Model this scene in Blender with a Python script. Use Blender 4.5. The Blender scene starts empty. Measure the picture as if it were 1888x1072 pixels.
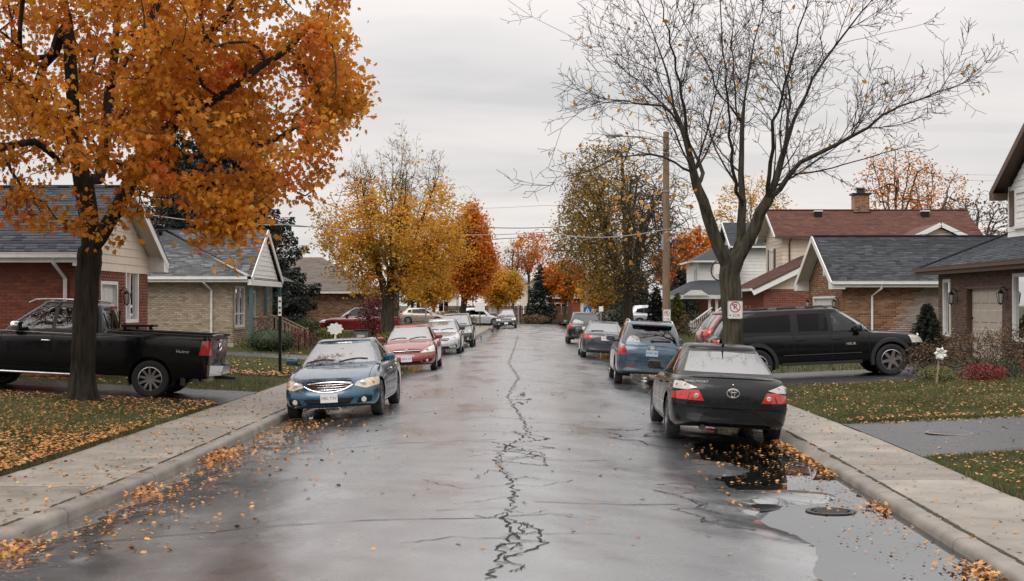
import bpy, bmesh, math, random
import numpy as np
from mathutils import Vector, Matrix
from mathutils.bvhtree import BVHTree

SC = bpy.context.scene
COL = SC.collection
random.seed(7)
rng = np.random.default_rng(7)
R = math.radians

# ------------------------------------------------------------------ camera
CAM_H = 2.14
cam_data = bpy.data.cameras.new("camera")
cam_data.sensor_width = 36.0
cam_data.lens = 50.0
cam_data.clip_end = 3000.0
cam = bpy.data.objects.new("camera", cam_data)
COL.objects.link(cam)
cam.location = (0, 0, CAM_H)
cam.rotation_euler = (R(90.568), 0, R(0.459))
SC.camera = cam

# ------------------------------------------------------------------ sky
SUN_EL, SUN_ROT = R(48), R(206)
world = bpy.data.worlds.new("World")
SC.world = world
world.use_nodes = True
wn = world.node_tree
wn.nodes.clear()
w_out = wn.nodes.new("ShaderNodeOutputWorld")
w_bg = wn.nodes.new("ShaderNodeBackground")
w_bg.inputs[1].default_value = 0.1
w_sky = wn.nodes.new("ShaderNodeTexSky")
w_sky.sky_type = 'NISHITA'
w_sky.sun_disc = False
w_sky.sun_elevation = SUN_EL
w_sky.sun_rotation = SUN_ROT
w_tc = wn.nodes.new("ShaderNodeTexCoord")
w_sep = wn.nodes.new("ShaderNodeSeparateXYZ")
wn.links.new(w_tc.outputs["Generated"], w_sep.inputs[0])
w_z = wn.nodes.new("ShaderNodeMath"); w_z.operation = 'MAXIMUM'; w_z.inputs[1].default_value = 0.0
wn.links.new(w_sep.outputs[2], w_z.inputs[0])
w_za = wn.nodes.new("ShaderNodeMath"); w_za.operation = 'ADD'; w_za.inputs[1].default_value = 0.10
wn.links.new(w_z.outputs[0], w_za.inputs[0])
w_dx = wn.nodes.new("ShaderNodeMath"); w_dx.operation = 'DIVIDE'
w_dy = wn.nodes.new("ShaderNodeMath"); w_dy.operation = 'DIVIDE'
wn.links.new(w_sep.outputs[0], w_dx.inputs[0]); wn.links.new(w_za.outputs[0], w_dx.inputs[1])
wn.links.new(w_sep.outputs[1], w_dy.inputs[0]); wn.links.new(w_za.outputs[0], w_dy.inputs[1])
w_cmb = wn.nodes.new("ShaderNodeCombineXYZ")
wn.links.new(w_dx.outputs[0], w_cmb.inputs[0]); wn.links.new(w_dy.outputs[0], w_cmb.inputs[1])
w_map = wn.nodes.new("ShaderNodeMapping")
w_map.inputs["Scale"].default_value = (0.55, 0.95, 1)
w_map.inputs["Location"].default_value = (3.1, 1.7, 0)
wn.links.new(w_cmb.outputs[0], w_map.inputs[0])
w_n = wn.nodes.new("ShaderNodeTexNoise")
w_n.inputs["Scale"].default_value = 1.0
w_n.inputs["Detail"].default_value = 4
w_n.inputs["Roughness"].default_value = 0.55
w_n.inputs["Distortion"].default_value = 0.5
wn.links.new(w_map.outputs[0], w_n.inputs["Vector"])
w_cr = wn.nodes.new("ShaderNodeValToRGB")
w_cr.color_ramp.elements[0].position = 0.36
w_cr.color_ramp.elements[0].color = (7.2, 6.95, 6.9, 1)
w_cr.color_ramp.elements[1].position = 0.60
w_cr.color_ramp.elements[1].color = (9.1, 8.5, 8.2, 1)
wn.links.new(w_n.outputs[0], w_cr.inputs[0])
w_mix = wn.nodes.new("ShaderNodeMix"); w_mix.data_type = 'RGBA'
w_mix.inputs[0].default_value = 0.9
wn.links.new(w_sky.outputs[0], w_mix.inputs[6])
wn.links.new(w_cr.outputs[0], w_mix.inputs[7])
w_zr = wn.nodes.new("ShaderNodeMapRange")          # an overcast sky is up to three times as bright overhead as at the horizon
w_zr.inputs[1].default_value = 0.14; w_zr.inputs[2].default_value = 1.0
w_zr.inputs[3].default_value = 1.0; w_zr.inputs[4].default_value = 2.6
wn.links.new(w_z.outputs[0], w_zr.inputs[0])
w_sc = wn.nodes.new("ShaderNodeVectorMath"); w_sc.operation = 'SCALE'
wn.links.new(w_mix.outputs[2], w_sc.inputs[0]); wn.links.new(w_zr.outputs[0], w_sc.inputs["Scale"])
wn.links.new(w_sc.outputs[0], w_bg.inputs[0])
wn.links.new(w_bg.outputs[0], w_out.inputs[0])

# ------------------------------------------------------------------ sun behind the cloud
sun_data = bpy.data.lights.new("sun", 'SUN')
sun_data.energy = 1.4
sun_data.angle = R(40)
sun_data.color = (1.0, 0.96, 0.9)
sun = bpy.data.objects.new("sun", sun_data)
COL.objects.link(sun)
sun.rotation_euler = (R(42), 0, R(-26))
SC.view_settings.view_transform = 'Standard'
SC.view_settings.look = 'None'
SC.view_settings.exposure = 0.0
SC.view_settings.gamma = 1.0
SC.view_settings.use_curve_mapping = False
SC.render.engine = 'CYCLES'
SC.cycles.max_bounces = 6
SC.cycles.transparent_max_bounces = 12
SC.cycles.use_denoising = True

# ------------------------------------------------------------------ materials
def _ramp(nt, colors, interp='LINEAR'):
    r = nt.nodes.new("ShaderNodeValToRGB")
    el = r.color_ramp.elements
    r.color_ramp.interpolation = interp
    n = len(colors)
    while len(el) < n: el.new(0.5)
    for i, c in enumerate(colors):
        el[i].position = i / max(1, n - 1) if interp == 'LINEAR' else i / n
        el[i].color = (*c, 1)
    return r

def mat(name, col, rough=0.6, metal=0.0, var=0.0, vscale=6.0, bump=0.0, bscale=60.0, colors=None, island=0.0,
        coat=0.0, ior=1.45, transl=0.0, rvar=0.0, stretch=None, zone=None, spec=0.5, bdist=0.02):
    """Principled material. colors: per-piece random colour ramp; island: per-piece random brightness; var: noise in
    the base colour; rvar: noise in the roughness; zone: (second ramp, noise scale) mixed in by a large noise."""
    m = bpy.data.materials.new(name); m.use_nodes = True
    nt = m.node_tree
    p = nt.nodes["Principled BSDF"]
    L = nt.links.new
    p.inputs["Roughness"].default_value = rough
    p.inputs["Metallic"].default_value = metal
    p.inputs["IOR"].default_value = ior
    p.inputs["Coat Weight"].default_value = coat
    p.inputs["Coat Roughness"].default_value = 0.05
    p.inputs["Specular IOR Level"].default_value = spec
    p.inputs["Base Color"].default_value = (*col, 1)
    csock = None
    geo = nt.nodes.new("ShaderNodeNewGeometry")
    vec = geo.outputs["Position"]
    if stretch:
        mp = nt.nodes.new("ShaderNodeMapping"); mp.inputs["Scale"].default_value = stretch
        L(vec, mp.inputs[0]); vec = mp.outputs[0]
    rnd = None
    if colors or island:
        oi = nt.nodes.new("ShaderNodeObjectInfo")
        ad = nt.nodes.new("ShaderNodeMath"); ad.operation = 'ADD'
        fr = nt.nodes.new("ShaderNodeMath"); fr.operation = 'FRACT'
        L(geo.outputs["Random Per Island"], ad.inputs[0]); L(oi.outputs["Random"], ad.inputs[1]); L(ad.outputs[0], fr.inputs[0])
        rnd = fr.outputs[0]
    if colors:
        rp = _ramp(nt, colors); L(rnd, rp.inputs[0]); csock = rp.outputs[0]
        if zone:
            rz = _ramp(nt, zone[0]); L(rnd, rz.inputs[0])
            zn = nt.nodes.new("ShaderNodeTexNoise"); zn.inputs["Scale"].default_value = zone[1]; zn.inputs["Detail"].default_value = 2
            L(geo.outputs["Position"], zn.inputs["Vector"])
            zr = nt.nodes.new("ShaderNodeMapRange"); zr.inputs[1].default_value = zone[2]; zr.inputs[2].default_value = zone[2] + 0.12
            L(zn.outputs[0], zr.inputs[0])
            zm = nt.nodes.new("ShaderNodeMix"); zm.data_type = 'RGBA'
            L(zr.outputs[0], zm.inputs[0]); L(csock, zm.inputs[6]); L(rz.outputs[0], zm.inputs[7]); csock = zm.outputs[2]
    def scale_by(sock_val, lo, hi):
        nonlocal csock
        mr = nt.nodes.new("ShaderNodeMapRange"); mr.inputs[3].default_value = lo; mr.inputs[4].default_value = hi
        L(sock_val, mr.inputs[0])
        vm = nt.nodes.new("ShaderNodeVectorMath"); vm.operation = 'SCALE'
        if csock is None: vm.inputs[0].default_value = col
        else: L(csock, vm.inputs[0])
        L(mr.outputs[0], vm.inputs["Scale"]); csock = vm.outputs[0]
    if island: scale_by(rnd, 1 - island, 1 + island)
    nz = None
    if var or rvar:
        nz = nt.nodes.new("ShaderNodeTexNoise"); nz.inputs["Scale"].default_value = vscale; nz.inputs["Detail"].default_value = 6
        nz.inputs["Roughness"].default_value = 0.62
        L(vec, nz.inputs["Vector"])
    if var:
        mr0 = nt.nodes.new("ShaderNodeMapRange"); mr0.inputs[1].default_value = 0.28; mr0.inputs[2].default_value = 0.72
        L(nz.outputs[0], mr0.inputs[0]); scale_by(mr0.outputs[0], 1 - var, 1 + var)
    if rvar:
        mr = nt.nodes.new("ShaderNodeMapRange"); mr.inputs[1].default_value = 0.3; mr.inputs[2].default_value = 0.7
        mr.inputs[3].default_value = max(0.01, rough - rvar); mr.inputs[4].default_value = min(1, rough + rvar)
        L(nz.outputs[0], mr.inputs[0]); L(mr.outputs[0], p.inputs["Roughness"])
    if csock is not None: L(csock, p.inputs["Base Color"])
    if bump:
        bn = nt.nodes.new("ShaderNodeTexNoise"); bn.inputs["Scale"].default_value = bscale; bn.inputs["Detail"].default_value = 4
        L(vec, bn.inputs["Vector"])
        bp = nt.nodes.new("ShaderNodeBump"); bp.inputs["Strength"].default_value = bump; bp.inputs["Distance"].default_value = bdist
        L(bn.outputs[0], bp.inputs["Height"]); L(bp.outputs[0], p.inputs["Normal"])
    if transl:
        tr = nt.nodes.new("ShaderNodeBsdfTranslucent")
        if csock is not None: L(csock, tr.inputs[0])
        else: tr.inputs[0].default_value = (*col, 1)
        mx = nt.nodes.new("ShaderNodeMixShader"); mx.inputs[0].default_value = transl
        out = nt.nodes["Material Output"]
        L(p.outputs[0], mx.inputs[1]); L(tr.outputs[0], mx.inputs[2]); L(mx.outputs[0], out.inputs[0])
    return m

def glass_mat(name, tint, ior=1.9, rough=0.02, film=0.0, refl=.95):
    """Thin tinted pane: see-through, with a fresnel reflection; film: a pale layer of rain drops and dust."""
    m = bpy.data.materials.new(name); m.use_nodes = True
    nt = m.node_tree; nt.nodes.clear(); L = nt.links.new
    out = nt.nodes.new("ShaderNodeOutputMaterial")
    tr = nt.nodes.new("ShaderNodeBsdfTransparent"); tr.inputs[0].default_value = (*tint, 1)
    gl = nt.nodes.new("ShaderNodeBsdfGlossy"); gl.inputs["Roughness"].default_value = rough; gl.inputs[0].default_value = (refl, refl * 1.02, refl * 1.04, 1)
    fr = nt.nodes.new("ShaderNodeFresnel"); fr.inputs[0].default_value = ior
    mx = nt.nodes.new("ShaderNodeMixShader")
    base = tr.outputs[0]
    if film:
        df = nt.nodes.new("ShaderNodeBsdfDiffuse"); df.inputs[0].default_value = (.5, .51, .52, 1)
        nz = nt.nodes.new("ShaderNodeTexNoise"); nz.inputs["Scale"].default_value = 9; nz.inputs["Detail"].default_value = 8; nz.inputs["Roughness"].default_value = .8
        tcn = nt.nodes.new("ShaderNodeTexCoord"); L(tcn.outputs["Object"], nz.inputs["Vector"])
        mr = nt.nodes.new("ShaderNodeMapRange"); mr.inputs[1].default_value = .3; mr.inputs[2].default_value = .7
        mr.inputs[3].default_value = film * .6; mr.inputs[4].default_value = film * 1.3
        L(nz.outputs[0], mr.inputs[0])
        m2 = nt.nodes.new("ShaderNodeMixShader"); L(mr.outputs[0], m2.inputs[0])
        L(tr.outputs[0], m2.inputs[1]); L(df.outputs[0], m2.inputs[2]); base = m2.outputs[0]
    L(fr.outputs[0], mx.inputs[0]); L(base, mx.inputs[1]); L(gl.outputs[0], mx.inputs[2]); L(mx.outputs[0], out.inputs[0])
    return m

# ------------------------------------------------------------------ object helpers
def thing(name, label, cat, loc=(0, 0, 0), rotz=0.0, group=None, roll=0.0, pitch=0.0):
    o = bpy.data.objects.new(name, None); COL.objects.link(o)
    o.empty_display_size = 0.1
    o.location = loc; o.rotation_euler = (roll, pitch, rotz)
    o["label"] = label; o["category"] = cat
    if group: o["group"] = group
    return o

def tag(o, label, cat, group=None):
    o["label"] = label; o["category"] = cat
    if group: o["group"] = group
    return o

def root_loc(o):
    while o.parent: o = o.parent
    return Vector(o.location)

def np_mesh(name, V, F, smooth=False):
    """Mesh from a vertex array and a face array (all faces the same size)."""
    V = np.asarray(V, np.float32); F = np.asarray(F, np.int32)
    me = bpy.data.meshes.new(name)
    me.vertices.add(len(V)); me.vertices.foreach_set("co", V.ravel())
    k = F.shape[1]
    me.loops.add(F.size); me.loops.foreach_set("vertex_index", F.ravel())
    me.polygons.add(len(F))
    me.polygons.foreach_set("loop_start", np.arange(0, F.size, k, dtype=np.int32))
    me.polygons.foreach_set("loop_total", np.full(len(F), k, np.int32))
    me.update(calc_edges=True)
    if smooth: me.shade_smooth()
    return me

def link_mesh(name, me, m, parent=None, kind=None):
    if m is not None and not me.materials: me.materials.append(m)
    o = bpy.data.objects.new(name, me); COL.objects.link(o)
    if parent is not None: o.parent = parent
    if kind: o["kind"] = kind
    return o

class MB:
    """Collects shapes and links them as ONE mesh object."""
    def __init__(s): s.v = []; s.f = []
    def quad(s, a, b, c, d):
        i = len(s.v); s.v += [tuple(a), tuple(b), tuple(c), tuple(d)]; s.f.append((i, i + 1, i + 2, i + 3)); return s
    def poly(s, pts):
        i = len(s.v); s.v += [tuple(p) for p in pts]; s.f.append(tuple(range(i, i + len(pts)))); return s
    def hexa(s, c):
        """c: 8 corners, bottom ring 0-3 then top ring 4-7"""
        i = len(s.v); s.v += [tuple(p) for p in c]
        for f in ((3, 2, 1, 0), (4, 5, 6, 7), (0, 1, 5, 4), (1, 2, 6, 5), (2, 3, 7, 6), (3, 0, 4, 7)):
            s.f.append(tuple(i + k for k in f))
        return s
    def box(s, x0, x1, y0, y1, z0, z1):
        return s.hexa([(x0, y0, z0), (x1, y0, z0), (x1, y1, z0), (x0, y1, z0), (x0, y0, z1), (x1, y0, z1), (x1, y1, z1), (x0, y1, z1)])
    def beam(s, p, q, w, h, up=(0, 0, 1)):
        p = Vector(p); q = Vector(q); d = (q - p).normalized(); up = Vector(up)
        sd = d.cross(up)
        if sd.length < 1e-4: sd = d.cross(Vector((1, 0, 0)))
        sd.normalize(); u2 = sd.cross(d).normalized()
        a = sd * (w / 2); b = u2 * (h / 2)
        return s.hexa([p - a - b, p + a - b, q + a - b, q - a - b, p - a + b, p + a + b, q + a + b, q - a + b])
    def tube(s, path, rad, n=6, closed=False, cap=True, ridge=0.0):
        path = [Vector(p) for p in path]; m = len(path)
        if not isinstance(rad, (list, tuple)): rad = [rad] * m
        base = len(s.v); ref = None
        for i, p in enumerate(path):
            if closed: t = path[(i + 1) % m] - path[i - 1]
            else: t = path[min(i + 1, m - 1)] - path[max(i - 1, 0)]
            if t.length < 1e-9: t = Vector((0, 0, 1))
            t.normalize()
            if ref is None:
                ref = t.cross(Vector((0, 0, 1)))
                if ref.length < 1e-2: ref = t.cross(Vector((1, 0, 0)))
            ref = (ref - t * ref.dot(t))
            if ref.length < 1e-6: ref = t.cross(Vector((0, 1, 0)))
            ref.normalize(); bi = t.cross(ref)
            for k in range(n):
                a = 2 * math.pi * k / n
                rk = rad[i]
                if ridge: rk *= 1 + ridge * (math.sin(7 * a + 2.2 * math.sin(1.9 * p.z)) + .8 * math.sin(12 * a - 3.1 * p.z + 1.7 * math.sin(2.7 * p.z)) + .7 * math.sin(3 * a + 1.3 * p.z))
                s.v.append(tuple(p + (ref * math.cos(a) + bi * math.sin(a)) * rk))
        for i in range(m if closed else m - 1):
            j = (i + 1) % m
            for k in range(n):
                l = (k + 1) % n
                s.f.append((base + i * n + k, base + i * n + l, base + j * n + l, base + j * n + k))
        if cap and not closed:
            s.f.append(tuple(base + k for k in reversed(range(n))))
            s.f.append(tuple(base + (m - 1) * n + k for k in range(n)))
        return s
    def lathe(s, prof, n=24, origin=(0, 0, 0), axis='z', cap=False):
        """prof: (radius, height) pairs round the axis through origin"""
        base = len(s.v); o = Vector(origin); m = len(prof)
        for r, h in prof:
            for k in range(n):
                a = 2 * math.pi * k / n; c, sn = math.cos(a) * r, math.sin(a) * r
                if axis == 'z': p = (c, sn, h)
                elif axis == 'y': p = (sn, h, c)
                else: p = (h, c, sn)
                s.v.append(tuple(o + Vector(p)))
        for i in range(m - 1):
            for k in range(n):
                l = (k + 1) % n
                s.f.append((base + i * n + k, base + i * n + l, base + (i + 1) * n + l, base + (i + 1) * n + k))
        if cap:
            s.f.append(tuple(base + k for k in reversed(range(n))))
            s.f.append(tuple(base + (m - 1) * n + k for k in range(n)))
        return s
    def blob(s, c, r, n=10, m=7, e=1.0, fn=None):
        """(super)ellipsoid, e under 1 squares it off"""
        base = len(s.v); c = Vector(c)
        pw = lambda t: math.copysign(abs(t) ** e, t)
        for i in range(m + 1):
            ph = -math.pi / 2 + math.pi * i / m
            for k in range(n):
                a = 2 * math.pi * k / n
                d = Vector((pw(math.cos(ph)) * pw(math.cos(a)) * r[0], pw(math.cos(ph)) * pw(math.sin(a)) * r[1], pw(math.sin(ph)) * r[2]))
                if fn: d = d * fn(d)
                s.v.append(tuple(c + d))
        for i in range(m):
            for k in range(n):
                l = (k + 1) % n
                s.f.append((base + i * n + k, base + i * n + l, base + (i + 1) * n + l, base + (i + 1) * n + k))
        return s
    def mesh(s, name, smooth=False, off=None, weld=False, angle=35):
        me = bpy.data.meshes.new(name)
        v = s.v if off is None else [(a - off[0], b - off[1], c - off[2]) for a, b, c in s.v]
        me.from_pydata(v, [], s.f)
        if weld:
            b = bmesh.new(); b.from_mesh(me)
            bmesh.ops.remove_doubles(b, verts=b.verts, dist=1e-4)
            b.to_mesh(me); b.free()
        if smooth:
            me.shade_smooth(); me.set_sharp_from_angle(angle=R(angle))
        me.update()
        return me
    def build(s, name, m, parent=None, kind=None, smooth=False, world=False, weld=False, angle=35):
        off = root_loc(parent) if (world and parent is not None) else None
        return link_mesh(name, s.mesh(name, smooth, off, weld, angle), m, parent, kind)

_txt = {}
def text(name, s, size, m, parent, mtx, depth=0.002):
    """Raised lettering as a mesh, centred on the matrix origin, reading along its X axis."""
    if s not in _txt:
        cu = bpy.data.curves.new("lettering", 'FONT'); cu.body = s; cu.size = 1.0; cu.align_x = 'CENTER'; cu.align_y = 'CENTER'
        cu.resolution_u = 2; cu.extrude = 0.02
        t = bpy.data.objects.new("lettering", cu); COL.objects.link(t)
        dg = bpy.context.evaluated_depsgraph_get()
        me = bpy.data.meshes.new_from_object(t.evaluated_get(dg))
        bpy.data.objects.remove(t); bpy.data.curves.remove(cu)
        _txt[s] = me
    me = _txt[s].copy(); me.name = name
    me.transform(mtx @ Matrix.Diagonal((size, size, size * 0.3, 1)))
    me.materials.clear()
    return link_mesh(name, me, m, parent)

class Fr:
    """A wall or roof plane: origin O, U along it, V up it, N outwards."""
    def __init__(s, O, U, V=None, N=None):
        s.O = Vector(O); s.U = Vector(U).normalized(); s.V = Vector(V or (0, 0, 1)).normalized()
        s.N = Vector(N).normalized() if N else s.U.cross(s.V).normalized()
    def p(s, u, v, d=0.0): return s.O + s.U * u + s.V * v + s.N * d
    def box(s, mb, u0, u1, v0, v1, d0, d1):
        P = s.p
        return mb.hexa([P(u0, v0, d0), P(u1, v0, d0), P(u1, v0, d1), P(u0, v0, d1), P(u0, v1, d0), P(u1, v1, d0), P(u1, v1, d1), P(u0, v1, d1)])
    def mtx(s):
        m = Matrix.Identity(4)
        for i, a in enumerate((s.U, -s.N, s.V)):
            for k in range(3): m[k][i] = a[k]
        return m

# ------------------------------------------------------------------ the lie of the land
def sstep(a, b, x):
    t = np.clip((np.asarray(x, float) - a) / (b - a), 0, 1); return t * t * (3 - 2 * t)
def kerb_left(y): return -4.40 - 0.30 * (1 - sstep(7, 18, y)) + 1.30 * sstep(55, 92, y) + 0.2 * sstep(95, 130, y)
def kerb_right(y): return 3.64 + 0.34 * sstep(8, 24, y) + 0.28 * sstep(50, 85, y) + 0.3 * sstep(90, 130, y)
WALK_L0, WALK_L1 = 0.19, 1.68      # sidewalk from / to, measured outwards from the kerb face
WALK_R0, WALK_R1 = 0.20, 1.36
KERB_H = 0.13
DRIVES = {'L': [(28.4, 32.4), (49.5, 53.0), (81.5, 86.5), (126, 131)], 'R': [(18.7, 23.8), (33.9, 39.7), (46.0, 49.5), (110, 117)]}

_ph = rng.uniform(0, 6.28, (14,)); _kx = rng.normal(0, 1.0, (14,)); _ky = rng.normal(0, 1.0, (14,))
def wob(x, y, s=1.0):
    z = 0
    for a, kx, ky in zip(_ph, _kx, _ky): z = z + np.sin(a + (kx * x + ky * y) * s)
    return z / 5.0

WATER_Z = 0.036
def road_z(x, y):
    x = np.asarray(x, float); y = np.asarray(y, float)
    xl, xr = kerb_left(y), kerb_right(y)
    u = np.clip((x - (xl + xr) / 2) / ((xr - xl) / 2), -1, 1)
    z = 0.14 * (1 - u * u)
    near = 1 - sstep(30, 50, y)
    z = z + near * .004 * wob(x * 1.3 + 3, y * 1.1, 9.0)
    z = z + near * (0.008 * wob(x, y, 1.6) + 0.005 * wob(x + 9, y * 0.7, 4.2))
    basin = sstep(1.0, 2.7, x) * (sstep(8.0, 12.0, y) * (1 - sstep(20.5, 23.5, y)))
    z = z - 0.050 * basin
    bump = lambda cx, cy, rx, ry, h: h * np.exp(-(((x - cx) / rx) ** 2 + ((y - cy) / ry) ** 2) ** 1.5)
    z = z + bump(2.55, 18.3, .42, .8, .05) + bump(3.1, 15.6, .62, .75, .065) + bump(2.2, 12.6, .5, .9, .02)
    return z

def lawn_z(x, y):
    x = np.asarray(x, float); y = np.asarray(y, float)
    dl = kerb_left(y) - WALK_L1 - x
    dr = x - kerb_right(y) - WALK_R1
    return 0.135 + np.where(dl > 0, np.minimum(dl * 0.05, 0.34), np.where(dr > 0, np.minimum(dr * 0.045, 0.36), 0))

def kerb_top(y, side):
    y = np.asarray(y, float); k = np.full(y.shape, KERB_H)
    for a, b in DRIVES[side]:
        k = k - 0.085 * sstep(a - 1.0, a - 0.1, y) * (1 - sstep(b + 0.1, b + 1.0, y))
    return k

def in_drive(x, y, side, pad=0.0):
    m = np.zeros(np.shape(y), bool)
    for a, b in DRIVES[side]: m |= (y > a - pad) & (y < b + pad)
    return m

def surf_z(x, y):
    """height of whatever one would step on"""
    x = np.asarray(x, float); y = np.asarray(y, float)
    xl, xr = kerb_left(y), kerb_right(y)
    z = lawn_z(x, y)
    ol = (x < xl - WALK_L1) & ~in_drive(x, y, 'L'); orr = (x > xr + WALK_R1) & ~in_drive(x, y, 'R')
    z = z + np.where(ol | orr, .062, 0)
    z = np.where((x > xl) & (x < xr), np.maximum(road_z(x, y), np.where((x > 1.2) & (y < 24), WATER_Z + .002, -1)), z)
    return z

def grid_mesh(name, xs, ys, zf, m, kind=None, parent=None, smooth=True):
    X, Y = np.meshgrid(xs, ys) if np.ndim(xs) == 1 else (xs, np.repeat(np.asarray(ys)[:, None], xs.shape[1], 1))
    Z = zf(X, Y); V = np.stack([X, Y, Z], -1).reshape(-1, 3)
    nx = X.shape[1]; ny = X.shape[0]
    i = (np.arange(ny - 1)[:, None] * nx + np.arange(nx - 1)[None, :]).ravel()
    me = np_mesh(name, V, np.stack([i, i + 1, i + nx + 1, i + nx], 1), smooth)
    return link_mesh(name, me, m, parent, kind)

# ------------------------------------------------------------------ ground materials
def road_material():
    m = bpy.data.materials.new("wet asphalt"); m.use_nodes = True
    nt = m.node_tree; p = nt.nodes["Principled BSDF"]; L = nt.links.new
    geo = nt.nodes.new("ShaderNodeNewGeometry")
    def noise(scale, detail, stretch=None, rough=.6):
        n = nt.nodes.new("ShaderNodeTexNoise"); n.inputs["Scale"].default_value = scale; n.inputs["Detail"].default_value = detail
        n.inputs["Roughness"].default_value = rough
        v = geo.outputs["Position"]
        if stretch:
            mp = nt.nodes.new("ShaderNodeMapping"); mp.inputs["Scale"].default_value = stretch; L(v, mp.inputs[0]); v = mp.outputs[0]
        L(v, n.inputs["Vector"]); return n.outputs[0]
    def rng_(s, a, b, c, d):
        r = nt.nodes.new("ShaderNodeMapRange"); r.inputs[1].default_value = a; r.inputs[2].default_value = b
        r.inputs[3].default_value = c; r.inputs[4].default_value = d; L(s, r.inputs[0]); return r.outputs[0]
    def mul(a, b):
        k = nt.nodes.new("ShaderNodeMath"); k.operation = 'MULTIPLY'; L(a, k.inputs[0]); L(b, k.inputs[1]); return k.outputs[0]
    patches = noise(0.55, 5, (1.3, .45, 1))           # damp / wet patches drawn out along the street
    aggr = noise(150, 3)
    fine = noise(38, 4)
    streak = noise(2.2, 6, (.7, 2.6, 1))
    sepz = nt.nodes.new("ShaderNodeSeparateXYZ"); L(geo.outputs["Position"], sepz.inputs[0])
    low = rng_(sepz.outputs[2], .038, .090, 1, 0)     # the low gutters stay soaked
    mxw = nt.nodes.new("ShaderNodeMath"); mxw.operation = 'MAXIMUM'; L(rng_(patches, .42, .60, 0, 1), mxw.inputs[0]); L(low, mxw.inputs[1])
    wet = mxw.outputs[0]
    col = nt.nodes.new("ShaderNodeValToRGB"); ce = col.color_ramp.elements
    ce[0].position = .3; ce[0].color = (.045, .047, .050, 1); ce[1].position = .72; ce[1].color = (.115, .116, .118, 1)
    L(fine, col.inputs[0])
    sc = nt.nodes.new("ShaderNodeVectorMath"); sc.operation = 'SCALE'
    L(col.outputs[0], sc.inputs[0])
    L(mul(rng_(wet, 0, 1, 1.15, .75), rng_(streak, .3, .7, .75, 1.2)), sc.inputs["Scale"])
    L(sc.outputs[0], p.inputs["Base Color"])
    rr = nt.nodes.new("ShaderNodeMath"); rr.operation = 'ADD'
    L(rng_(wet, 0, 1, .40, .26), rr.inputs[0]); L(rng_(streak, .3, .7, -.07, .07), rr.inputs[1])
    L(rr.outputs[0], p.inputs["Roughness"])
    p.inputs["IOR"].default_value = 1.45
    p.inputs["Coat IOR"].default_value = 4.5; p.inputs["Coat Tint"].default_value = (.95, .985, 1, 1)                       # the film of rain water
    L(rng_(wet, 0, 1, .7, 1.0), p.inputs["Coat Weight"]); L(rng_(wet, 0, 1, .28, .18), p.inputs["Coat Roughness"])
    crm = nt.nodes.new("ShaderNodeMath"); crm.operation = 'MULTIPLY'; L(rng_(wet, 0, 1, .28, .18), crm.inputs[0]); L(rng_(low, 0, 1, 1, .10), crm.inputs[1]); L(crm.outputs[0], p.inputs["Coat Roughness"])
    bp = nt.nodes.new("ShaderNodeBump"); bp.inputs["Distance"].default_value = .006
    L(rng_(wet, 0, 1, .55, .32), bp.inputs["Strength"])
    ad = nt.nodes.new("ShaderNodeMath"); ad.operation = 'ADD'; L(aggr, ad.inputs[0]); L(fine, ad.inputs[1])
    L(ad.outputs[0], bp.inputs["Height"]); L(bp.outputs[0], p.inputs["Normal"])
    cb = nt.nodes.new("ShaderNodeBump"); cb.inputs["Distance"].default_value = .004
    L(rng_(low, 0, 1, .22, .0), cb.inputs["Strength"]); L(fine, cb.inputs["Height"]); L(cb.outputs[0], p.inputs["Coat Normal"])
    return m

M_road = road_material()
M_drive = mat("driveway asphalt", (.045, .046, .05), rough=.36, var=.35, vscale=3, rvar=.12, bump=.25, bscale=120, ior=1.4)
M_concrete = mat("sidewalk concrete", (.225, .203, .172), rough=.55, var=.34, vscale=1.7, bump=.2, bscale=90, island=.16, rvar=.15)
M_kerb = mat("kerb concrete", (.20, .18, .155), rough=.5, var=.38, vscale=2.4, bump=.2, bscale=80, island=.08, rvar=.15)
M_joint = mat("joint soil", (.055, .055, .03), rough=.9, var=.4, vscale=20)
M_soil = mat("lawn soil", (.050, .052, .022), rough=.95, var=.45, vscale=2.2, bump=.6, bscale=30)
M_bed = mat("garden soil", (.045, .032, .022), rough=.95, var=.4, vscale=9, bump=.7, bscale=40)
M_grass = mat("grass blades", (.07, .085, .025), rough=.6, colors=[(.058, .076, .022), (.088, .104, .032), (.125, .125, .048), (.18, .155, .075)], transl=.25, var=.5, vscale=.9)
M_water = glass_mat("puddle water", (.78, .77, .74), ior=2.6, rough=.012)
M_crack = mat("open crack", (.012, .012, .012), rough=.8)
M_iron = mat("cast iron", (.05, .045, .042), rough=.45, metal=.6, var=.3, vscale=30)

# ------------------------------------------------------------------ ground sheets, road, sidewalks
def S(o): o["kind"] = "structure"; return o
far = MB().box(-1500, 1500, -60, 2400, -1.2, -0.30); far.build("ground", M_soil, kind="structure")

ys_road = np.concatenate([np.arange(5, 25, .10), np.arange(25, 60, .5), np.arange(60, 151, 2.0)])
us = np.linspace(-1, 1, 90)
xl_, xr_ = kerb_left(ys_road), kerb_right(ys_road)
XS = (xl_ + xr_)[:, None] / 2 + (xr_ - xl_)[:, None] / 2 * 1.004 * us[None, :]
road = grid_mesh("road", XS, ys_road, road_z, M_road, "structure")
grid_mesh("cross_street", np.linspace(-160, -2.4, 60), np.linspace(137, 148, 6), lambda x, y: 0.05 + 0 * x, M_road, "structure")

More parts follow.
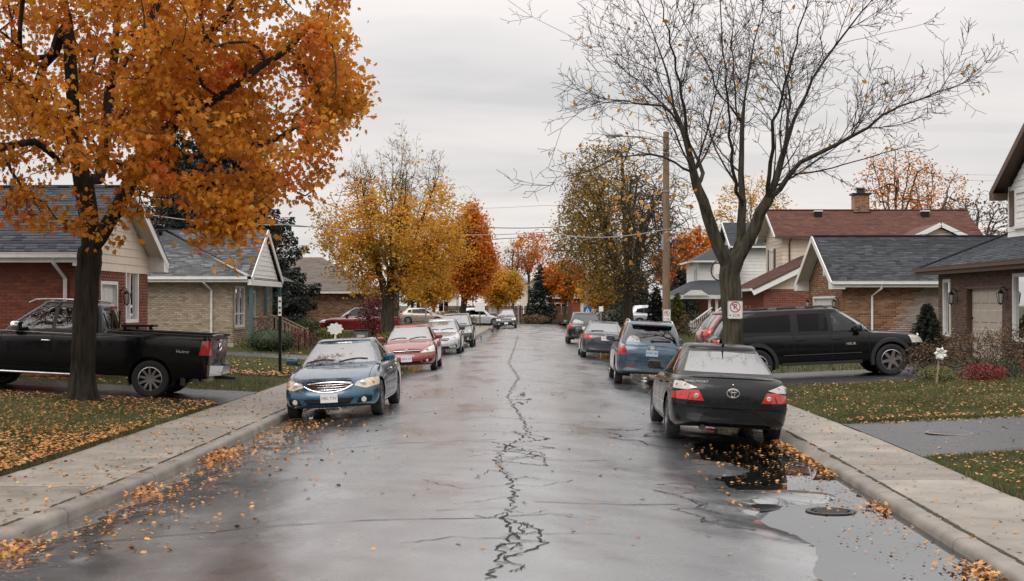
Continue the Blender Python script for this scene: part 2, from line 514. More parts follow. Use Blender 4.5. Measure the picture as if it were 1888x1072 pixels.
def lawn_side(side):
    off = np.array([0, .3, .8, 1.5, 2.5, 4, 6, 8, 10, 15, 30, 60, 160])
    ys = np.concatenate([np.arange(4, 60, 1.0), np.arange(60, 136.5, 4.0)])
    if side == 'L': X = (kerb_left(ys) - WALK_L1)[:, None] - off[None, :]; X = X[:, ::-1]
    else:
        ys = np.concatenate([ys, np.arange(140, 420, 20.0)]); X = (kerb_right(ys) + WALK_R1)[:, None] + off[None, :]
    return grid_mesh("lawn", X, ys, lawn_z, M_soil, "structure")
lawn_side('L'); lawn_side('R')
grid_mesh("lawn", np.linspace(-160, 7.5, 12), np.linspace(148.3, 420, 8), lambda x, y: .16 + 0 * x, M_soil, "structure")

def strip_box(mb, xa, xb, ya, yb, za, zb, n=2):
    """top surface between the two edge functions, with short sides"""
    ysn = np.linspace(ya, yb, n)
    P = [(xa(y), y) for y in ysn] + [(xb(y), y) for y in ysn[::-1]]
    i = len(mb.v); k = len(P)
    mb.v += [(x, y, za) for x, y in P] + [(x, y, zb) for x, y in P]
    mb.f.append(tuple(range(i + k, i + 2 * k)))
    for a in range(k):
        b = (a + 1) % k; mb.f.append((i + a, i + b, i + k + b, i + k + a))

for side, sg, kf, w0, w1 in (('L', -1, kerb_left, WALK_L0, WALK_L1), ('R', 1, kerb_right, WALK_R0, WALK_R1)):
    base = MB()
    ysb = np.concatenate([np.arange(5, 60, 5.0), np.arange(60, 137, 6.0)])
    for a, b in zip(ysb[:-1], ysb[1:]):
        q = [(kf(a) + sg * (w0 - .025), a, .105), (kf(b) + sg * (w0 - .025), b, .105), (kf(b) + sg * (w1 + .05), b, .105), (kf(a) + sg * (w1 + .05), a, .105)]
        base.quad(*(q if sg < 0 else q[::-1]))
    walk = base.build("sidewalk", M_joint, kind="structure")
    y = 5.2 if side == 'L' else 5.9
    r2 = random.Random(3 if sg < 0 else 5)
    while y < 134:                                     # concrete slabs, one by one
        ln = 1.5 if y < 70 else 3.0
        mb = MB(); dz = r2.uniform(-.004, .004)
        ins = .015
        xa = lambda t: float(kf(t)) + sg * (w0 + .018); xb = lambda t: float(kf(t)) + sg * w1
        strip_box(mb, xa, xb, y + .014, y + ln - .014, .06, .128 + dz)
        mb.v = [list(v) for v in mb.v]
        bo = MB(); strip_box(bo, lambda t: xa(t) + sg * ins, lambda t: xb(t) - sg * ins, y + .014 + ins, y + ln - .014 - ins, .128 + dz, .135 + dz)
        # bevelled rim: top face of the upper box joined to the lower one
        v = [tuple(q) for q in mb.v[4:8]] + [tuple(q) for q in bo.v[4:8]] + [tuple(q) for q in mb.v[0:4]]
        me = MB(); me.v = v; me.f = [(4, 5, 6, 7)] + [(k, (k + 1) % 4, 4 + (k + 1) % 4, 4 + k) for k in range(4)] + [(8 + k, 8 + (k + 1) % 4, (k + 1) % 4, k) for k in range(4)]
        if sg < 0: me.f = [f[::-1] for f in me.f]
        me.build("slab", M_concrete, walk)
        y += ln
    kerb = MB().box(float(kf(6)) + sg * .05, float(kf(6)) + sg * .12, 5.0, 6.0, -.2, -.16).build("kerb", M_kerb, kind="structure")
    y = 5.0 if side == 'L' else 6.3
    while y < 135:
        ln = 3.0; n = 9; mb = MB()
        for k in range(n + 1):
            t = y + .009 + (ln - .018) * k / n
            f = float(kf(t)); h = float(kerb_top(np.array(t), side)); e = r2.uniform(-.003, .003)
            for dx, z in ((0.0, -.15), (-.004, h * .55), (.012 + e, h - .022), (.04, h - .004), (.09, h + (.132 - h) * .3), (w0, .134), (w0, .05)):
                mb.v.append((f + sg * dx, t, z))
        for k in range(n):
            for j in range(6):
                a = k * 7 + j; q = (a, a + 1, a + 8, a + 7); mb.f.append(q if sg > 0 else q[::-1])
        for k in (0, n):
            mb.f.append(tuple(k * 7 + j for j in range(7)))
        mb.build("kerb_stone", M_kerb, kerb, smooth=True, angle=50)
        y += ln
    for k, (a, b) in enumerate(DRIVES[side]):
        off = np.array([-.02, .5, 1.2, 2.5, 4, 6, 8, 10, 14, 18.0])
        ysd = np.linspace(a, b, 8)
        X = (kf(ysd) + sg * w1)[:, None] + sg * off[None, :]
        if sg < 0: X = X[:, ::-1]
        grid_mesh("driveway", X, ysd, lambda x, y: lawn_z(x, y) + .012, M_drive, "structure")

# standing water at the right-hand gutter
wy = np.arange(7.5, 24.01, .5); wx = np.linspace(0.9, 1, 2)
X = np.stack([np.full(wy.shape, 1.3), kerb_right(wy) + .01], 1)
grid_mesh("puddle", X, wy, lambda x, y: WATER_Z + 0 * x, M_water, "structure")
# ------------------------------------------------------------------ cracks in the asphalt
def crack_strip(mb, pts, w, jit, seg, rr):
    """a ragged thin strip along the points, lying on the road"""
    fine = []
    for (x0, y0), (x1, y1) in zip(pts[:-1], pts[1:]):
        d = math.hypot(x1 - x0, y1 - y0); n = max(1, int(d / seg))
        for k in range(n):
            t = k / n
            fine.append((x0 + (x1 - x0) * t + rr.gauss(0, jit), y0 + (y1 - y0) * t + rr.gauss(0, jit)))
    fine.append(pts[-1])
    prev = None
    for k, (x, y) in enumerate(fine):
        a = fine[max(0, k - 1)]; b = fine[min(len(fine) - 1, k + 1)]
        d = Vector((b[0] - a[0], b[1] - a[1])); d = d.normalized() if d.length > 1e-6 else Vector((1, 0))
        ww = w * rr.uniform(.35, 1.3); nx, ny = -d.y * ww, d.x * ww
        z0 = float(road_z(x, y)) + .005
        cur = ((x + nx, y + ny, z0), (x - nx, y - ny, z0))
        if prev: mb.quad(prev[0], prev[1], cur[1], cur[0])
        prev = cur
    return mb
def px_ground(px, py, H=2.04):
    Y = 2622 * H / (py - 562); return ((px - 965) / 2622 * Y, Y)
cr = random.Random(11); ck = MB()
main = [px_ground(*q) for q in ((905, 1075), (918, 1040), (937, 1000), (928, 960), (947, 925), (941, 890), (915, 855), (938, 825), (975, 805), (962, 775), (936, 735), (956, 700), (938, 672), (948, 645), (955, 620))]
crack_strip(ck, main, .012, .035, .08, cr)
second = [px_ground(*q) for q in ((918, 1040), (965, 1030), (1008, 1010), (985, 985), (950, 970), (928, 960))]
crack_strip(ck, second, .011, .03, .08, cr)
third = [px_ground(*q) for q in ((915, 855), (975, 850), (985, 838), (940, 828), (905, 818), (850, 820))]
crack_strip(ck, third, .011, .04, .1, cr)
def alligator(cx, cy, rx, ry, n, w):
    P = [(cx + cr.gauss(0, rx), cy + cr.gauss(0, ry)) for _ in range(n)]
    for i, a in enumerate(P):
        for b in sorted(P, key=lambda q: (q[0] - a[0]) ** 2 + (q[1] - a[1]) ** 2)[1:3]:
            crack_strip(ck, [a, b], w, .025, .07, cr)
alligator(-.10, 12.0, .10, .7, 26, .006); alligator(-.1, 20.0, .25, .9, 26, .009)
alligator(1.75, 22.0, .28, 1.0, 22, .010); alligator(1.75, 14.8, .2, 1.0, 18, .007)
alligator(0, 30, .12, 1.5, 14, .010)
for k in range(26):                                   # hairline side branches off the main crack
    i = cr.randrange(1, len(main) - 3); x0, y0 = main[i]; t = cr.random(); x0 += (main[i + 1][0] - x0) * t; y0 += (main[i + 1][1] - y0) * t
    sg_ = cr.choice((-1, 1)); l_ = cr.uniform(.2, .8) * (1 + y0 / 40)
    crack_strip(ck, [(x0, y0), (x0 + sg_ * l_ * .5, y0 + cr.uniform(-.4, .4)), (x0 + sg_ * l_, y0 + cr.uniform(-.5, .5))], .006, .02, .08, cr)
for q in (((170, 992), (420, 978), (640, 968), (925, 962)), ((520, 834), (640, 826), (780, 820), (915, 815)), ((985, 930), (1060, 934), (1150, 936), (1250, 930)),
          ((985, 852), (1060, 856), (1120, 852)), ((760, 764), (860, 760), (960, 758)), ((990, 706), (1060, 712), (1130, 714)), ((870, 690), (930, 694)), ((640, 700), (760, 690))):
    crack_strip(ck, [px_ground(*t) for t in q], .010, .012, .2, cr)
link_mesh("crack", ck.mesh("crack"), M_crack, road, "stuff")
# sunken strip where the gutter lies against the kerb: seams across the gutter are in the kerb stones themselves

# drain grate in the gutter
g = thing("drain_grate", "round iron drain grate in the gutter puddle by the right kerb", "drain grate", (3.12, 14.5, WATER_Z + .004))
mb = MB(); mb.lathe([(.20, -.05), (.20, .008), (.225, .012), (.25, .008), (.255, -.05)], 36); mb.build("rim", M_iron, g, smooth=True)
mb = MB(); mb.lathe([(.001, -.012), (.21, -.012)], 24); mb.build("pit", M_crack, g)
bm_ = MB()
for k in range(5):
    bb = MB().box(-.18 + abs(k - 2) * .03, .18 - abs(k - 2) * .03, -.15 + k * .075 - .018, -.15 + k * .075 + .018, -.01, .007)
    bb.build("bar", M_iron, g)
# valve cover on the near right driveway
vx, vy = 6.45, 21.6
vc = thing("valve_cover", "round flat valve cover in the wet driveway beside the right lawn", "manhole cover", (vx, vy, float(lawn_z(vx, vy)) + .016))
MB().lathe([(.30, 0), (.30, .012), (.27, .014), (.26, .010), (.001, .011)], 32).build("lid", M_drive, vc, smooth=True)
MB().lathe([(.36, .0), (.35, .010), (.31, .010), (.305, .0)], 32).build("collar", M_kerb, vc, smooth=True)

# ------------------------------------------------------------------ house materials
M_white = mat("white trim paint", (.72, .71, .69), rough=.45, var=.10, vscale=5)
M_brown_trim = mat("brown trim paint", (.10, .055, .035), rough=.5, var=.15, vscale=6)
M_soffit = mat("soffit vinyl", (.62, .58, .52), rough=.5)
M_mortar = mat("mortar", (.30, .27, .24), rough=.9, var=.2, vscale=12)
M_mortar_d = mat("dark mortar", (.17, .13, .11), rough=.9, var=.2, vscale=12)
M_brick_red = mat("red brick", (.3, .1, .06), rough=.8, colors=[(.135, .034, .018), (.205, .055, .028), (.245, .072, .039), (.16, .045, .026)], var=.18, vscale=22, bump=.3, bscale=120)
M_brick_buff = mat("buff brick", (.4, .33, .25), rough=.85, colors=[(.25, .19, .125), (.36, .29, .205), (.31, .235, .16), (.42, .35, .265), (.22, .165, .115)], var=.18, vscale=22, bump=.3, bscale=120)
M_brick_brown = mat("brown brick", (.2, .12, .08), rough=.85, colors=[(.080, .048, .034), (.125, .078, .053), (.155, .10, .07), (.10, .058, .039)], var=.18, vscale=22, bump=.3, bscale=120)
M_brick_rust = mat("rust brick", (.3, .15, .07), rough=.85, colors=[(.17, .07, .034), (.27, .125, .055), (.33, .175, .085), (.13, .055, .03), (.36, .24, .14)], var=.18, vscale=22, bump=.3, bscale=120)
M_brick_grey = mat("grey brick", (.3, .25, .21), rough=.85, colors=[(.22, .18, .15), (.30, .25, .215), (.34, .285, .24), (.25, .205, .17)], var=.15, vscale=22, bump=.3, bscale=120)
M_shingle_slate = mat("slate blue shingle", (.05, .06, .07), rough=.75, colors=[(.030, .037, .046), (.045, .053, .063), (.036, .043, .053), (.058, .066, .077)], var=.2, vscale=30, bump=.35, bscale=150)
M_shingle_grey = mat("mixed grey shingle", (.09, .095, .1), rough=.75, colors=[(.030, .033, .038), (.085, .089, .096), (.055, .058, .065), (.15, .155, .16), (.040, .043, .048)], var=.2, vscale=30, bump=.35, bscale=150)
M_shingle_black = mat("charcoal shingle", (.04, .045, .05), rough=.75, colors=[(.016, .020, .024), (.034, .040, .046), (.025, .030, .036), (.058, .064, .072)], var=.2, vscale=30, bump=.35, bscale=150)
M_shingle_red = mat("red brown shingle", (.12, .05, .035), rough=.75, colors=[(.075, .029, .021), (.12, .047, .033), (.095, .037, .026), (.15, .065, .046)], var=.2, vscale=30, bump=.35, bscale=150)
M_shingle_tan = mat("tan shingle", (.17, .14, .12), rough=.75, colors=[(.13, .105, .09), (.18, .15, .13), (.155, .125, .11)], var=.2, vscale=30)
M_siding_cream = mat("cream siding", (.66, .565, .455), rough=.55, var=.08, vscale=4, island=.05)
M_siding_white = mat("white siding", (.74, .73, .70), rough=.55, var=.08, vscale=4, island=.04)
M_siding_pink = mat("pale siding", (.66, .60, .54), rough=.55, var=.08, vscale=4, island=.04)
M_pane = glass_mat("window pane", (.35, .38, .40), ior=1.32, refl=.7)
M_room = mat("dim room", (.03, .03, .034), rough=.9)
M_curtain = mat("pale curtain", (.45, .44, .41), rough=.9, var=.2, vscale=12, stretch=(9, 9, .4))
M_door_white = mat("white door paint", (.62, .61, .58), rough=.4, var=.06, vscale=6)
M_garage = mat("almond garage door", (.50, .44, .36), rough=.45, var=.10, vscale=5)
M_lantern = mat("black lantern iron", (.015, .015, .015), rough=.4, metal=.5)
M_lens = mat("lantern glass", (.5, .48, .42), rough=.15)
M_teal = mat("teal post paint", (.05, .115, .125), rough=.5)
M_wood = mat("weathered wood", (.27, .20, .14), rough=.8, var=.3, vscale=8, stretch=(3, 3, 3))
M_foundation = mat("foundation concrete", (.36, .34, .31), rough=.8, var=.2, vscale=4)

# ------------------------------------------------------------------ pieces shared by alike bricks and shingles
def unit_brick(w, h, t):
    # box without its hidden back, edges slightly eased
    e = .005; mb = MB()
    o = [(-w / 2, 0, -h / 2), (w / 2, 0, -h / 2), (w / 2, 0, h / 2), (-w / 2, 0, h / 2)]
    f = [(-w / 2 + e, -t, -h / 2 + e), (w / 2 - e, -t, -h / 2 + e), (w / 2 - e, -t, h / 2 - e), (-w / 2 + e, -t, h / 2 - e)]
    mb.v = o + f; mb.f = [(4, 5, 6, 7)] + [(k, (k + 1) % 4, 4 + (k + 1) % 4, 4 + k) for k in range(4)]
    return mb
def frange(a, b, s):
    while a < b - 1e-6: yield a; a += s

def open_cells(u0, u1, v0, v1, openings):
    """the wall rectangle split into cells, without the openings"""
    us = sorted({u0, u1, *[min(max(o[k], u0), u1) for o in openings for k in (0, 1)]})
    vs = sorted({v0, v1, *[min(max(o[k], v0), v1) for o in openings for k in (2, 3)]})
    for a, b in zip(us[:-1], us[1:]):
        for c, d in zip(vs[:-1], vs[1:]):
            mu, mv = (a + b) / 2, (c + d) / 2
            if not any(o[0] < mu < o[1] and o[2] < mv < o[3] for o in openings): yield a, b, c, d

_bm = {}
def brick_wall(house, fr, u1, v1, m, mortar=None, openings=(), singles=0, vis=None, size=(.215, .068), gap=.011, pick=None, soldier=None, top=None, stuff=True):
    """Mortar sheet plus bricks: the nearest visible ones as parts, the rest joined. pick(u, v) may give another material."""
    mb = MB()
    if top:
        n = 48
        for k in range(n):
            ua, ub = u1 * k / n, u1 * (k + 1) / n; lo = top(0) if top(0) < top(u1 / 2) else v1
            ta, tb = min(v1, max(lo, top(ua))), min(v1, max(lo, top(ub)))
            mb.quad(fr.p(ua, lo), fr.p(ub, lo), fr.p(ub, tb), fr.p(ua, ta))
    for a, b, c, d in open_cells(0, u1, 0, v1 if not top else top(0), openings): mb.quad(fr.p(a, c), fr.p(b, c), fr.p(b, d), fr.p(a, d))
    wall = mb.build("wall", mortar or M_mortar, house, world=True)
    bw, bh = size; off = root_loc(house)
    one, rest = [], {}
    row = 0
    for v in frange(0.006, v1 - bh * .6, bh + gap):
        sh = (bw + gap) / 2 * (row % 2); row += 1
        hh = min(bh, v1 - v - .003)
        for u in frange(-sh, u1, bw + gap):
            a, b = max(u, .0), min(u + bw, u1)
            spans = [(a, b)]
            for o in openings:
                if v + hh > o[2] and v < o[3]:
                    nxt = []
                    for p, q in spans:
                        if q <= o[0] or p >= o[1]: nxt.append((p, q)); continue
                        if p < o[0]: nxt.append((p, o[0]))
                        if q > o[1]: nxt.append((o[1], q))
                    spans = nxt
            for p, q in spans:
                if q - p < .03: continue
                if top and v + hh > top((p + q) / 2): continue
                full = q - p > bw - .002 and hh > bh - .002
                mm = pick(u, v) if pick else m
                if full and (vis is None or vis((p + q) / 2, v)): one.append(((p + q) / 2, v + bh / 2, mm))
                else: rest.setdefault(mm.name, (mm, []))[1].append((p, q, v, v + hh))
    cam_p = Vector((0, 0, CAM_H))
    one.sort(key=lambda t: (fr.p(t[0], t[1]) - cam_p).length)
    for u, v, mm in one[singles:]: rest.setdefault(mm.name, (mm, []))[1].append((u - bw / 2, u + bw / 2, v - bh / 2, v + bh / 2))
    rot = fr.mtx().to_euler()
    for u, v, mm in one[:singles]:
        key = (mm.name, size)
        if key not in _bm:
            me = unit_brick(bw, bh, .011).mesh("brick"); me.materials.append(mm); _bm[key] = me
        o = bpy.data.objects.new("brick", _bm[key]); COL.objects.link(o)
        o.location = fr.p(u, v, random.uniform(0, .004)) - off; o.rotation_euler = rot; o.parent = wall
    for mm, lst in rest.values():
        k = len(lst)
        if not k: continue
        A = np.array(lst); t = .011 + rng.uniform(0, .004, k); e = .005
        def pt(u, v, d): return (np.array(fr.O)[None] + u[:, None] * np.array(fr.U)[None] + v[:, None] * np.array(fr.V)[None] + d[:, None] * np.array(fr.N)[None])
        z = np.zeros(k)
        V = np.stack([pt(A[:, 0], A[:, 2], z), pt(A[:, 1], A[:, 2], z), pt(A[:, 1], A[:, 3], z), pt(A[:, 0], A[:, 3], z),
                      pt(A[:, 0] + e, A[:, 2] + e, t), pt(A[:, 1] - e, A[:, 2] + e, t), pt(A[:, 1] - e, A[:, 3] - e, t), pt(A[:, 0] + e, A[:, 3] - e, t)], 1)
        Fq = np.array([(4, 5, 6, 7), (0, 1, 5, 4), (1, 2, 6, 5), (2, 3, 7, 6), (3, 0, 4, 7)])
        F_ = (np.arange(k)[:, None, None] * 8 + Fq[None]).reshape(-1, 4)
        link_mesh("brickwork", np_mesh("brickwork", V.reshape(-1, 3) - np.array(off), F_), mm, wall, "stuff")
    return wall

def shingle_roof(house, fr, vmax, urange, m, singles=0, expo=.145, wid=.31, outline=None, vis=None, name="roof", under=.06):
    """Roof plane (one part) with overlapping shingles: the nearest as parts, the rest joined."""
    off = np.array(root_loc(house))
    if outline is None:
        a0, b0 = urange(0); a1, b1 = urange(vmax); outline = [(a0, 0), (b0, 0), (b1, vmax), (a1, vmax)]
    mb = MB(); k = len(outline)
    topv = [fr.p(u, v) for u, v in outline]; bot = [fr.p(u, v, -under) for u, v in outline]
    mb.v = [tuple(q) for q in topv + bot]; mb.f = [tuple(range(k)), tuple(range(2 * k - 1, k - 1, -1))] + [(i + k, (i + 1) % k + k, (i + 1) % k, i) for i in range(k)]
    roof = mb.build(name, m, house, world=True)
    one, rest = [], []
    row = 0
    for v in frange(0, vmax, expo):
        a, b = urange(min(v + expo * .5, vmax)); u = a - rng.uniform(0, wid); row += 1
        h = min(expo + .03, vmax - v)
        while u < b:
            w = wid * (rng.choice([.6, .8, 1.0, 1.0, 1.0]))
            p, q = max(u, a), min(u + w, b); u += w
            if q - p < .03: continue
            if q - p > wid * .98 and h > expo + .029 and (vis is None or vis((p + q) / 2, v)): one.append((p + wid / 2, v))
            else: rest.append((p, q, v, v + h))
    cam_p = Vector((0, 0, CAM_H))
    one.sort(key=lambda t: (fr.p(t[0], t[1]) - cam_p).length)
    for u, v in one[singles:]: rest.append((u - wid / 2, u + wid / 2, v, v + expo + .03))
    if singles:
        w, h = wid - .006, expo + .03
        s = MB(); s.v = [(-w / 2, -.016, 0), (w / 2, -.016, 0), (w / 2, -.004, h), (-w / 2, -.004, h), (-w / 2, 0, 0), (w / 2, 0, 0), (w / 2, 0, h), (-w / 2, 0, h)]
        s.f = [(0, 1, 2, 3), (4, 5, 1, 0), (5, 6, 2, 1), (7, 4, 0, 3)]
        me = s.mesh("shingle"); me.materials.append(m)
        rot = fr.mtx().to_euler()
        for u, v in one[:singles]:
            o = bpy.data.objects.new("shingle", me); COL.objects.link(o)
            o.location = fr.p(u, v, random.uniform(0, .006)) - Vector(off); o.rotation_euler = rot; o.parent = roof
    A = np.array(rest); k = len(A)
    if k:
        t = rng.uniform(.014, .032, k); z = np.full(k, .003); g = .003
        def pt(u, v, d): return (np.array(fr.O)[None] + u[:, None] * np.array(fr.U)[None] + v[:, None] * np.array(fr.V)[None] + d[:, None] * np.array(fr.N)[None])
        V = np.stack([pt(A[:, 0] + g, A[:, 2], t), pt(A[:, 1] - g, A[:, 2], t), pt(A[:, 1] - g, A[:, 3], z), pt(A[:, 0] + g, A[:, 3], z),
                      pt(A[:, 0] + g, A[:, 2], z * 0), pt(A[:, 1] - g, A[:, 2], z * 0)], 1)
        V[:, 0:4] += 0
        Fq = np.array([(0, 1, 2, 3), (4, 5, 1, 0), (4, 0, 3, 3), (5, 2, 1, 1)])
        F4 = np.array([(0, 1, 2, 3), (4, 5, 1, 0)])
        link_mesh("shingles", np_mesh("shingles", V.reshape(-1, 3) - off, (np.arange(k)[:, None, None] * 6 + F4[None]).reshape(-1, 4)), m, roof, "stuff")
    return roof

def siding(house, fr, v0, v1, urange, m, h=.17, back=True, name="siding"):
    """Lapped boards, each a part of its own, on a backing sheet."""
    a0, b0 = urange(v0); a1, b1 = urange(v1)
    base = MB().poly([fr.p(a0, v0), fr.p(b0, v0), fr.p(b1, v1), fr.p(a1, v1)] if b1 - a1 > .02 else [fr.p(a0, v0), fr.p(b0, v0), fr.p((a1 + b1) / 2, v1)])
    s = base.build(name, m, house, world=True)
    for v in frange(v0, v1 - .02, h):
        t = min(v + h, v1)
        la, lb = urange(v); ta, tb = urange(t)
        if tb - ta < .03: mid = (ta + tb) / 2; ta, tb = mid - .012, mid + .012
        P = fr.p
        mb = MB().hexa([P(la, v, 0), P(lb, v, 0), P(lb, v, .026), P(la, v, .026), P(ta, t, 0), P(tb, t, 0), P(tb, t, .006), P(ta, t, .006)])
        mb.build("siding_board", m, s, world=True)
    return s

def window(house, fr, u0, u1, v0, v1, fw=.07, cols=(), rows=(), m=None, sill=True, curtain=True, shutters=None):
    m = m or M_white; mb = MB()
    fr.box(mb, u0, u0 + fw, v0, v1, -.10, .035); fr.box(mb, u1 - fw, u1, v0, v1, -.10, .035)
    fr.box(mb, u0 + fw, u1 - fw, v0, v0 + fw, -.10, .032); fr.box(mb, u0 + fw, u1 - fw, v1 - fw, v1, -.10, .032)
    w = mb.build("window", m, house, world=True)
    for c in cols:
        x = u0 + (u1 - u0) * c; MB_ = MB(); fr.box(MB_, x - .035, x + .035, v0 + fw, v1 - fw, -.07, .02); MB_.build("mullion", m, w, world=True)
    for c in rows:
        y = v0 + (v1 - v0) * c; MB_ = MB(); fr.box(MB_, u0 + fw, u1 - fw, y - .028, y + .028, -.065, .012); MB_.build("rail", m, w, world=True)
    MB_ = MB(); fr.box(MB_, u0 + fw, u1 - fw, v0 + fw, v1 - fw, -.045, -.039); MB_.build("pane", M_pane, w, world=True)
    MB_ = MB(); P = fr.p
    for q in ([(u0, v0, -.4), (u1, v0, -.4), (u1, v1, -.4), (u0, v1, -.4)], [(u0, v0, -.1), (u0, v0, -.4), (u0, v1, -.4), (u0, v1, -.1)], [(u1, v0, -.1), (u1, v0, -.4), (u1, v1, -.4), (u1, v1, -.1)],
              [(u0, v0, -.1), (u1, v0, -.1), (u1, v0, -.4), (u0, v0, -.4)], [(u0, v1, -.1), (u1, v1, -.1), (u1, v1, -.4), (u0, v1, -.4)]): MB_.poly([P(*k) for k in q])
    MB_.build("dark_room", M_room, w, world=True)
    if curtain:
        for a, b in ((u0 + fw, u0 + fw + (u1 - u0) * .26), (u1 - fw - (u1 - u0) * .26, u1 - fw)):
            MB_ = MB(); n = 14
            for k in range(n):
                p, q = a + (b - a) * k / n, a + (b - a) * (k + 1) / n
                d = lambda j: -.16 + .02 * math.sin(j * 2.4)
                MB_.quad(fr.p(p, v0 + fw, d(k)), fr.p(q, v0 + fw, d(k + 1)), fr.p(q, v1 - fw, d(k + 1)), fr.p(p, v1 - fw, d(k)))
            MB_.build("curtain", M_curtain, w, world=True)
    if sill:
        MB_ = MB(); fr.box(MB_, u0 - .07, u1 + .07, v0 - .09, v0 - .003, -.02, .07); MB_.build("sill", sill if not isinstance(sill, bool) else m, w, world=True)
    if shutters:
        for a, b in ((u0 - .42, u0 - .03), (u1 + .03, u1 + .42)):
            MB_ = MB(); fr.box(MB_, a, b, v0, v1, .0, .05)
            sh = MB_.build("shutter", shutters, house, world=True); MB_ = MB()
            for v in frange(v0 + .06, v1 - .06, .07):
                P = fr.p; MB_.hexa([P(a + .04, v, .04), P(b - .04, v, .04), P(b - .04, v, .064), P(a + .04, v, .064), P(a + .04, v + .05, .04), P(b - .04, v + .05, .04), P(b - .04, v + .05, .046), P(a + .04, v + .05, .046)])
            MB_.build("louvre", shutters, sh, world=True)
    return w

def panel_door(house, fr, u0, u1, v0, v1, m, name="door", nx=2, ny=4, frame=None, d=-.08, knob=None):
    mb = MB(); fr.box(mb, u0, u1, v0, v1, d - .05, d)
    o = mb.build(name, m, house, world=True)
    cw, chh = (u1 - u0) / nx, (v1 - v0) / ny
    for i in range(nx):
        for j in range(ny):
            a, b, c, e = u0 + cw * i + cw * .12, u0 + cw * (i + 1) - cw * .12, v0 + chh * j + chh * .16, v0 + chh * (j + 1) - chh * .16
            P = fr.p; k = min(.03, (b - a) * .2)
            MB().hexa([P(a, c, d), P(b, c, d), P(b, e, d), P(a, e, d), P(a + k, c + k, d + .02), P(b - k, c + k, d + .02), P(b - k, e - k, d + .02), P(a + k, e - k, d + .02)]).build("panel", m, o, world=True)
    if frame:
        mb = MB(); fr.box(mb, u0 - .09, u0 - .004, v0, v1 + .09, d - .06, .03); fr.box(mb, u1 + .004, u1 + .09, v0, v1 + .09, d - .06, .03); fr.box(mb, u0 - .004, u1 + .004, v1 + .004, v1 + .09, d - .06, .028)
        mb.build("door_frame", frame, house, world=True)
    if knob:
        MB().blob(fr.p(*knob, d + .04), (.04, .04, .04), 8, 6).build("handle", M_lantern, o, smooth=True, world=True)
    return o

def lantern(house, fr, u, v, s=1.0):
    c = fr.p(u, v, .14 * s)
    mb = MB(); fr.box(mb, u - .04 * s, u + .04 * s, v - .06 * s, v + .18 * s, .0, .02)
    mb.tube([fr.p(u, v + .14 * s, .02), fr.p(u, v + .22 * s, .07 * s), fr.p(u, v + .18 * s, .14 * s)], .011 * s, 5)
    mb.lathe([(.001, .17), (.03, .15), (.085, .085), (.09, .075), (.001, .075)], 8, c) if s == 1 else mb.lathe([(.001, .17 * s), (.085 * s, .085 * s), (.001, .075 * s)], 8, c)
    mb.lathe([(.05 * s, -.13 * s), (.052 * s, -.115 * s), (.001, -.16 * s)], 8, c)
    for k in range(4):
        a = math.pi / 4 + k * math.pi / 2; t = Vector((math.cos(a), math.sin(a), 0))
        mb.beam(c + t * .05 * s + Vector((0, 0, -.12 * s)), c + t * .08 * s + Vector((0, 0, .08 * s)), .012 * s, .012 * s)
    l = mb.build("wall_lamp", M_lantern, house, world=True)
    MB().lathe([(.04 * s, -.11 * s), (.068 * s, .07 * s)], 8, c).build("lamp_glass", M_lens, l, world=True)

def gutter(house, p, q, m, down=None, name="gutter"):
    """eave gutter from p to q with a downspout path"""
    p = Vector(p); q = Vector(q)
    mb = MB().beam(p, q, .11, .10); mb.beam(p + Vector((0, 0, .06)), q + Vector((0, 0, .06)), .13, .02)
    g = mb.build(name, m, house, world=True)
    if down: MB().tube(down, .048, 4, cap=True).build("downspout", m, house, world=True)
    return g

def plain(house, name, pts, m, kind=None):
    return MB().poly(pts).build(name, m, house, world=True)

# ================================================================== LEFT: red brick house
GL = .46
h = thing("brick_house", "red brick house with slate roof and cream gable behind the black pickup", "house", (-12.0, 36.4, GL - .1))
XF, Y0, Y1, YR = -10.45, 33.35, 39.45, 36.4
EZ, AZ = 3.30, 5.16
fs = Fr((-24.0, Y0, GL - .1), (1, 0, 0))              # side wall, faces the street corner where one stands
brick_wall(h, fs, 13.55, EZ - GL - .02, M_brick_red, M_mortar_d, singles=300, vis=lambda u, v: u > 11.2 and v > .9)
ff = Fr((XF, Y0, GL - .1), (0, 1, 0))                 # front, faces the road
W1 = (3.85, 5.08, 1.30, 2.70); D1_ = (1.75, 3.05, .1, 2.28)
brick_wall(h, ff, 6.1, 2.62, M_brick_red, M_mortar_d, openings=(W1, D1_), singles=0)
window(h, ff, *W1, fw=.09, cols=(.36,), sill=M_brick_red)
panel_door(h, ff, *D1_, M_door_white, nx=3, ny=4, frame=M_white)
lantern(h, ff, 3.42, 1.95, 1.25)
plain(h, "back_wall", [(-24, 39.45, 0), (-10.45, 39.45, 0), (-10.45, 39.45, 3.3), (-24, 39.45, 3.3)], M_mortar_d)
gz0 = GL - .1 + 2.62
fg = Fr((XF + .02, Y0, gz0), (0, 1, 0))
slope = (AZ - EZ) / 3.5
def gab(v): hw = max(0.0, (AZ - .16 - gz0 - v) / slope); return (max(0, 3.05 - hw), min(6.1, 3.05 + hw))
siding(h, fg, 0, AZ - .2 - gz0, gab, M_siding_cream, .21)
frn = Fr((-24.5, 32.9, EZ), (1, 0, 0), (0, 3.5, AZ - EZ))
sl = math.hypot(3.5, AZ - EZ)
shingle_roof(h, frn, sl, lambda v: (0, 14.5), M_shingle_slate, singles=300, vis=lambda u, v: u > 11.0)
frf = Fr((-10.0, 39.9, EZ), (-1, 0, 0), (0, -3.5, AZ - EZ))
shingle_roof(h, frf, sl, lambda v: (0, 14.5), M_shingle_slate, singles=0, expo=.3, wid=.6)
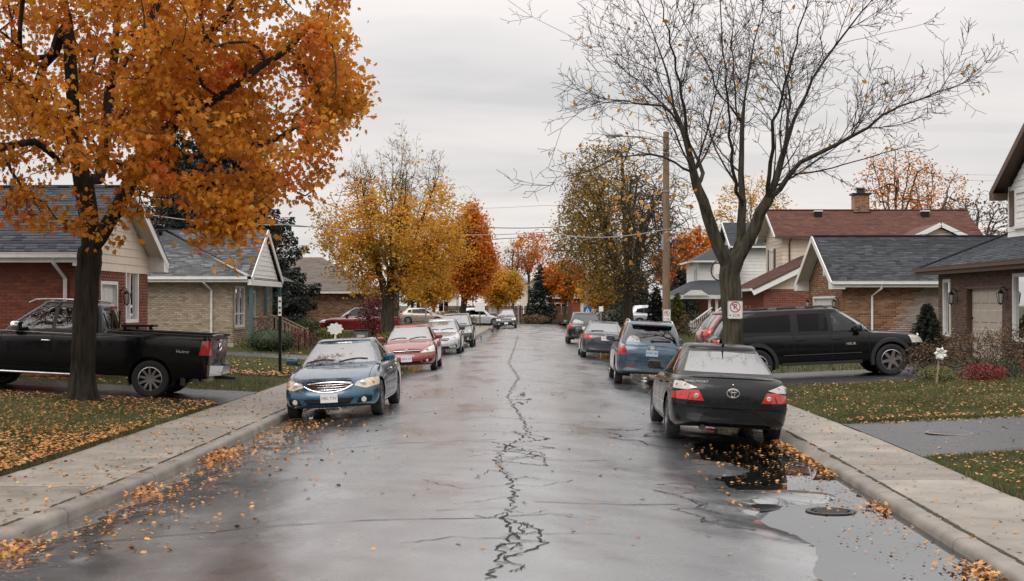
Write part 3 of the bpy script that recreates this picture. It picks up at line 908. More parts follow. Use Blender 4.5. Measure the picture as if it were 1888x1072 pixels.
# rake boards and soffits of the front gable
for ye, s in ((32.9, 1), (39.9, -1)):
    MB().beam((-9.985, ye, EZ - .10), (-9.985, 36.4, AZ - .10), .03, .20, (1, 0, 0) if False else (0, 0, 1)).build("rake_board", M_white, h, world=True)
    MB().quad((-10.0, ye, EZ - .08), (-10.0, 36.4, AZ - .08), (-10.45, 36.4, AZ - .08), (-10.45, ye, EZ - .08)).build("soffit", M_soffit, h, world=True)
    MB().hexa([(-10.46, ye, EZ - .26), (-9.98, ye, EZ - .26), (-9.98, ye + s * .5, EZ - .26), (-10.46, ye + s * .5, EZ - .26), (-10.46, ye, EZ - .07), (-9.98, ye, EZ - .07), (-9.98, ye + s * .5, EZ + .18), (-10.46, ye + s * .5, EZ + .18)]).build("eave_return", M_white, h, world=True)
    MB().beam((-9.99, ye, EZ + .035), (-9.99, 36.4, AZ + .035), .06, .035).build("roof_edge", M_shingle_slate, h, world=True)
MB().beam((-24.5, 36.4, AZ + .03), (-9.98, 36.4, AZ + .03), .22, .03).build("ridge_cap", M_shingle_slate, h, world=True)
MB().box(-24.5, -10.05, 32.93, 33.36, EZ - .16, EZ - .13).build("soffit", M_white, h, world=True)
gutter(h, (-24.5, 32.84, EZ - .02), (-10.05, 32.84, EZ - .02), M_white, [(-10.9, 32.86, EZ - .05), (-10.9, 32.9, EZ - .2), (-10.75, 33.27, EZ - .55), (-10.75, 33.27, .5)])
MB().box(-24.5, -10.0, 32.885, 32.915, EZ - .18, EZ + .03).build("fascia", M_white, h, world=True)

# ================================================================== LEFT: buff brick house with the porch gable
GB = .46
h = thing("brick_house", "buff brick house with grey shingle roof, white porch gable and teal post", "house", (-14.0, 60.0, GB - .1))
fs = Fr((-24.0, 57.15, GB - .1), (1, 0, 0))
brick_wall(h, fs, 12.3, 2.72, M_brick_buff, M_mortar, singles=300, vis=lambda u, v: u > 8.8 and v > .3)
ff = Fr((-11.7, 57.15, GB - .1), (0, 1, 0))
W2 = (.30, 2.35, .85, 2.55)
brick_wall(h, ff, 9.0, 2.72, M_brick_buff, M_mortar, openings=(W2, (3.6, 4.6, .1, 2.3)), singles=0)
window(h, ff, *W2, fw=.10, cols=(.5,), rows=(.33,), sill=M_brick_buff)
panel_door(h, ff, 3.6, 4.6, .1, 2.3, M_brown_trim, frame=M_white)
lantern(h, ff, 3.15, 1.9, 1.2)
MB().box(-24, -11.66, 57.1, 57.16, .2, GB + .12).build("foundation", M_foundation, h, world=True)
EZ, AZ = 3.22, 5.30
# hip end facing the camera, street slope behind it
sy = Vector((0, 4.2, 2.05)); sl = sy.length
frh = Fr((-24.5, 56.6, EZ), (1, 0, 0), sy)
shingle_roof(h, frh, sl, lambda v: (0, 13.55 - 4.4 * v / sl), M_shingle_grey, singles=150, vis=lambda u, v: u > 9)
# near slope of the porch gable
gy = Vector((0, 3.65, AZ - EZ)); gl = gy.length
frg = Fr((-15.8, 56.62, EZ + .02), (1, 0, 0), gy)
shingle_roof(h, frg, gl, lambda v: (max(.35, 4.95 - 4.6 * v / gl * .93) , 4.95), M_shingle_grey, singles=150, vis=lambda u, v: True)
fro = Fr((-10.85, 63.95, EZ), (-1, 0, 0), (0, -3.65, AZ - EZ))
shingle_roof(h, fro, gl, lambda v: (0, 5.0), M_shingle_grey, singles=0, expo=.3, wid=.6)
plain(h, "roof", [(-10.9, 56.6, EZ), (-10.9, 68, EZ), (-15.4, 68, 5.25), (-15.4, 60.8, 5.25)], M_shingle_grey)
MB().beam((-10.95, 56.62, EZ + .06), (-15.3, 60.75, 5.29), .24, .045).build("hip_cap", mat("pale hip cap", (.30, .30, .30), rough=.7), h, world=True)
MB().beam((-10.84, 60.3, AZ + .03), (-15.6, 60.3, AZ + .03), .22, .04).build("ridge_cap", M_shingle_grey, h, world=True)
plain(h, "roof", [(-10.9, 56.63, EZ + .03), (-15.35, 60.3, AZ + .01), (-15.35, 60.3, EZ + 1.75)], M_shingle_grey)
plain(h, "gable_back", [(-15.5, 60.3, AZ), (-15.5, 64, 3.2), (-15.5, 56.7, 3.2)], M_shingle_grey)
fg = Fr((-10.98, 57.1, EZ - .04), (0, 1, 0))
sp = (AZ - EZ) / 3.65
siding(h, fg, 0, 1.78, lambda v: (3.2 - min(3.15, (1.84 - v) / sp), 3.2 + min(3.15, (1.84 - v) / sp)), M_siding_white, .2)
for ye in (56.62, 63.95):
    MB().beam((-10.83, ye, EZ - .08), (-10.83, 60.3, AZ - .08), .04, .22).build("rake_board", M_white, h, world=True)
MB().box(-11.7, -10.86, 56.64, 63.9, EZ - .12, EZ - .07).build("soffit", M_white, h, world=True)
MB().box(-11.0, -10.85, 56.64, 63.93, EZ - .30, EZ - .121).build("porch_beam", M_white, h, world=True)
for y in (57.0, 60.2, 63.6): MB().box(-11.0, -10.86, y - .07, y + .07, GB - .05, EZ - .301).build("porch_post", M_teal, h, world=True)
MB().box(-11.68, -10.7, 59.0, 64.0, .25, GB + .3).build("porch_floor", M_foundation, h, world=True)
gutter(h, (-24.5, 56.54, EZ - .02), (-11.0, 56.54, EZ - .02), M_white, [(-12.75, 56.56, EZ - .05), (-12.75, 56.6, EZ - .2), (-12.55, 57.08, EZ - .5), (-12.55, 57.08, .42)])
MB().box(-24.5, -11.0, 56.585, 56.615, EZ - .18, EZ + .03).build("fascia", M_white, h, world=True)
MB().box(-24.5, -11.0, 56.62, 57.16, EZ - .16, EZ - .13).build("soffit", M_white, h, world=True)
MB().box(-14.4, -13.9, 57.07, 57.14, .85, 1.0).build("vent", M_white, h, world=True)
# porch stair with a wooden railing: treads, stringer and pickets
st = thing("porch_stair", "wooden railing and steps going down from the buff house porch", "stairs", (-9.8, 60.5, .3))
for k in range(4):
    MB().box(-10.7 + k * .3, -10.4 + k * .3, 60.2, 61.6, .2, .76 - k * .15).build("step", M_foundation, st, world=True)
for y in (60.15, 61.65):
    MB().beam((-10.95, y, 1.66), (-10.62, y, 1.66), .09, .05).build("handrail", M_wood, st, world=True)
    MB().beam((-10.62, y, 1.66), (-9.35, y, 1.05), .09, .05).build("handrail", M_wood, st, world=True)
    for k in range(11):
        x = -10.9 + k * .15; zt = 1.64 if x < -10.62 else 1.64 - (x + 10.62) * .48
        MB().box(x - .02, x + .02, y - .02, y + .02, .3, zt).build("picket", M_wood, st, world=True)
    MB().box(-9.42, -9.32, y - .05, y + .05, .1, 1.14).build("newel_post", M_wood, st, world=True)
rl = thing("porch_railing", "wooden picket railing along the buff house porch front", "railing", (-10.8, 58.6, .7))
for a, b in ((57.05, 60.0),):
    MB().box(-10.9, -10.82, a, b, 1.60, 1.65).build("handrail", M_wood, rl, world=True)
    for k in range(18):
        y = a + .1 + k * (b - a - .2) / 17; MB().box(-10.88, -10.84, y - .02, y + .02, .7, 1.6).build("picket", M_wood, rl, world=True)

# ================================================================== LEFT: brown brick house further on
h = thing("brick_house", "brown brick bungalow with taupe roof behind the red minivan", "house", (-14.0, 92.0, .4))
fs = Fr((-26.0, 88.0, .4), (1, 0, 0))
Wd = (10.2, 11.0, 1.35, 2.15)
brick_wall(h, fs, 16.2, 2.5, M_brick_rust, M_mortar, openings=(Wd,), size=(.24, .075), gap=.014)
window(h, fs, *Wd, fw=.09, cols=(.5,), rows=(.5,), curtain=False)
plain(h, "wall", [(-9.8, 88, .4), (-9.8, 97, .4), (-9.8, 97, 2.9), (-9.8, 88, 2.9)], M_brick_rust)
sy = Vector((0, 5.0, 2.3))
shingle_roof(h, Fr((-26.5, 87.5, 2.92), (1, 0, 0), sy), sy.length, lambda v: (0, 17.2 - 3.8 * v / sy.length), M_shingle_tan, expo=.2, wid=.45)
plain(h, "roof", [(-9.3, 87.5, 2.92), (-9.3, 97.5, 2.92), (-13.1, 92.5, 5.2)], M_shingle_tan)
gutter(h, (-26.5, 87.45, 2.88), (-9.3, 87.45, 2.88), M_white)
# its garage wing, pale, with a white door
fw_ = Fr((-17.3, 83.0, .4), (1, 0, 0))
brick_wall(h, fw_, 3.3, 2.35, M_brick_buff, M_mortar, size=(.24, .075), gap=.014)
plain(h, "wall", [(-14.0, 83, .4), (-14.0, 88, .4), (-14.0, 88, 2.8), (-14.0, 83, 2.8)], M_siding_pink)
fd = Fr((-13.98, 83.4, .4), (0, 1, 0)); panel_door(h, fd, .6, 3.4, .05, 2.05, M_door_white, name="garage_door", nx=4, ny=4, d=.06)
sy2 = Vector((0, 3, 1.1))
shingle_roof(h, Fr((-18, 82.5, 2.78), (1, 0, 0), sy2), sy2.length, lambda v: (0, 4.5 - 2.2 * v / sy2.length), M_shingle_tan, expo=.2, wid=.45)
plain(h, "roof", [(-13.5, 82.5, 2.78), (-13.5, 88, 2.78), (-15.7, 88, 3.88), (-15.7, 85.5, 3.88)], M_shingle_tan)
gutter(h, (-18, 82.45, 2.76), (-13.5, 82.45, 2.76), M_white, [(-14.3, 82.5, 2.7), (-14.1, 82.95, 2.4), (-14.1, 82.95, .5)])

# ================================================================== RIGHT: two-storey house with brown brick garage front
GR = .49
h = thing("brick_house", "brown brick house with white sided upper floor and almond garage door", "house", (14.5, 41.0, GR - .1))
XF = 13.4
fq = Fr((XF, 46.0, GR - .1), (0, -1, 0))             # faces the road
Wa = (.55, 1.35, .75, 2.55); G1 = (2.9, 6.1, .0, 2.25); Wb = (7.0, 9.2, .75, 2.6)
brick_wall(h, fq, 12.0, 2.76, M_brick_brown, M_mortar_d, openings=(Wa, G1, Wb), singles=300, vis=lambda u, v: u < 7.2 and v > .9)
window(h, fq, *Wa, fw=.10, cols=(), sill=M_brick_brown)
window(h, fq, *Wb, fw=.10, cols=(.5,), sill=M_brick_brown)
panel_door(h, fq, *G1, M_garage, name="garage_door", nx=4, ny=4, d=-.16, knob=(3.05, 1.35))
mb = MB()
fq.box(mb, 2.9, 2.93, 0, 2.25, -.22, -.002); fq.box(mb, 6.07, 6.1, 0, 2.25, -.22, -.002); fq.box(mb, 2.93, 6.07, 2.22, 2.25, -.22, -.002)
mb.build("door_frame", M_brown_trim, h, world=True)
lantern(h, fq, 1.95, 1.95, 1.35); lantern(h, fq, 6.5, 1.95, 1.35)
fe = Fr((26, 46.0, GR - .1), (-1, 0, 0))
plain(h, "end_wall", [fe.p(0, 0), fe.p(12.6, 0), fe.p(12.6, 2.76), fe.p(0, 2.76)], M_brick_brown)
EZ = 3.28
sx = Vector((3.6, 0, 1.62)); sl = sx.length
frr = Fr((12.95, 47.0, EZ), (0, -1, 0), sx)
shingle_roof(h, frr, sl, lambda v: (2.9 * v / sl, 14), M_shingle_slate, singles=300, vis=lambda u, v: u < 9)
sy = Vector((0, -2.9, 1.62))
shingle_roof(h, Fr((27, 47.0, EZ), (-1, 0, 0), sy), sy.length, lambda v: (0, 14.05 - 3.6 * v / sy.length), M_shingle_slate, expo=.3, wid=.6)
plain(h, "roof", [(16.55, 44.1, EZ + 1.62), (27, 44.1, EZ + 1.62), (27, 38, EZ + 1.62), (16.55, 33, EZ + 1.62)], M_shingle_slate)
MB().beam((12.95, 47.0, EZ + .03), (16.55, 44.1, EZ + 1.66), .24, .04).build("hip_cap", M_shingle_slate, h, world=True)
gutter(h, (12.88, 47.05, EZ - .03), (12.88, 33, EZ - .03), M_brown_trim, None)
MB().box(12.93, 12.96, 33, 47.02, EZ - .2, EZ + .02).build("fascia", M_brown_trim, h, world=True)
MB().box(12.96, 13.42, 33, 46.98, EZ - .18, EZ - .15).build("soffit", M_brown_trim, h, world=True)
# upper floor
fu = Fr((15.0, 44.1, 4.0), (0, -1, 0))
def gup(v):
    hw = (8.9 - .1 - 4.0 - v) / .577
    return (max(0, 5.6 - hw), min(11.2, 5.6 + hw))
Wu = (.74, 2.6, .52, 1.62)
siding(h, fu, 0, 4.6, gup, M_siding_white, .19)
fu2 = Fr((14.97, 44.1, 4.0), (0, -1, 0))
window(h, fu2, *Wu, fw=.11, cols=(.5,), sill=True, shutters=M_brown_trim)
plain(h, "end_wall", [(15, 44.1, 4), (15, 44.1, 5.8), (24, 44.1, 5.8), (24, 44.1, 4)], M_siding_white)
A = (14.55, 44.5, 5.62); B = (14.55, 38.5, 9.08); C = (14.55, 32.5, 5.62)
for p, q in ((A, B), (C, B)):
    s = 1 if p is A else -1
    MB().beam((p[0] + .01, p[1], p[2] - .09), (q[0] + .01, q[1], q[2] - .09), .03, .20).build("rake_board", M_brown_trim, h, world=True)
    MB().quad((14.57, p[1], p[2] - .08), (14.57, q[1], q[2] - .08), (15.0, q[1], q[2] - .08), (15.0, p[1], p[2] - .08)).build("soffit", M_brown_trim, h, world=True)
    v = Vector(q) - Vector(p)
    fr_ = Fr(p, (1, 0, 0), v, (0, .5 * s, .87)); shingle_roof(h, fr_, v.length, lambda v: (0, 9), M_shingle_slate, expo=.3, wid=.6)
MB().box(14.55, 15.0, 44.1, 44.52, 5.38, 5.58).build("eave_return", M_brown_trim, h, world=True)

# ================================================================== RIGHT: bungalow garage with white gable
h = thing("brick_house", "low house with charcoal roof, white gable trim and two-tone brick side wall", "house", (15.0, 56.7, .4))
fs = Fr((12.0, 53.6, .4), (1, 0, 0))
EZ, AZ = 2.97, 4.86
def two_tone(u, v):
    return M_brick_rust if u < 2.9 - (1.5 * (1 - v / 2.5)) + .22 * math.sin(v * 23) else M_brick_grey
brick_wall(h, fs, 11.5, 2.5, M_brick_grey, M_mortar, singles=300, vis=lambda u, v: (v > 1.3 or u > 3.6) and u < 7, pick=two_tone)
ff = Fr((12.0, 59.8, .4), (0, -1, 0))
G2 = (1.0, 5.0, 0, 1.98)
sg = (AZ - EZ) / 3.6
brick_wall(h, ff, 6.2, 4.2, M_brick_rust, M_mortar, openings=(G2,), singles=0, top=lambda u: (AZ - .15 - .4) - abs(u - 3.1) * sg)
panel_door(h, ff, *G2, M_door_white, name="garage_door", nx=4, ny=4, frame=M_white)
lantern(h, ff, .45, 1.75, 1.25); lantern(h, ff, 5.55, 1.75, 1.25)
mb = MB(); c = ff.p(3.1, 3.15, .02)
mb.lathe([(.001, .03), (.17, .03), (.2, .0)], 16, (0, 0, 0), 'y'); mb.v = [(c.x - y_, c.y + x_, c.z + z_ * 1.6) for x_, y_, z_ in mb.v]
mb.build("vent", M_white, h, world=True)
sy = Vector((0, 3.6, AZ - EZ)); sl = sy.length
shingle_roof(h, Fr((11.5, 53.1, EZ), (1, 0, 0), sy), sl, lambda v: (0, 15), M_shingle_black, singles=300, vis=lambda u, v: u < 8)
shingle_roof(h, Fr((26.5, 60.3, EZ), (-1, 0, 0), (0, -3.6, AZ - EZ)), sl, lambda v: (0, 15), M_shingle_black, expo=.3, wid=.6)
for ye in (53.1, 60.3):
    s = 1 if ye < 55 else -1
    MB().beam((11.48, ye, EZ - .09), (11.48, 56.7, AZ - .09), .035, .22).build("rake_board", M_white, h, world=True)
    MB().quad((11.5, ye, EZ - .08), (11.5, 56.7, AZ - .08), (12.0, 56.7, AZ - .08), (12.0, ye, EZ - .08)).build("soffit", M_white, h, world=True)
    MB().hexa([(11.47, ye, EZ - .25), (12.0, ye, EZ - .25), (12.0, ye + s * .48, EZ - .25), (11.47, ye + s * .48, EZ - .25), (11.47, ye, EZ - .07), (12.0, ye, EZ - .07), (12.0, ye + s * .48, EZ + .18), (11.47, ye + s * .48, EZ + .18)]).build("eave_return", M_white, h, world=True)
MB().beam((11.48, 56.7, AZ + .03), (26, 56.7, AZ + .03), .22, .03).build("ridge_cap", M_shingle_black, h, world=True)
gutter(h, (11.5, 53.04, EZ - .02), (26, 53.04, EZ - .02), M_white, [(13.35, 53.06, EZ - .06), (13.35, 53.1, EZ - .22), (13.1, 53.52, EZ - .5), (13.1, 53.52, .45)])
MB().box(11.5, 26, 53.085, 53.115, EZ - .18, EZ + .03).build("fascia", M_white, h, world=True)
MB().box(11.5, 26, 53.12, 53.6, EZ - .16, EZ - .13).build("soffit", M_white, h, world=True)

# ================================================================== RIGHT: two-storey house with the red-brown roof
h = thing("two_storey_house", "cream sided two-storey house with red-brown shingle roof and brick chimney", "house", (19.0, 79.5, .4))
EZ, AZ = 5.80, 7.40
fs = Fr((14.0, 76.9, 2.5), (1, 0, 0))
siding(h, fs, 0, 3.25, lambda v: (0, 10.5), M_siding_cream, .21)
ff = Fr((14.0, 82.1, 2.5), (0, -1, 0))
sg = (AZ - EZ) / 3.1
siding(h, ff, 0, 4.7, lambda v: (max(0, 2.6 - (4.78 - v) / sg), min(5.2, 2.6 + (4.78 - v) / sg)), M_siding_cream, .21)
window(h, Fr((13.97, 82.1, 2.5), (0, -1, 0)), 1.35, 2.75, 1.45, 2.75, fw=.12, cols=(.5,), shutters=M_brown_trim)
sy = Vector((0, 3.1, AZ - EZ)); sl = sy.length
shingle_roof(h, Fr((13.5, 76.4, EZ), (1, 0, 0), sy), sl, lambda v: (0, 11.2), M_shingle_red, expo=.17, wid=.36)
shingle_roof(h, Fr((24.7, 82.6, EZ), (-1, 0, 0), (0, -3.1, AZ - EZ)), sl, lambda v: (0, 11.2), M_shingle_red, expo=.3, wid=.6)
for ye in (76.4, 82.6):
    MB().beam((13.49, ye, EZ - .1), (13.49, 79.5, AZ - .1), .04, .2).build("rake_board", M_white, h, world=True)
    MB().quad((13.5, ye, EZ - .07), (13.5, 79.5, AZ - .07), (14, 79.5, AZ - .07), (14, ye, EZ - .07)).build("soffit", M_soffit, h, world=True)
MB().beam((13.5, 79.5, AZ + .03), (24.7, 79.5, AZ + .03), .24, .05).build("ridge_cap", M_shingle_red, h, world=True)
gutter(h, (13.5, 76.33, EZ - .03), (24.7, 76.33, EZ - .03), M_brown_trim, [(14.35, 76.36, EZ - .1), (14.35, 76.8, EZ - .4), (14.35, 76.8, 3.6)])
MB().box(13.5, 24.7, 76.4, 76.9, EZ - .14, EZ - .10).build("soffit", M_soffit, h, world=True)
# chimney, roof vents
ch = Fr((18.4, 79.2, AZ - .3), (1, 0, 0)); cw = brick_wall(h, ch, .85, 1.15, M_brick_rust, M_mortar, size=(.2, .07)); cw.name = "chimney"
MB().box(18.4, 19.25, 79.21, 79.9, AZ - .3, AZ + .85).build("chimney_core", M_brick_rust, cw, world=True)
MB().box(18.3, 19.35, 79.1, 80.0, AZ + .85, AZ + .95).build("chimney_cap", M_lantern, cw, world=True)
MB().lathe([(.2, 0), (.2, .2), (.28, .22), (.28, .28), (.001, .34)], 10, (18.8, 79.5, AZ + .95)).build("flue", M_iron, cw, world=True)
MB().box(18.35, 19.3, 79.1, 79.3, AZ - .32, AZ - .1).build("flashing", M_lantern, cw, world=True)
for x in (16.3, 22.2):
    v = MB().box(x - .2, x + .2, 78.6, 78.95, AZ - .45, AZ - .12).build("roof_vent", M_lantern, h, world=True)
    MB().box(x - .22, x + .22, 78.55, 79.0, AZ - .12, AZ - .06).build("vent_cap", M_white, v, world=True)
# cross gable that looks down the driveway
fg = Fr((19.2, 72.6, 5.05), (1, 0, 0))
siding(h, fg, 0, .95, lambda v: (2.0 * v / 1.0, 4.0 - 2.0 * v / 1.0), M_siding_cream, .2)
for p in ((18.7, 72.3, 5.0), (23.7, 72.3, 5.0)):
    MB().beam(p, (21.2, 72.3, 6.2), .05, .22).build("rake_board", M_white, h, world=True)
    MB().quad(p, (21.2, 72.3, 6.3), (21.2, 77.0, 6.3), (p[0], 77.0, 5.0)).build("roof", M_shingle_red, h, world=True)
plain(h, "wall", [(19.2, 72.62, .4), (23.2, 72.62, .4), (23.2, 72.62, 5.05), (19.2, 72.62, 5.05)], M_siding_cream)
# garage wing with brick below and siding in the gable
fb = Fr((11.8, 70.0, .4), (1, 0, 0))
brick_wall(h, fb, 6.4, 2.5, M_brick_red, M_mortar, size=(.24, .075), gap=.012)
fgz = Fr((11.8, 70.0, 2.9), (1, 0, 0))
siding(h, fgz, 0, 1.5, lambda v: (3.2 * v / 1.55, 6.4 - 3.2 * v / 1.55), M_siding_cream, .2)
plain(h, "wall", [(11.8, 76.9, .4), (11.8, 70, .4), (11.8, 70, 2.9), (11.8, 76.9, 2.9)], M_brick_red)
for p in ((11.2, 69.6, 2.86), (18.8, 69.6, 2.86)):
    MB().beam((p[0], p[1], p[2] - .13), (15.0, 69.6, 4.57), .05, .30).build("rake_board", M_white, h, world=True)
    MB().quad((p[0], 69.7, p[2] - .1), (15.0, 69.7, 4.6), (15.0, 70.05, 4.6), (p[0], 70.05, p[2] - .1)).build("soffit", M_white, h, world=True)
sx = Vector((3.8, 0, 1.86))
shingle_roof(h, Fr((11.2, 77.2, 2.9), (0, -1, 0), sx), sx.length, lambda v: (0, 7.65), M_shingle_red, expo=.17, wid=.36)
shingle_roof(h, Fr((18.8, 69.55, 2.9), (0, 1, 0), Vector((-3.8, 0, 1.86))), sx.length, lambda v: (0, 7.65), M_shingle_red, expo=.3, wid=.6)
gutter(h, (11.12, 77.2, 2.86), (11.12, 69.6, 2.86), M_white)

# ================================================================== RIGHT: white sided house with the porch
h = thing("two_storey_house", "white sided house with slate roofs and a columned porch", "house", (13.0, 96.0, .4))
fs = Fr((14.2, 95.0, 2.6), (1, 0, 0)); siding(h, fs, 0, 3.5, lambda v: (0, 8), M_siding_white, .22)
ff = Fr((14.2, 101.4, 2.6), (0, -1, 0)); siding(h, ff, 0, 5.0, lambda v: (max(0, 3.2 - (5.0 - v) / .5), min(6.4, 3.2 + (5.0 - v) / .5)), M_siding_white, .22)
sy = Vector((0, 3.7, 1.8))
shingle_roof(h, Fr((13.7, 94.5, 6.0), (1, 0, 0), sy), sy.length, lambda v: (0, 9), M_shingle_slate, expo=.2, wid=.45)
shingle_roof(h, Fr((22.7, 101.9, 6.0), (-1, 0, 0), (0, -3.7, 1.8)), sy.length, lambda v: (0, 9), M_shingle_slate, expo=.3, wid=.6)
for ye in (94.5, 101.9): MB().beam((13.69, ye, 5.9), (13.69, 98.2, 7.7), .05, .22).build("rake_board", M_white, h, world=True)
gutter(h, (13.7, 94.43, 5.96), (22.7, 94.43, 5.96), M_white)
# front block with hipped roof
f3 = Fr((11.6, 94.0, 2.6), (1, 0, 0)); siding(h, f3, 0, 2.4, lambda v: (0, 2.6), M_siding_white, .22)
f4 = Fr((11.6, 101.0, 2.6), (0, -1, 0)); siding(h, f4, 0, 2.4, lambda v: (0, 7), M_siding_white, .22)
window(h, Fr((11.57, 101.0, 2.6), (0, -1, 0)), 4.6, 6.0, .7, 2.0, fw=.12, cols=(.5,))
window(h, Fr((11.6, 93.97, 2.6), (1, 0, 0)), .9, 1.6, .7, 2.0, fw=.12)
for pts in ([(11.1, 93.5, 5.0), (14.4, 93.5, 5.0), (14.2, 97, 6.2), (13.4, 97, 6.2)], [(11.1, 101.5, 5.0), (11.1, 93.5, 5.0), (13.4, 97, 6.2), (13.4, 99, 6.2)]): plain(h, "roof", pts, M_shingle_black)
gutter(h, (11.05, 93.45, 4.97), (14.3, 93.45, 4.97), M_white); gutter(h, (11.05, 93.5, 4.97), (11.05, 101.5, 4.97), M_white)
fb = Fr((11.6, 93.9, .2), (1, 0, 0)); brick_wall(h, fb, 8, 2.4, M_brick_red, M_mortar, size=(.24, .075))
# porch roof, pediment, columns
for pts in ([(9.6, 89.2, 2.75), (13.0, 89.2, 2.75), (13.0, 93.8, 3.75), (11.6, 93.8, 3.75)], [(9.6, 99, 2.75), (9.6, 89.2, 2.75), (11.6, 93.8, 3.75), (11.6, 99, 3.75)]): plain(h, "porch_roof", pts, M_shingle_black)
MB().box(9.6, 13.0, 89.15, 89.3, 2.5, 2.74).build("porch_beam", M_white, h, world=True)
MB().box(9.55, 9.7, 89.3, 99, 2.5, 2.74).build("porch_beam", M_white, h, world=True)
MB().box(9.7, 13.0, 89.3, 93.9, .2, .95).build("porch_floor", M_foundation, h, world=True)
for x in (11.7, 12.15, 12.6): MB().lathe([(.14, .95), (.14, 1.05), (.1, 1.1), (.085, 2.4), (.13, 2.44), (.13, 2.5)], 10, (x, 89.5, 0)).build("column", M_white, h, world=True, smooth=True)
MB().lathe([(.12, .2), (.09, .3), (.085, 2.4), (.12, 2.5)], 10, (9.75, 95, 0)).build("column", M_white, h, world=True, smooth=True)
MB().hexa([(10.0, 89.0, 2.72), (11.6, 89.0, 2.72), (11.6, 89.1, 2.72), (10.0, 89.1, 2.72), (10.5, 89.0, 3.05), (11.1, 89.0, 3.05), (11.1, 89.1, 3.05), (10.5, 89.1, 3.05)]).build("pediment", M_white, h, world=True)
st = thing("porch_stair", "white porch steps with white baluster railings behind the parked crossover", "stairs", (10.6, 88.0, .2))
for k in range(5): MB().box(10.2, 12.0, 87.4 + k * .3, 89.0, .1 + k * .15, .25 + k * .15).build("step", M_foundation, st, world=True)
for x, x2 in ((10.25, 11.8), (10.9, 12.4)):
    MB().beam((x, 87.3, .98), (x2, 89.1, 1.95), .08, .07).build("handrail", M_white, st, world=True)
    MB().beam((x, 87.3, .35), (x2, 89.1, 1.2), .06, .05).build("bottom_rail", M_white, st, world=True)
    for k in range(11):
        t = (k + .5) / 11; xx = x + (x2 - x) * t; yy = 87.3 + 1.8 * t
        MB().box(xx - .022, xx + .022, yy - .022, yy + .022, .35 + .85 * t, .98 + .97 * t).build("baluster", M_white, st, world=True)
    MB().box(x - .06, x + .06, 87.2, 87.32, .1, 1.15).build("newel_post", M_white, st, world=True)
bh = thing("basketball_hoop", "black framed basketball backboard beside the white house", "basketball hoop", (12.3, 88.0, .3))
MB().tube([(12.3, 88.2, .3), (12.3, 88.2, 3.4), (12.15, 87.9, 3.9)], .06, 6).build("pole", M_lantern, bh, world=True)
mb = MB()
for a in range(12):
    t0, t1 = a * math.pi / 6, (a + 1) * math.pi / 6
    mb.beam((12.1 + .52 * math.cos(t0), 87.9, 4.25 + .62 * math.sin(t0)), (12.1 + .52 * math.cos(t1), 87.9, 4.25 + .62 * math.sin(t1)), .06, .14, (0, 1, 0))
mb.build("backboard_frame", M_lantern, bh, world=True)
MB().box(11.75, 12.45, 87.88, 87.92, 3.85, 4.65).build("backboard", M_white, bh, world=True)
MB().tube([(12.1 + .23 * math.cos(a * .6), 87.62 + .23 * math.sin(a * .6), 3.98) for a in range(11)], .015, 5, closed=True).build("hoop", mat("hoop orange", (.4, .08, .02), rough=.5), bh, world=True)

# ================================================================== far end of the street
def far_house(label, x0, x1, y, zb, ez, az, wallm, roofm, wins=(), garage=None, depth=8, ridge='x'):
    h = thing("house", label, "house", ((x0 + x1) / 2, y, zb))
    fr = Fr((x0, y, zb), (1, 0, 0)); w = x1 - x0
    mb = MB()
    ops = [o[:4] for o in wins] + ([garage] if garage else [])
    for a, b, c, d in open_cells(0, w, 0, ez - zb, ops): mb.quad(fr.p(a, c), fr.p(b, c), fr.p(b, d), fr.p(a, d))
    for xx in (x0, x1): mb.quad((xx, y, zb), (xx, y + depth, zb), (xx, y + depth, ez), (xx, y, ez))
    mb.build("wall", wallm, h, world=True)
    for o in wins: window(h, fr, *o[:4], fw=.12, cols=(.5,), sill=False, curtain=True)
    if garage: panel_door(h, fr, *garage, M_door_white, name="garage_door", nx=4, ny=4)
    if ridge == 'x':
        v = Vector((0, depth / 2 + .4, az - ez)); i = min(w * .35, 3)
        shingle_roof(h, Fr((x0 - .4, y - .4, ez), (1, 0, 0), v), v.length, lambda t: (i * t / v.length, w + .8 - i * t / v.length), roofm, expo=.3, wid=.7)
        for a, b, s in ((x0 - .4, x0 - .4 + i, 1), (x1 + .4, x1 + .4 - i, -1)):
            MB().poly([(a, y - .4, ez), (b, y + depth / 2, az), (a, y + depth + .4, ez)]).build("roof", roofm, h, world=True)
        gutter(h, (x0 - .4, y - .45, ez - .03), (x1 + .4, y - .45, ez - .03), M_white)
    else:
        xm = (x0 + x1) / 2
        mb = MB().poly([(x0, y, ez), (x1, y, ez), (xm, y, az)]); mb.build("gable", wallm, h, world=True)
        for a in (x0 - .4, x1 + .4):
            MB().quad((a, y - .4, ez - .1), (xm, y - .4, az + .1), (xm, y + depth, az + .1), (a, y + depth, ez - .1)).build("roof", roofm, h, world=True)
            MB().beam((a, y - .42, ez - .2), (xm, y - .42, az), .06, .25).build("rake_board", M_white, h, world=True)
    return h
far_house("far pale two-storey house with dark gable roof beyond the board fence", -4.6, .6, 176, .2, 4.6, 7.2, M_siding_pink, M_shingle_grey, wins=((1.2, 2.6, 2.9, 4.1),), ridge='y')
far_house("far house with long grey roof behind the small spruce", .5, 7.2, 182, .2, 4.4, 6.6, M_siding_white, M_shingle_grey, wins=((.8, 2.0, 2.6, 3.8),))
far_house("far red brick house with white garage door beside yellow trees", 3.0, 9.0, 160, .25, 2.9, 5.1, M_brick_red, M_shingle_tan, wins=((.5, 2.0, .8, 2.1),), garage=(3.4, 5.7, .0, 2.1))
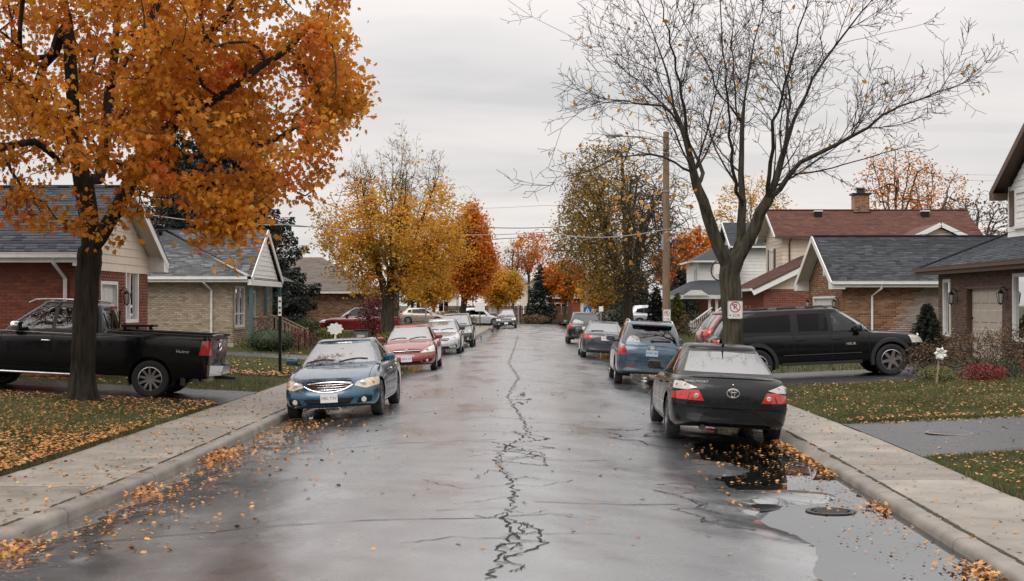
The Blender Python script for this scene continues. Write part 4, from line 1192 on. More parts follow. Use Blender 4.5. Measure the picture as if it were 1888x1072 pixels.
far_house("distant white house showing between the yellow tree and the orange tree", -14.5, -8.4, 178, .2, 3.4, 5.4, M_siding_white, M_shingle_tan, wins=((1, 2.3, 1, 2.4), (3.8, 5.2, 1, 2.4)))
far_house("distant brick house low behind the silver pickup", -24.5, -17.5, 172, .2, 2.9, 4.8, M_brick_red, M_shingle_tan, wins=((1, 2.3, .9, 2.2), (4, 5.3, .9, 2.2)))

fn = thing("board_fence", "long reddish brown board fence across the far end of the street", "fence", (-1.5, 155, .15))
M_fence = mat("stained fence board", (.13, .06, .04), rough=.8, colors=[(.10, .045, .03), (.15, .07, .045), (.12, .055, .036)])
for k in range(92):
    x = -8.6 + k * .15
    if -.1 < x < .0: continue
    MB().box(x, x + .135, 155, 155.03, .2, 2.0 + random.uniform(-.02, .02)).build("board", M_fence, fn, world=True)
for k in range(6): MB().box(-8.62 + k * 2.75, -8.5 + k * 2.75, 155.03, 155.15, .1, 2.1).build("post", M_fence, fn, world=True)
for z in (.5, 1.6): MB().box(-8.6, 5.2, 155.031, 155.07, z, z + .09).build("rail", M_fence, fn, world=True)

# ------------------------------------------------------------------ bark, twigs, leaves
M_bark_dark = mat("dark wet bark", (.034, .028, .022), rough=.85, var=.75, vscale=9, bump=1.0, bscale=30, stretch=(1, 1, .16), spec=.15, bdist=.05)
M_bark_grey = mat("grey brown bark", (.060, .053, .038), rough=.85, spec=.2, var=.7, vscale=9, bump=1.0, bdist=.05, bscale=30, stretch=(1, 1, .16))
M_twig = mat("grey twig", (.038, .029, .025), rough=.85, var=.2)
M_twig_dark = mat("dark twig", (.030, .022, .018), rough=.85)
def leafmat(name, cols, zone=None, transl=.5):
    return mat(name, cols[0], rough=.5, colors=cols, zone=zone, transl=transl, var=.30, vscale=1.4)
M_leaf_orange = leafmat("orange maple leaf", [(.40, .115, .010), (.60, .22, .016), (.66, .28, .024), (.50, .21, .020), (.72, .35, .05)],
                        zone=([(.52, .085, .020), (.64, .15, .030), (.56, .11, .022)], .6, .56))
M_leaf_yellow = leafmat("yellow leaf", [(.58, .27, .014), (.68, .36, .03), (.54, .25, .014), (.62, .40, .07), (.56, .20, .014)], zone=([(.14, .15, .025), (.26, .22, .03), (.40, .26, .03)], .35, .54))
M_leaf_amber = leafmat("amber leaf", [(.54, .16, .014), (.62, .22, .018), (.48, .12, .012), (.64, .29, .03)])
M_leaf_sparse = leafmat("last yellow leaf", [(.56, .30, .05), (.50, .22, .03), (.40, .15, .03), (.60, .36, .09)])
M_leaf_olive = leafmat("olive leaf", [(.10, .085, .025), (.19, .135, .035), (.34, .20, .03), (.48, .27, .035)])
M_leaf_brown = leafmat("brown leaf", [(.10, .062, .035), (.15, .09, .05), (.20, .11, .05), (.085, .06, .04)], transl=.2)
M_leaf_green = leafmat("green shrub leaf", [(.025, .04, .014), (.04, .058, .02), (.06, .075, .026)], transl=.15)
M_leaf_dark = leafmat("dark evergreen needle", [(.010, .017, .012), (.017, .026, .017), (.025, .034, .02)], transl=.1)
M_leaf_spruce = leafmat("spruce needle", [(.012, .020, .015), (.020, .031, .023), (.032, .044, .032)], transl=.1)
M_leaf_wine = leafmat("wine red leaf", [(.075, .012, .012), (.12, .018, .016), (.05, .012, .011), (.16, .03, .02)], transl=.25)
M_leaf_redshrub = leafmat("crimson leaf", [(.22, .03, .025), (.30, .05, .04), (.14, .025, .02)], transl=.25)
M_leaf_gold = leafmat("golden shrub leaf", [(.16, .14, .03), (.10, .11, .025), (.22, .19, .05)], transl=.2)
M_leaf_fallen = mat("fallen leaf", (.4, .17, .04), rough=.55, colors=[(.15, .058, .018), (.34, .125, .026), (.46, .19, .035), (.56, .30, .09), (.22, .08, .022), (.42, .23, .10)])

MAPLE = np.array([(0, -.48), (.40, -.38), (.27, -.10), (.54, .12), (.20, .16), (0, .56), (-.20, .16), (-.54, .12), (-.27, -.10), (-.40, -.38)])
def leaf_shape(kind):
    if kind == 'maple':
        z = .10 * np.abs(MAPLE[:, 0]) - .12 * MAPLE[:, 1] ** 2
        V = np.concatenate([[(0, 0, 0.02)], np.column_stack([MAPLE, z])]); n = len(MAPLE)
        F = np.array([(0, 1 + k, 1 + (k + 1) % n) for k in range(n)])
    elif kind == 'oval':
        o = np.array([(0, -.5), (.24, -.2), (.27, .1), (0, .5), (-.27, .1), (-.24, -.2)])
        V = np.column_stack([o, .22 * np.abs(o[:, 0]) - .10 * o[:, 1] ** 2]); F = np.array([(0, 1, 2), (0, 2, 3), (0, 3, 4), (0, 4, 5)])
    elif kind == 'spray':
        V = np.array([(0, -.5, 0), (.25, .05, .05), (0, .5, -.06), (-.25, .0, .05)]); F = np.array([(0, 1, 2), (0, 2, 3)])
    elif kind == 'needle':
        V = np.array([(-.09, -.5, 0), (.09, -.5, .03), (0, .5, -.03)], float); F = np.array([(0, 1, 2)])
    elif kind == 'tuft':
        V = np.array([(-.5, -.5, 0), (.5, -.45, .1), (.38, .5, -.05), (-.42, .4, .12)]); F = np.array([(0, 1, 2), (0, 2, 3)])
    return V.astype(np.float32), F
def rand_frames(n, up=.6, flat=None):
    """random rotations; up: how strongly faces look upwards"""
    N = rng.normal(0, 1, (n, 3)); N[:, 2] = np.abs(N[:, 2]) * .7 + up; N /= np.linalg.norm(N, axis=1)[:, None]
    T = rng.normal(0, 1, (n, 3)); T -= N * (T * N).sum(1)[:, None]; T /= np.linalg.norm(T, axis=1)[:, None]
    B = np.cross(N, T)
    return np.stack([T, B, N], 2)
def hang_frames(n):
    """leaves that hang from their stalks, blades turned every way"""
    B = rng.normal(0, .55, (n, 3)) + np.array((0, 0, -.65)); B /= np.linalg.norm(B, axis=1)[:, None]
    N = rng.normal(0, 1, (n, 3)) + np.array((0, 0, .6)); N -= B * (N * B).sum(1)[:, None]; N /= np.linalg.norm(N, axis=1)[:, None]
    return np.stack([np.cross(B, N), B, N], 2)
def leaves_mesh(name, P, size, kind, Rm=None, up=.6):
    n = len(P); V0, F0 = leaf_shape(kind)
    if Rm is None: Rm = rand_frames(n, up)
    s = size if np.ndim(size) else np.full(n, size)
    V = np.einsum('nij,kj->nki', Rm, V0) * s[:, None, None] + np.asarray(P)[:, None, :]
    F = np.arange(n)[:, None, None] * len(V0) + F0[None]
    return np_mesh(name, V.reshape(-1, 3), F.reshape(-1, 3))

class Tree:
    """Skeleton of nodes; radii follow from how many tips a branch carries."""
    def __init__(s, base): s.P = [np.array(base, float)]; s.par = [-1]; s.D = [np.array((0, 0, 1.))]
    def add(s, p, par):
        p = np.array(p, float); d = p - s.P[par]; l = np.linalg.norm(d)
        s.P.append(p); s.par.append(par); s.D.append(d / l if l > 0 else s.D[par]); return len(s.P) - 1
    def limb(s, pts, start=0, step=.35, jit=.03):
        """a hand-placed limb; returns its node numbers"""
        ids = []; cur = start; last = s.P[start]
        for q in pts:
            q = np.array(q, float); d = np.linalg.norm(q - last); n = max(1, int(d / step))
            for k in range(1, n + 1):
                p = last + (q - last) * k / n + (rng.normal(0, jit, 3) if k < n else 0)
                cur = s.add(p, cur); ids.append(cur)
            last = q
        return ids
    def near(s, p): return int(np.argmin(((np.array(s.P) - np.array(p)) ** 2).sum(1)))
    def reach(s, A, step=.3, jit=.06, curve=.45, minpar=0, maxlen=4.0, bend=.7, sag=0.0):
        """connect every attractor to the branch it would have grown from"""
        root = s.P[0]; A = np.array(A)
        n0 = len(s.P); cap = n0 + len(A) * 16
        P = np.zeros((cap, 3)); D = np.zeros((cap, 3)); P[:n0] = s.P; D[:n0] = s.D; n = n0; tips = []
        d0 = np.array([np.min(((P[:n0] - a) ** 2).sum(1)) for a in A])
        for i in np.argsort(d0):
            a = A[i]; v = a - P[minpar:n]; dist = np.linalg.norm(v, axis=1) + 1e-6
            cosang = (v * D[minpar:n]).sum(1) / dist
            cost = dist * (1 + bend * (1 - cosang))
            j = int(np.argmin(cost)) + minpar; L = dist[j - minpar]
            if L > maxlen: continue
            k = int(min(14, max(2, round(L / step)))); c = P[j] + D[j] * L * curve; cur = j
            for q in range(1, k + 1):
                t = q / k; p = (1 - t) ** 2 * P[j] + 2 * t * (1 - t) * c + t * t * a
                p[2] -= sag * L * t * t
                if q < k: p = p + rng.normal(0, jit, 3) * min(1, L)
                cur2 = s.add(p, cur); P[n] = p; D[n] = s.D[-1]; n += 1; cur = cur2
            tips.append(cur)
        return tips
    def branch(s, start, d, L, level, rise=.05, wig=.10, dens=(0, 4.8, 6.5, 3.0), inside=None):
        """a long, nearly straight branch that carries shorter ones, down to spur twigs"""
        n = max(2, int(L / (.24 if level < 3 else .14))); cur = start; st = L / n; side = rng.uniform(0, 6.283)
        for k in range(1, n + 1):
            d = d + rng.normal(0, wig, 3) * (.6 if level < 3 else 1) + np.array((0, 0, rise)); d = d / np.linalg.norm(d)
            p = s.P[cur] + d * st
            if inside is not None and level < 3 and not inside(p[None])[0]: break
            cur = s.add(p, cur)
            if level < 3 and k / n > (.16 if level > 1 else .1):
                m = rng.poisson(dens[level] * st)
                for _ in range(m):
                    side += 2.4 + rng.normal(0, .5)
                    u = np.cross(d, (0.3, .2, 1.)); u /= np.linalg.norm(u); v = np.cross(d, u)
                    a = math.radians(rng.uniform(32, 62)); q = d * math.cos(a) + (u * math.cos(side) + v * math.sin(side)) * math.sin(a)
                    s.branch(cur, q, L * rng.uniform(.26, .55) * (1.08 - .62 * k / n) if level < 2 else rng.uniform(.08, .30), level + 1, rise, wig, dens, inside)
    def sprout(s, ids, dens, lo, hi, skip=.15, inside=None, ang=(30, 60), rise=.05, up=.25, end=True):
        for i, k in enumerate(ids):
            t = i / max(1, len(ids) - 1)
            if t < skip: continue
            for _ in range(rng.poisson(dens)):
                d = s.D[k]; r = rng.normal(0, 1, 3); r[2] = abs(r[2]) * up + .1; r -= d * r.dot(d); r /= np.linalg.norm(r)
                a = math.radians(rng.uniform(*ang)); s.branch(k, d * math.cos(a) + r * math.sin(a), rng.uniform(lo, hi) * (1.1 - .5 * t), 1, rise, inside=inside)
        if end: s.branch(ids[-1], s.D[ids[-1]], hi * .55, 1, rise, inside=inside)
    def radii(s, r_tip, r_root, taper=None):
        n = len(s.P); cnt = np.zeros(n); kids = np.zeros(n, int); par = np.array(s.par)
        for i in range(1, n): kids[par[i]] += 1
        cnt[kids == 0] = 1
        for i in range(n - 1, 0, -1): cnt[par[i]] += cnt[i]
        e = math.log(r_root / r_tip) / math.log(max(2, cnt[0]))
        s.r = r_tip * np.maximum(cnt, 1) ** e
        if taper:
            ln = np.zeros(n)
            for i in range(1, n): ln[i] = ln[par[i]] + np.linalg.norm(s.P[i] - s.P[par[i]])
            s.r = np.maximum(r_tip, s.r * np.exp(-np.maximum(0, ln - taper[0]) * taper[1]))
        return s.r
    def chains(s):
        n = len(s.P); kids = [[] for _ in range(n)]
        for i in range(1, n): kids[s.par[i]].append(i)
        out = []; st = [(0, None)]
        while st:
            i, frm = st.pop(); ch = [] if frm is None else [frm]
            ch.append(i)
            while kids[ch[-1]]:
                ks = sorted(kids[ch[-1]], key=lambda k: -s.r[k])
                for k in ks[1:]: st.append((k, ch[-1]))
                ch.append(ks[0])
            if len(ch) > 1: out.append((ch, frm is not None))
        return out
    def meshes(s, thick, flare=0.0):
        """(MB of trunk and limbs, MB of branches and twigs thinner than `thick`)"""
        big, small = MB(), MB()
        for ch, br in s.chains():
            rad = [float(s.r[k]) for k in ch]
            if br: rad[0] = rad[1]
            pts = [s.P[k] for k in ch]
            if rad[0] > thick:
                cut = next((k for k, r in enumerate(rad) if r < thick), len(rad))
                a = min(cut + 1, len(pts))
                if a > 1: big.tube(pts[:a], rad[:a], 30 if rad[0] > .12 else 8, cap=False, ridge=.055 if rad[0] > .12 else 0)
                if cut < len(pts) - 1: small.tube(pts[cut:], rad[cut:], 4, cap=False)
            else: small.tube(pts, rad, 4 if rad[0] > .02 else 3, cap=False)
        return big, small

def tree_thing(name, label, base, T, bark, twig, thick=.045, group=None, rootflare=True, cat="tree"):
    t = thing(name, label, cat, base, group=group)
    big, small = T.meshes(thick)
    if rootflare:
        r = float(T.r[0]); b = Vector(base)
        n = 30; prof = [(r * 1.65, -.12), (r * 1.35, .08), (r * 1.15, .28), (r * 1.02, .6)]
        big.lathe([(q, z) for q, z in prof], n, base)
        out = []
        for x, y, z in big.v[-n * 4:]:
            an = math.atan2(y - b.y, x - b.x); k = 1 + .055 * (math.sin(7 * an) + .8 * math.sin(12 * an)) + .10 * math.sin(5 * an + 1) * max(0, .45 - (z - b.z)) / .45
            out.append((b.x + (x - b.x) * k, b.y + (y - b.y) * k, z))
        big.v[-n * 4:] = out
    big.build("trunk", bark, t, smooth=True, world=True, angle=80)
    if small.v:
        o = small.build("branches", twig, t, world=True, kind="stuff", smooth=False)
        o.data.shade_smooth()
    return t

def ell_points(n, c, r, lo=.0, fn=None):
    out = []
    while len(out) < n:
        q = rng.uniform(-1, 1, (n, 3)); d = np.linalg.norm(q, axis=1); q = q[(d < 1) & (d > lo)]
        p = q * np.array(r) + np.array(c)
        if fn is not None: p = p[fn(p)]
        out += list(p)
    return np.array(out[:n])
def PX(px, py, Y): return ((px - 965) / 2622 * Y, Y, CAM_H - (py - 562) / 2622 * Y)
def project(P):
    P = np.asarray(P); return 965 + P[:, 0] / P[:, 1] * 2622, 562 + (CAM_H - P[:, 2]) / P[:, 1] * 2622

# ================================================================== the big orange maple, left
bx, by = -8.45, 27.2; bz = float(lawn_z(bx, by))
T = Tree((bx, by, bz - .05))
tr = T.limb([PX(152, 640, 27.2), PX(158, 520, 27.2), PX(165, 450, 27.2)], jit=.006, step=.12)
fork = tr[-1]
l1 = T.limb([PX(160, 390, 27.2), PX(150, 330, 27.1), PX(135, 250, 27.0), PX(128, 130, 26.7), PX(120, 30, 26.4), PX(115, -90, 26.2)], fork, jit=.02)
l2 = T.limb([PX(180, 330, 27.6), PX(195, 220, 28.0), PX(205, 130, 28.3), PX(215, 20, 28.6), PX(230, -120, 28.9)], l1[1], jit=.02)
l3 = T.limb([PX(200, 410, 26.9), PX(232, 350, 26.4), PX(270, 270, 25.9), PX(330, 220, 25.5), PX(400, 180, 25.2), PX(480, 120, 25.0), PX(560, 60, 25.0)], tr[-2], jit=.02)
l4 = T.limb([PX(300, 140, 26.3), PX(380, 60, 26.4), PX(470, -40, 26.5)], l3[7], jit=.04)
l5 = T.limb([PX(110, 300, 26.6), PX(60, 260, 26.0), PX(0, 270, 25.5), PX(-60, 250, 25)], l1[3], jit=.04)
l6 = T.limb([PX(250, 90, 27.0), PX(290, 0, 27.2), PX(340, -110, 27.4)], l2[5], jit=.04)
l7 = T.limb([PX(330, 290, 27.3), PX(420, 280, 27.6), PX(520, 250, 28.0), PX(610, 210, 28.2)], l3[4], jit=.04)
l8 = T.limb([PX(60, 180, 27.5), PX(0, 120, 28.0), PX(-90, 60, 28.4)], l1[8], jit=.04)
l9 = T.limb([PX(330, 330, 25.2), PX(390, 350, 24.8), PX(430, 390, 24.6)], l3[6], jit=.04)
# where the foliage stands in the crown: a lumpy volume, its outline as in the photo
def maple_in(p):
    px, py = project(p)
    right = np.interp(py, [-160, 0, 60, 110, 150, 205, 250, 300, 330, 370, 410, 450], [600, 660, 655, 670, 685, 675, 655, 600, 590, 545, 480, 440])
    low = np.interp(px, [-200, 0, 40, 100, 150, 210, 260, 300, 350, 400, 440, 520, 600, 690], [325, 325, 328, 315, 298, 300, 325, 322, 350, 410, 435, 385, 325, 250])
    left_gap = (px > 318) & (px < 455) & (py > 225 + wob(p[:, 0], p[:, 2], 3) * 14) & (py < 318) & (wob(p[:, 0] * 2, p[:, 2] * 3, 1.7) < .45)
    return (px < right + wob(p[:, 1] * .8, p[:, 2], 1.9) * 30 - 8) & (py < low + wob(p[:, 0], p[:, 1], 2.1) * 26) & (p[:, 2] > 3.0) & ~left_gap & (wob(p[:, 0] * 1.1 + 5, p[:, 2] * 1.9 + p[:, 1] * .6, 1.5) > -.30)
A = ell_points(1150, (bx + .3, by - .2, 8.0), (6.1, 5.6, 5.6), .25, maple_in)
A2 = ell_points(160, (bx + 3.2, by - 2.0, 5.0), (2.6, 2.2, 1.9), 0, maple_in)
# a few low hanging sprays
A3 = np.array([PX(50 + rng.uniform(-45, 35), 372 + rng.uniform(-25, 30), 25.6 + rng.uniform(-.6, .6)) for _ in range(12)] + [PX(105 + rng.uniform(-40, 40), 420 + rng.uniform(-16, 14), 25.8) for _ in range(6)]
              + [PX(420 + rng.uniform(-45, 30), 415 + rng.uniform(-35, 25), 24.8 + rng.uniform(-.5, .5)) for _ in range(34)] + [PX(262 + rng.uniform(-15, 22), 385 + rng.uniform(-40, 25), 26.2) for _ in range(8)]
              + [PX(640 + rng.uniform(-50, 40), 170 + rng.uniform(-60, 40), 26.8 + rng.uniform(-1, 1)) for _ in range(30)])
tips = T.reach(np.concatenate([A, A2, A3]), step=.35, jit=.07, minpar=fork - 1, maxlen=4.5, sag=.06)
T.radii(.010, .215)
maple = tree_thing("maple_tree", "large orange maple on the left lawn in front of the black pickup", (bx, by, bz), T, M_bark_dark, M_twig_dark, .05)
TP = np.array([T.P[k] for k in tips]); TD = np.array([T.D[k] for k in tips])
per = 52
n = len(TP) * per
src = np.repeat(np.arange(len(TP)), per)
P = TP[src] - TD[src] * rng.uniform(0, .75, (n, 1)) + rng.normal(0, 1, (n, 3)) * np.array([.20, .20, .085])
P[:, 2] -= .06
in_tip = maple_in(TP)[src]; ok = maple_in(P) | (~in_tip & (rng.uniform(0, 1, n) < .6)) | (rng.uniform(0, 1, n) < .10); P = P[ok]
sz = rng.uniform(.075, .135, len(P)); Rm = hang_frames(len(P))
px, py = project(P)
dist = np.linalg.norm(P - np.array([0, 0, CAM_H]), axis=1)
vis = (px > 0) & (px < 1888) & (py > 0)
order = np.argsort(np.where(vis, dist / sz, 1e9))[:300]
mk = np.ones(len(P), bool); mk[order] = False
link_mesh("crown", leaves_mesh("crown", P[mk] - np.array(maple.location), sz[mk], 'maple', Rm[mk]), M_leaf_orange, maple, "stuff")
LV, LF = leaf_shape('maple'); leaf_me = np_mesh("leaf", LV, LF); leaf_me.materials.append(M_leaf_orange)
for i in order:
    o = bpy.data.objects.new("leaf", leaf_me); COL.objects.link(o)
    mt = Matrix.Identity(4)
    for a in range(3):
        for b in range(3): mt[a][b] = float(Rm[i][a, b] * sz[i])
        mt[a][3] = float(P[i][a] - maple.location[a])
    o.matrix_basis = mt; o.parent = maple

# ================================================================== the nearly bare tree, right
bx, by = 5.24, 35.5; bz = float(lawn_z(bx, by))
T = Tree((bx, by, bz - .05)); Y = by
tr = T.limb([PX(1351, 600, Y), PX(1348, 540, Y), PX(1345, 500, Y)], jit=.005, step=.12)
f = tr[-1]
la = T.limb([PX(1325, 455, Y - .1), PX(1305, 400, Y - .3), PX(1285, 345, Y - .4), PX(1272, 290, Y - .5), PX(1255, 230, Y - .6), PX(1238, 170, Y - .7), PX(1222, 110, Y - .9), PX(1200, 50, Y - 1.1), PX(1165, -20, Y - 1.3)], f, jit=.02)
la2 = T.limb([PX(1296, 320, Y + .5), PX(1268, 260, Y + 1.0), PX(1236, 205, Y + 1.4), PX(1180, 150, Y + 1.8), PX(1120, 105, Y + 2.1), PX(1050, 65, Y + 2.4), PX(1010, 45, Y + 2.6)], la[4], jit=.02)
lb = T.limb([PX(1366, 440, Y + .2), PX(1368, 380, Y + .3), PX(1366, 320, Y + .4), PX(1368, 260, Y + .5), PX(1372, 190, Y + .5), PX(1385, 110, Y + .4), PX(1405, 20, Y + .3), PX(1420, -80, Y + .2)], f, jit=.02)
lb2 = T.limb([PX(1360, 220, Y + .9), PX(1352, 140, Y + 1.3), PX(1352, 50, Y + 1.5), PX(1345, -60, Y + 1.8)], lb[8], jit=.03)
lb3 = T.limb([PX(1330, 180, Y - .4), PX(1300, 110, Y - .9), PX(1260, 40, Y - 1.3), PX(1235, -40, Y - 1.6)], lb[8], jit=.03)
lc = T.limb([PX(1392, 420, Y - .2), PX(1415, 370, Y - .4), PX(1434, 320, Y - .5), PX(1450, 265, Y - .6), PX(1470, 205, Y - .8), PX(1498, 145, Y - 1.0), PX(1540, 85, Y - 1.2), PX(1590, 20, Y - 1.4), PX(1640, -40, Y - 1.6)], f, jit=.02)
lc2 = T.limb([PX(1458, 190, Y + .2), PX(1444, 100, Y + .6), PX(1440, 20, Y + .8), PX(1450, -70, Y + 1)], lc[7], jit=.03)
ld = T.limb([PX(1475, 300, Y - .9), PX(1540, 268, Y - 1.3), PX(1600, 236, Y - 1.7), PX(1660, 196, Y - 2.0), PX(1730, 170, Y - 2.2), PX(1800, 145, Y - 2.4)], lc[4], jit=.03)
le = T.limb([PX(1245, 300, Y - 1.1), PX(1200, 285, Y - 1.5), PX(1140, 290, Y - 1.9), PX(1070, 320, Y - 2.3), PX(985, 355, Y - 2.6)], la[5], jit=.03)
lf = T.limb([PX(1220, 195, Y - 1.4), PX(1150, 185, Y - 2.0), PX(1080, 200, Y - 2.4), PX(1010, 250, Y - 2.7)], la[8], jit=.03)
lv1 = T.limb([PX(1352, 320, Y - 1.0), PX(1342, 180, Y - 2.4), PX(1330, 40, Y - 3.8), PX(1318, -110, Y - 5.2), PX(1310, -200, Y - 6.2)], lb[3], jit=.03)
lv2 = T.limb([PX(1425, 250, Y - 1.8), PX(1460, 110, Y - 3.2), PX(1500, -40, Y - 4.6), PX(1530, -170, Y - 5.8)], lc[4], jit=.03)
lv3 = T.limb([PX(1262, 200, Y - 1.8), PX(1235, 80, Y - 3.2), PX(1210, -60, Y - 4.8), PX(1190, -180, Y - 6.0)], la[6], jit=.03)
def bare_in(p):
    px, py = project(p)
    lo = np.interp(px, [950, 1000, 1100, 1200, 1260, 1340, 1420, 1480, 1560, 1640, 1720, 1800], [350, 380, 370, 400, 470, 330, 330, 400, 345, 300, 250, 190])
    hi = np.interp(px, [950, 1010, 1060, 1640, 1700, 1800], [300, 50, -160, -160, 90, 120])
    return (py < lo) & (py > hi) & (px > 955) & (px < 1810) & (p[:, 2] > 4.0)
for ids, dn, lo_, hi_, sk in ((la, .62, .9, 2.3, .30), (la2, .60, .8, 2.0, .15), (lb, .60, .9, 2.2, .25), (lb2, .55, .8, 2.0, .1), (lb3, .55, .8, 1.9, .1), (lc, .62, .9, 2.3, .25),
                              (lc2, .55, .8, 2.0, .1), (ld, 1.05, .8, 1.7, .1), (le, .55, .6, 1.3, .1), (lf, .5, .7, 1.4, .1), (lv1, .6, .8, 1.9, .25), (lv2, .6, .8, 1.9, .2), (lv3, .6, .8, 1.9, .2)):
    o_ = any(ids is q for q in (la, la2, ld, le, lf, lc)); T.sprout(ids, dn * (2.8 if o_ else 1.9), lo_ * 1.15, hi_ * (1.6 if o_ else 1.25), sk * .8, end=not any(ids is q for q in (ld, le, lf)), up=.1 if o_ else .25)
kid = set(T.par); tips = [k for k in range(len(T.P)) if k not in kid]
T.radii(.0056, .25, (3.2, .17))
bare = tree_thing("bare_tree", "tall nearly bare tree with a low fork beside the long black SUV", (bx, by, bz), T, M_bark_grey, M_twig, .05)
P = np.array([T.P[k] for k in tips])
sel = rng.uniform(0, 1, len(P)) < 185 / len(P)
P = np.concatenate([P[sel], np.array([PX(rng.normal(1190, 55), rng.normal(350, 75), Y - 2 + rng.uniform(-1, 1)) for _ in range(110)])])
px, py = project(P); P = P[(py < 500)]
P[:, 2] -= .05
order = np.arange(len(P)); bl = leaf_shape('oval'); bme = np_mesh("leaf", *bl); bme.materials.append(M_leaf_sparse)
Rm = rand_frames(len(P), -.2)
for i in range(min(300, len(P))):
    o = bpy.data.objects.new("leaf", bme); COL.objects.link(o); s_ = random.uniform(.09, .17)
    mt = Matrix.Identity(4)
    for a in range(3):
        for b in range(3): mt[a][b] = float(Rm[i][a, b] * s_)
        mt[a][3] = float(P[i][a] - bare.location[a])
    o.matrix_basis = mt; o.parent = bare

# ================================================================== generic broad-leaved tree
def leaf_tree(name, label, base, trunk_h, trunk_r, crown_c, crown_r, nA, lmat, per, lsize, bark=None, twig=None, kind='oval', leaf_fn=None, in_fn=None, limbs=4, spread=.25, lo=.2, r_tip=.012, group=None, thick=.05, up=.5, twiggy=0):
    lim = []
    base = tuple(map(float, base)); T = Tree((base[0], base[1], base[2] - .05)); c = np.array(crown_c, float)
    top = np.array((base[0] + (c[0] - base[0]) * .3, base[1], base[2] + trunk_h))
    tr = T.limb([top], jit=.02); f = tr[-1]
    for k in range(limbs):
        a = 2 * math.pi * k / limbs + rng.uniform(0, .8)
        e = c + np.array((math.cos(a) * crown_r[0] * .45, math.sin(a) * crown_r[1] * .45, crown_r[2] * rng.uniform(.2, .6)))
        lim.append(T.limb([top * .55 + e * .45 + np.array((0, 0, -.2)), e], f, jit=.05, step=.5))
    lim.append(T.limb([c + np.array((0, 0, crown_r[2] * .8))], f, jit=.06, step=.5))
    for ids in lim if twiggy else (): T.sprout(ids, .7 * twiggy, crown_r[0] * .25, crown_r[0] * .62, .25, rise=.07)
    A = ell_points(nA, c, crown_r, lo, in_fn)
    kid0 = set(T.par); tips = [k for k in range(len(T.P)) if k not in kid0] if twiggy else []
    if nA: tips += T.reach(A, step=.4, jit=.05, minpar=f, maxlen=6, bend=1.1)
    T.radii(r_tip, trunk_r, (trunk_h + 1.0, .16) if twiggy else None)
    t = tree_thing(name, label, base, T, bark or M_bark_grey, twig or M_twig_dark, thick, group)
    P = np.array([T.P[k] for k in tips]); D = np.array([T.D[k] for k in tips])
    if leaf_fn is not None: k = leaf_fn(P); P, D = P[k], D[k]
    if per and len(P):
        src = np.repeat(np.arange(len(P)), per); n = len(src)
        Q = P[src] - D[src] * rng.uniform(0, spread * 3, (n, 1)) + rng.normal(0, spread, (n, 3)) * np.array([1, 1, .75])
        link_mesh("crown", leaves_mesh("crown", Q - np.array(t.location), rng.uniform(.7, 1.25, n) * lsize, kind, up=up), lmat, t, "stuff")
    return t

# yellow maple with bare top, left of the road
zz = lambda x, y: float(lawn_z(x, y))
def yel_in(p):
    px, py = project(p)
    return (py < np.interp(px, [570, 600, 650, 720, 800, 860], [440, 500, 540, 545, 535, 480]) + wob(p[:, 0], p[:, 1], 2) * 12) & (px > 572) & (wob(p[:, 0] * 1.3, p[:, 2] * 1.3 + p[:, 1], 1.5) > -.75)
t = leaf_tree("maple_tree", "yellow and green maple with bare upper twigs behind the red sedan", (-6.5, 67.5, zz(-6.5, 67.5)), 1.9, .30, (-6.2, 67.5, 5.6), (3.9, 3.6, 3.6), 820, M_leaf_yellow, 25, .155, M_bark_grey, M_twig_dark, leaf_fn=lambda P: (P[:, 2] < 6.9 + rng.normal(0, .7, len(P))), in_fn=yel_in, limbs=7, spread=.24, twiggy=.55)
# its thin bare top is a second, taller tree behind
leaf_tree("tall_tree", "tall thin tree with bare crown rising behind the yellow maple", (-7.6, 84, zz(-7.6, 84)), 3.2, .17, (-7.2, 84, 8.0), (4.6, 3.6, 4.0), 60, M_leaf_yellow, 1, .17, M_bark_grey, M_twig, leaf_fn=lambda P: rng.uniform(0, 1, len(P)) < .2, limbs=9, r_tip=.007, twiggy=.8)
leaf_tree("maple_tree", "upright orange tree at the kerb behind the parked cars on the left", (-5.6, 140 - 11, .2), 3.0, .28, (-4.6, 129, 7.2), (2.4, 2.2, 4.4), 520, M_leaf_amber, 46, .26, M_bark_dark, M_twig_dark, in_fn=lambda p: np.abs(p[:, 0] + 4.6) < 2.3 * np.clip((12.2 - p[:, 2]) / 6, .12, 1), spread=.34, limbs=5)
# dense brown and olive tree, right
def olv(p):
    px, py = project(p)
    return (px > np.interp(py, [250, 300, 400, 480, 560], [1085, 1055, 1025, 1008, 1030])) & (py < np.interp(px, [1010, 1060, 1150, 1260], [480, 545, 560, 540]) + wob(p[:, 0], p[:, 1], 2) * 10)
leaf_tree("street_tree", "dense brown and olive street tree beside the wooden utility pole", (6.1, 82, zz(6.1, 82)), 2.2, .30, (5.6, 81, 6.6), (4.6, 3.8, 5.1), 4600, M_leaf_olive, 7, .15, M_bark_grey, M_twig, leaf_fn=lambda P: rng.uniform(0, 1, len(P)) < np.clip(.78 - (P[:, 0] - 4.0) * .30, .06, 1), in_fn=olv, limbs=6, r_tip=.0095)
leaf_tree("street_tree", "second grey trunked tree just behind the dense olive street tree", (6.6, 90, zz(6.6, 90)), 2.6, .26, (6.6, 90, 6.6), (3.4, 3.2, 4.0), 1000, M_leaf_brown, 10, .17, M_bark_grey, M_twig, limbs=5, r_tip=.015)
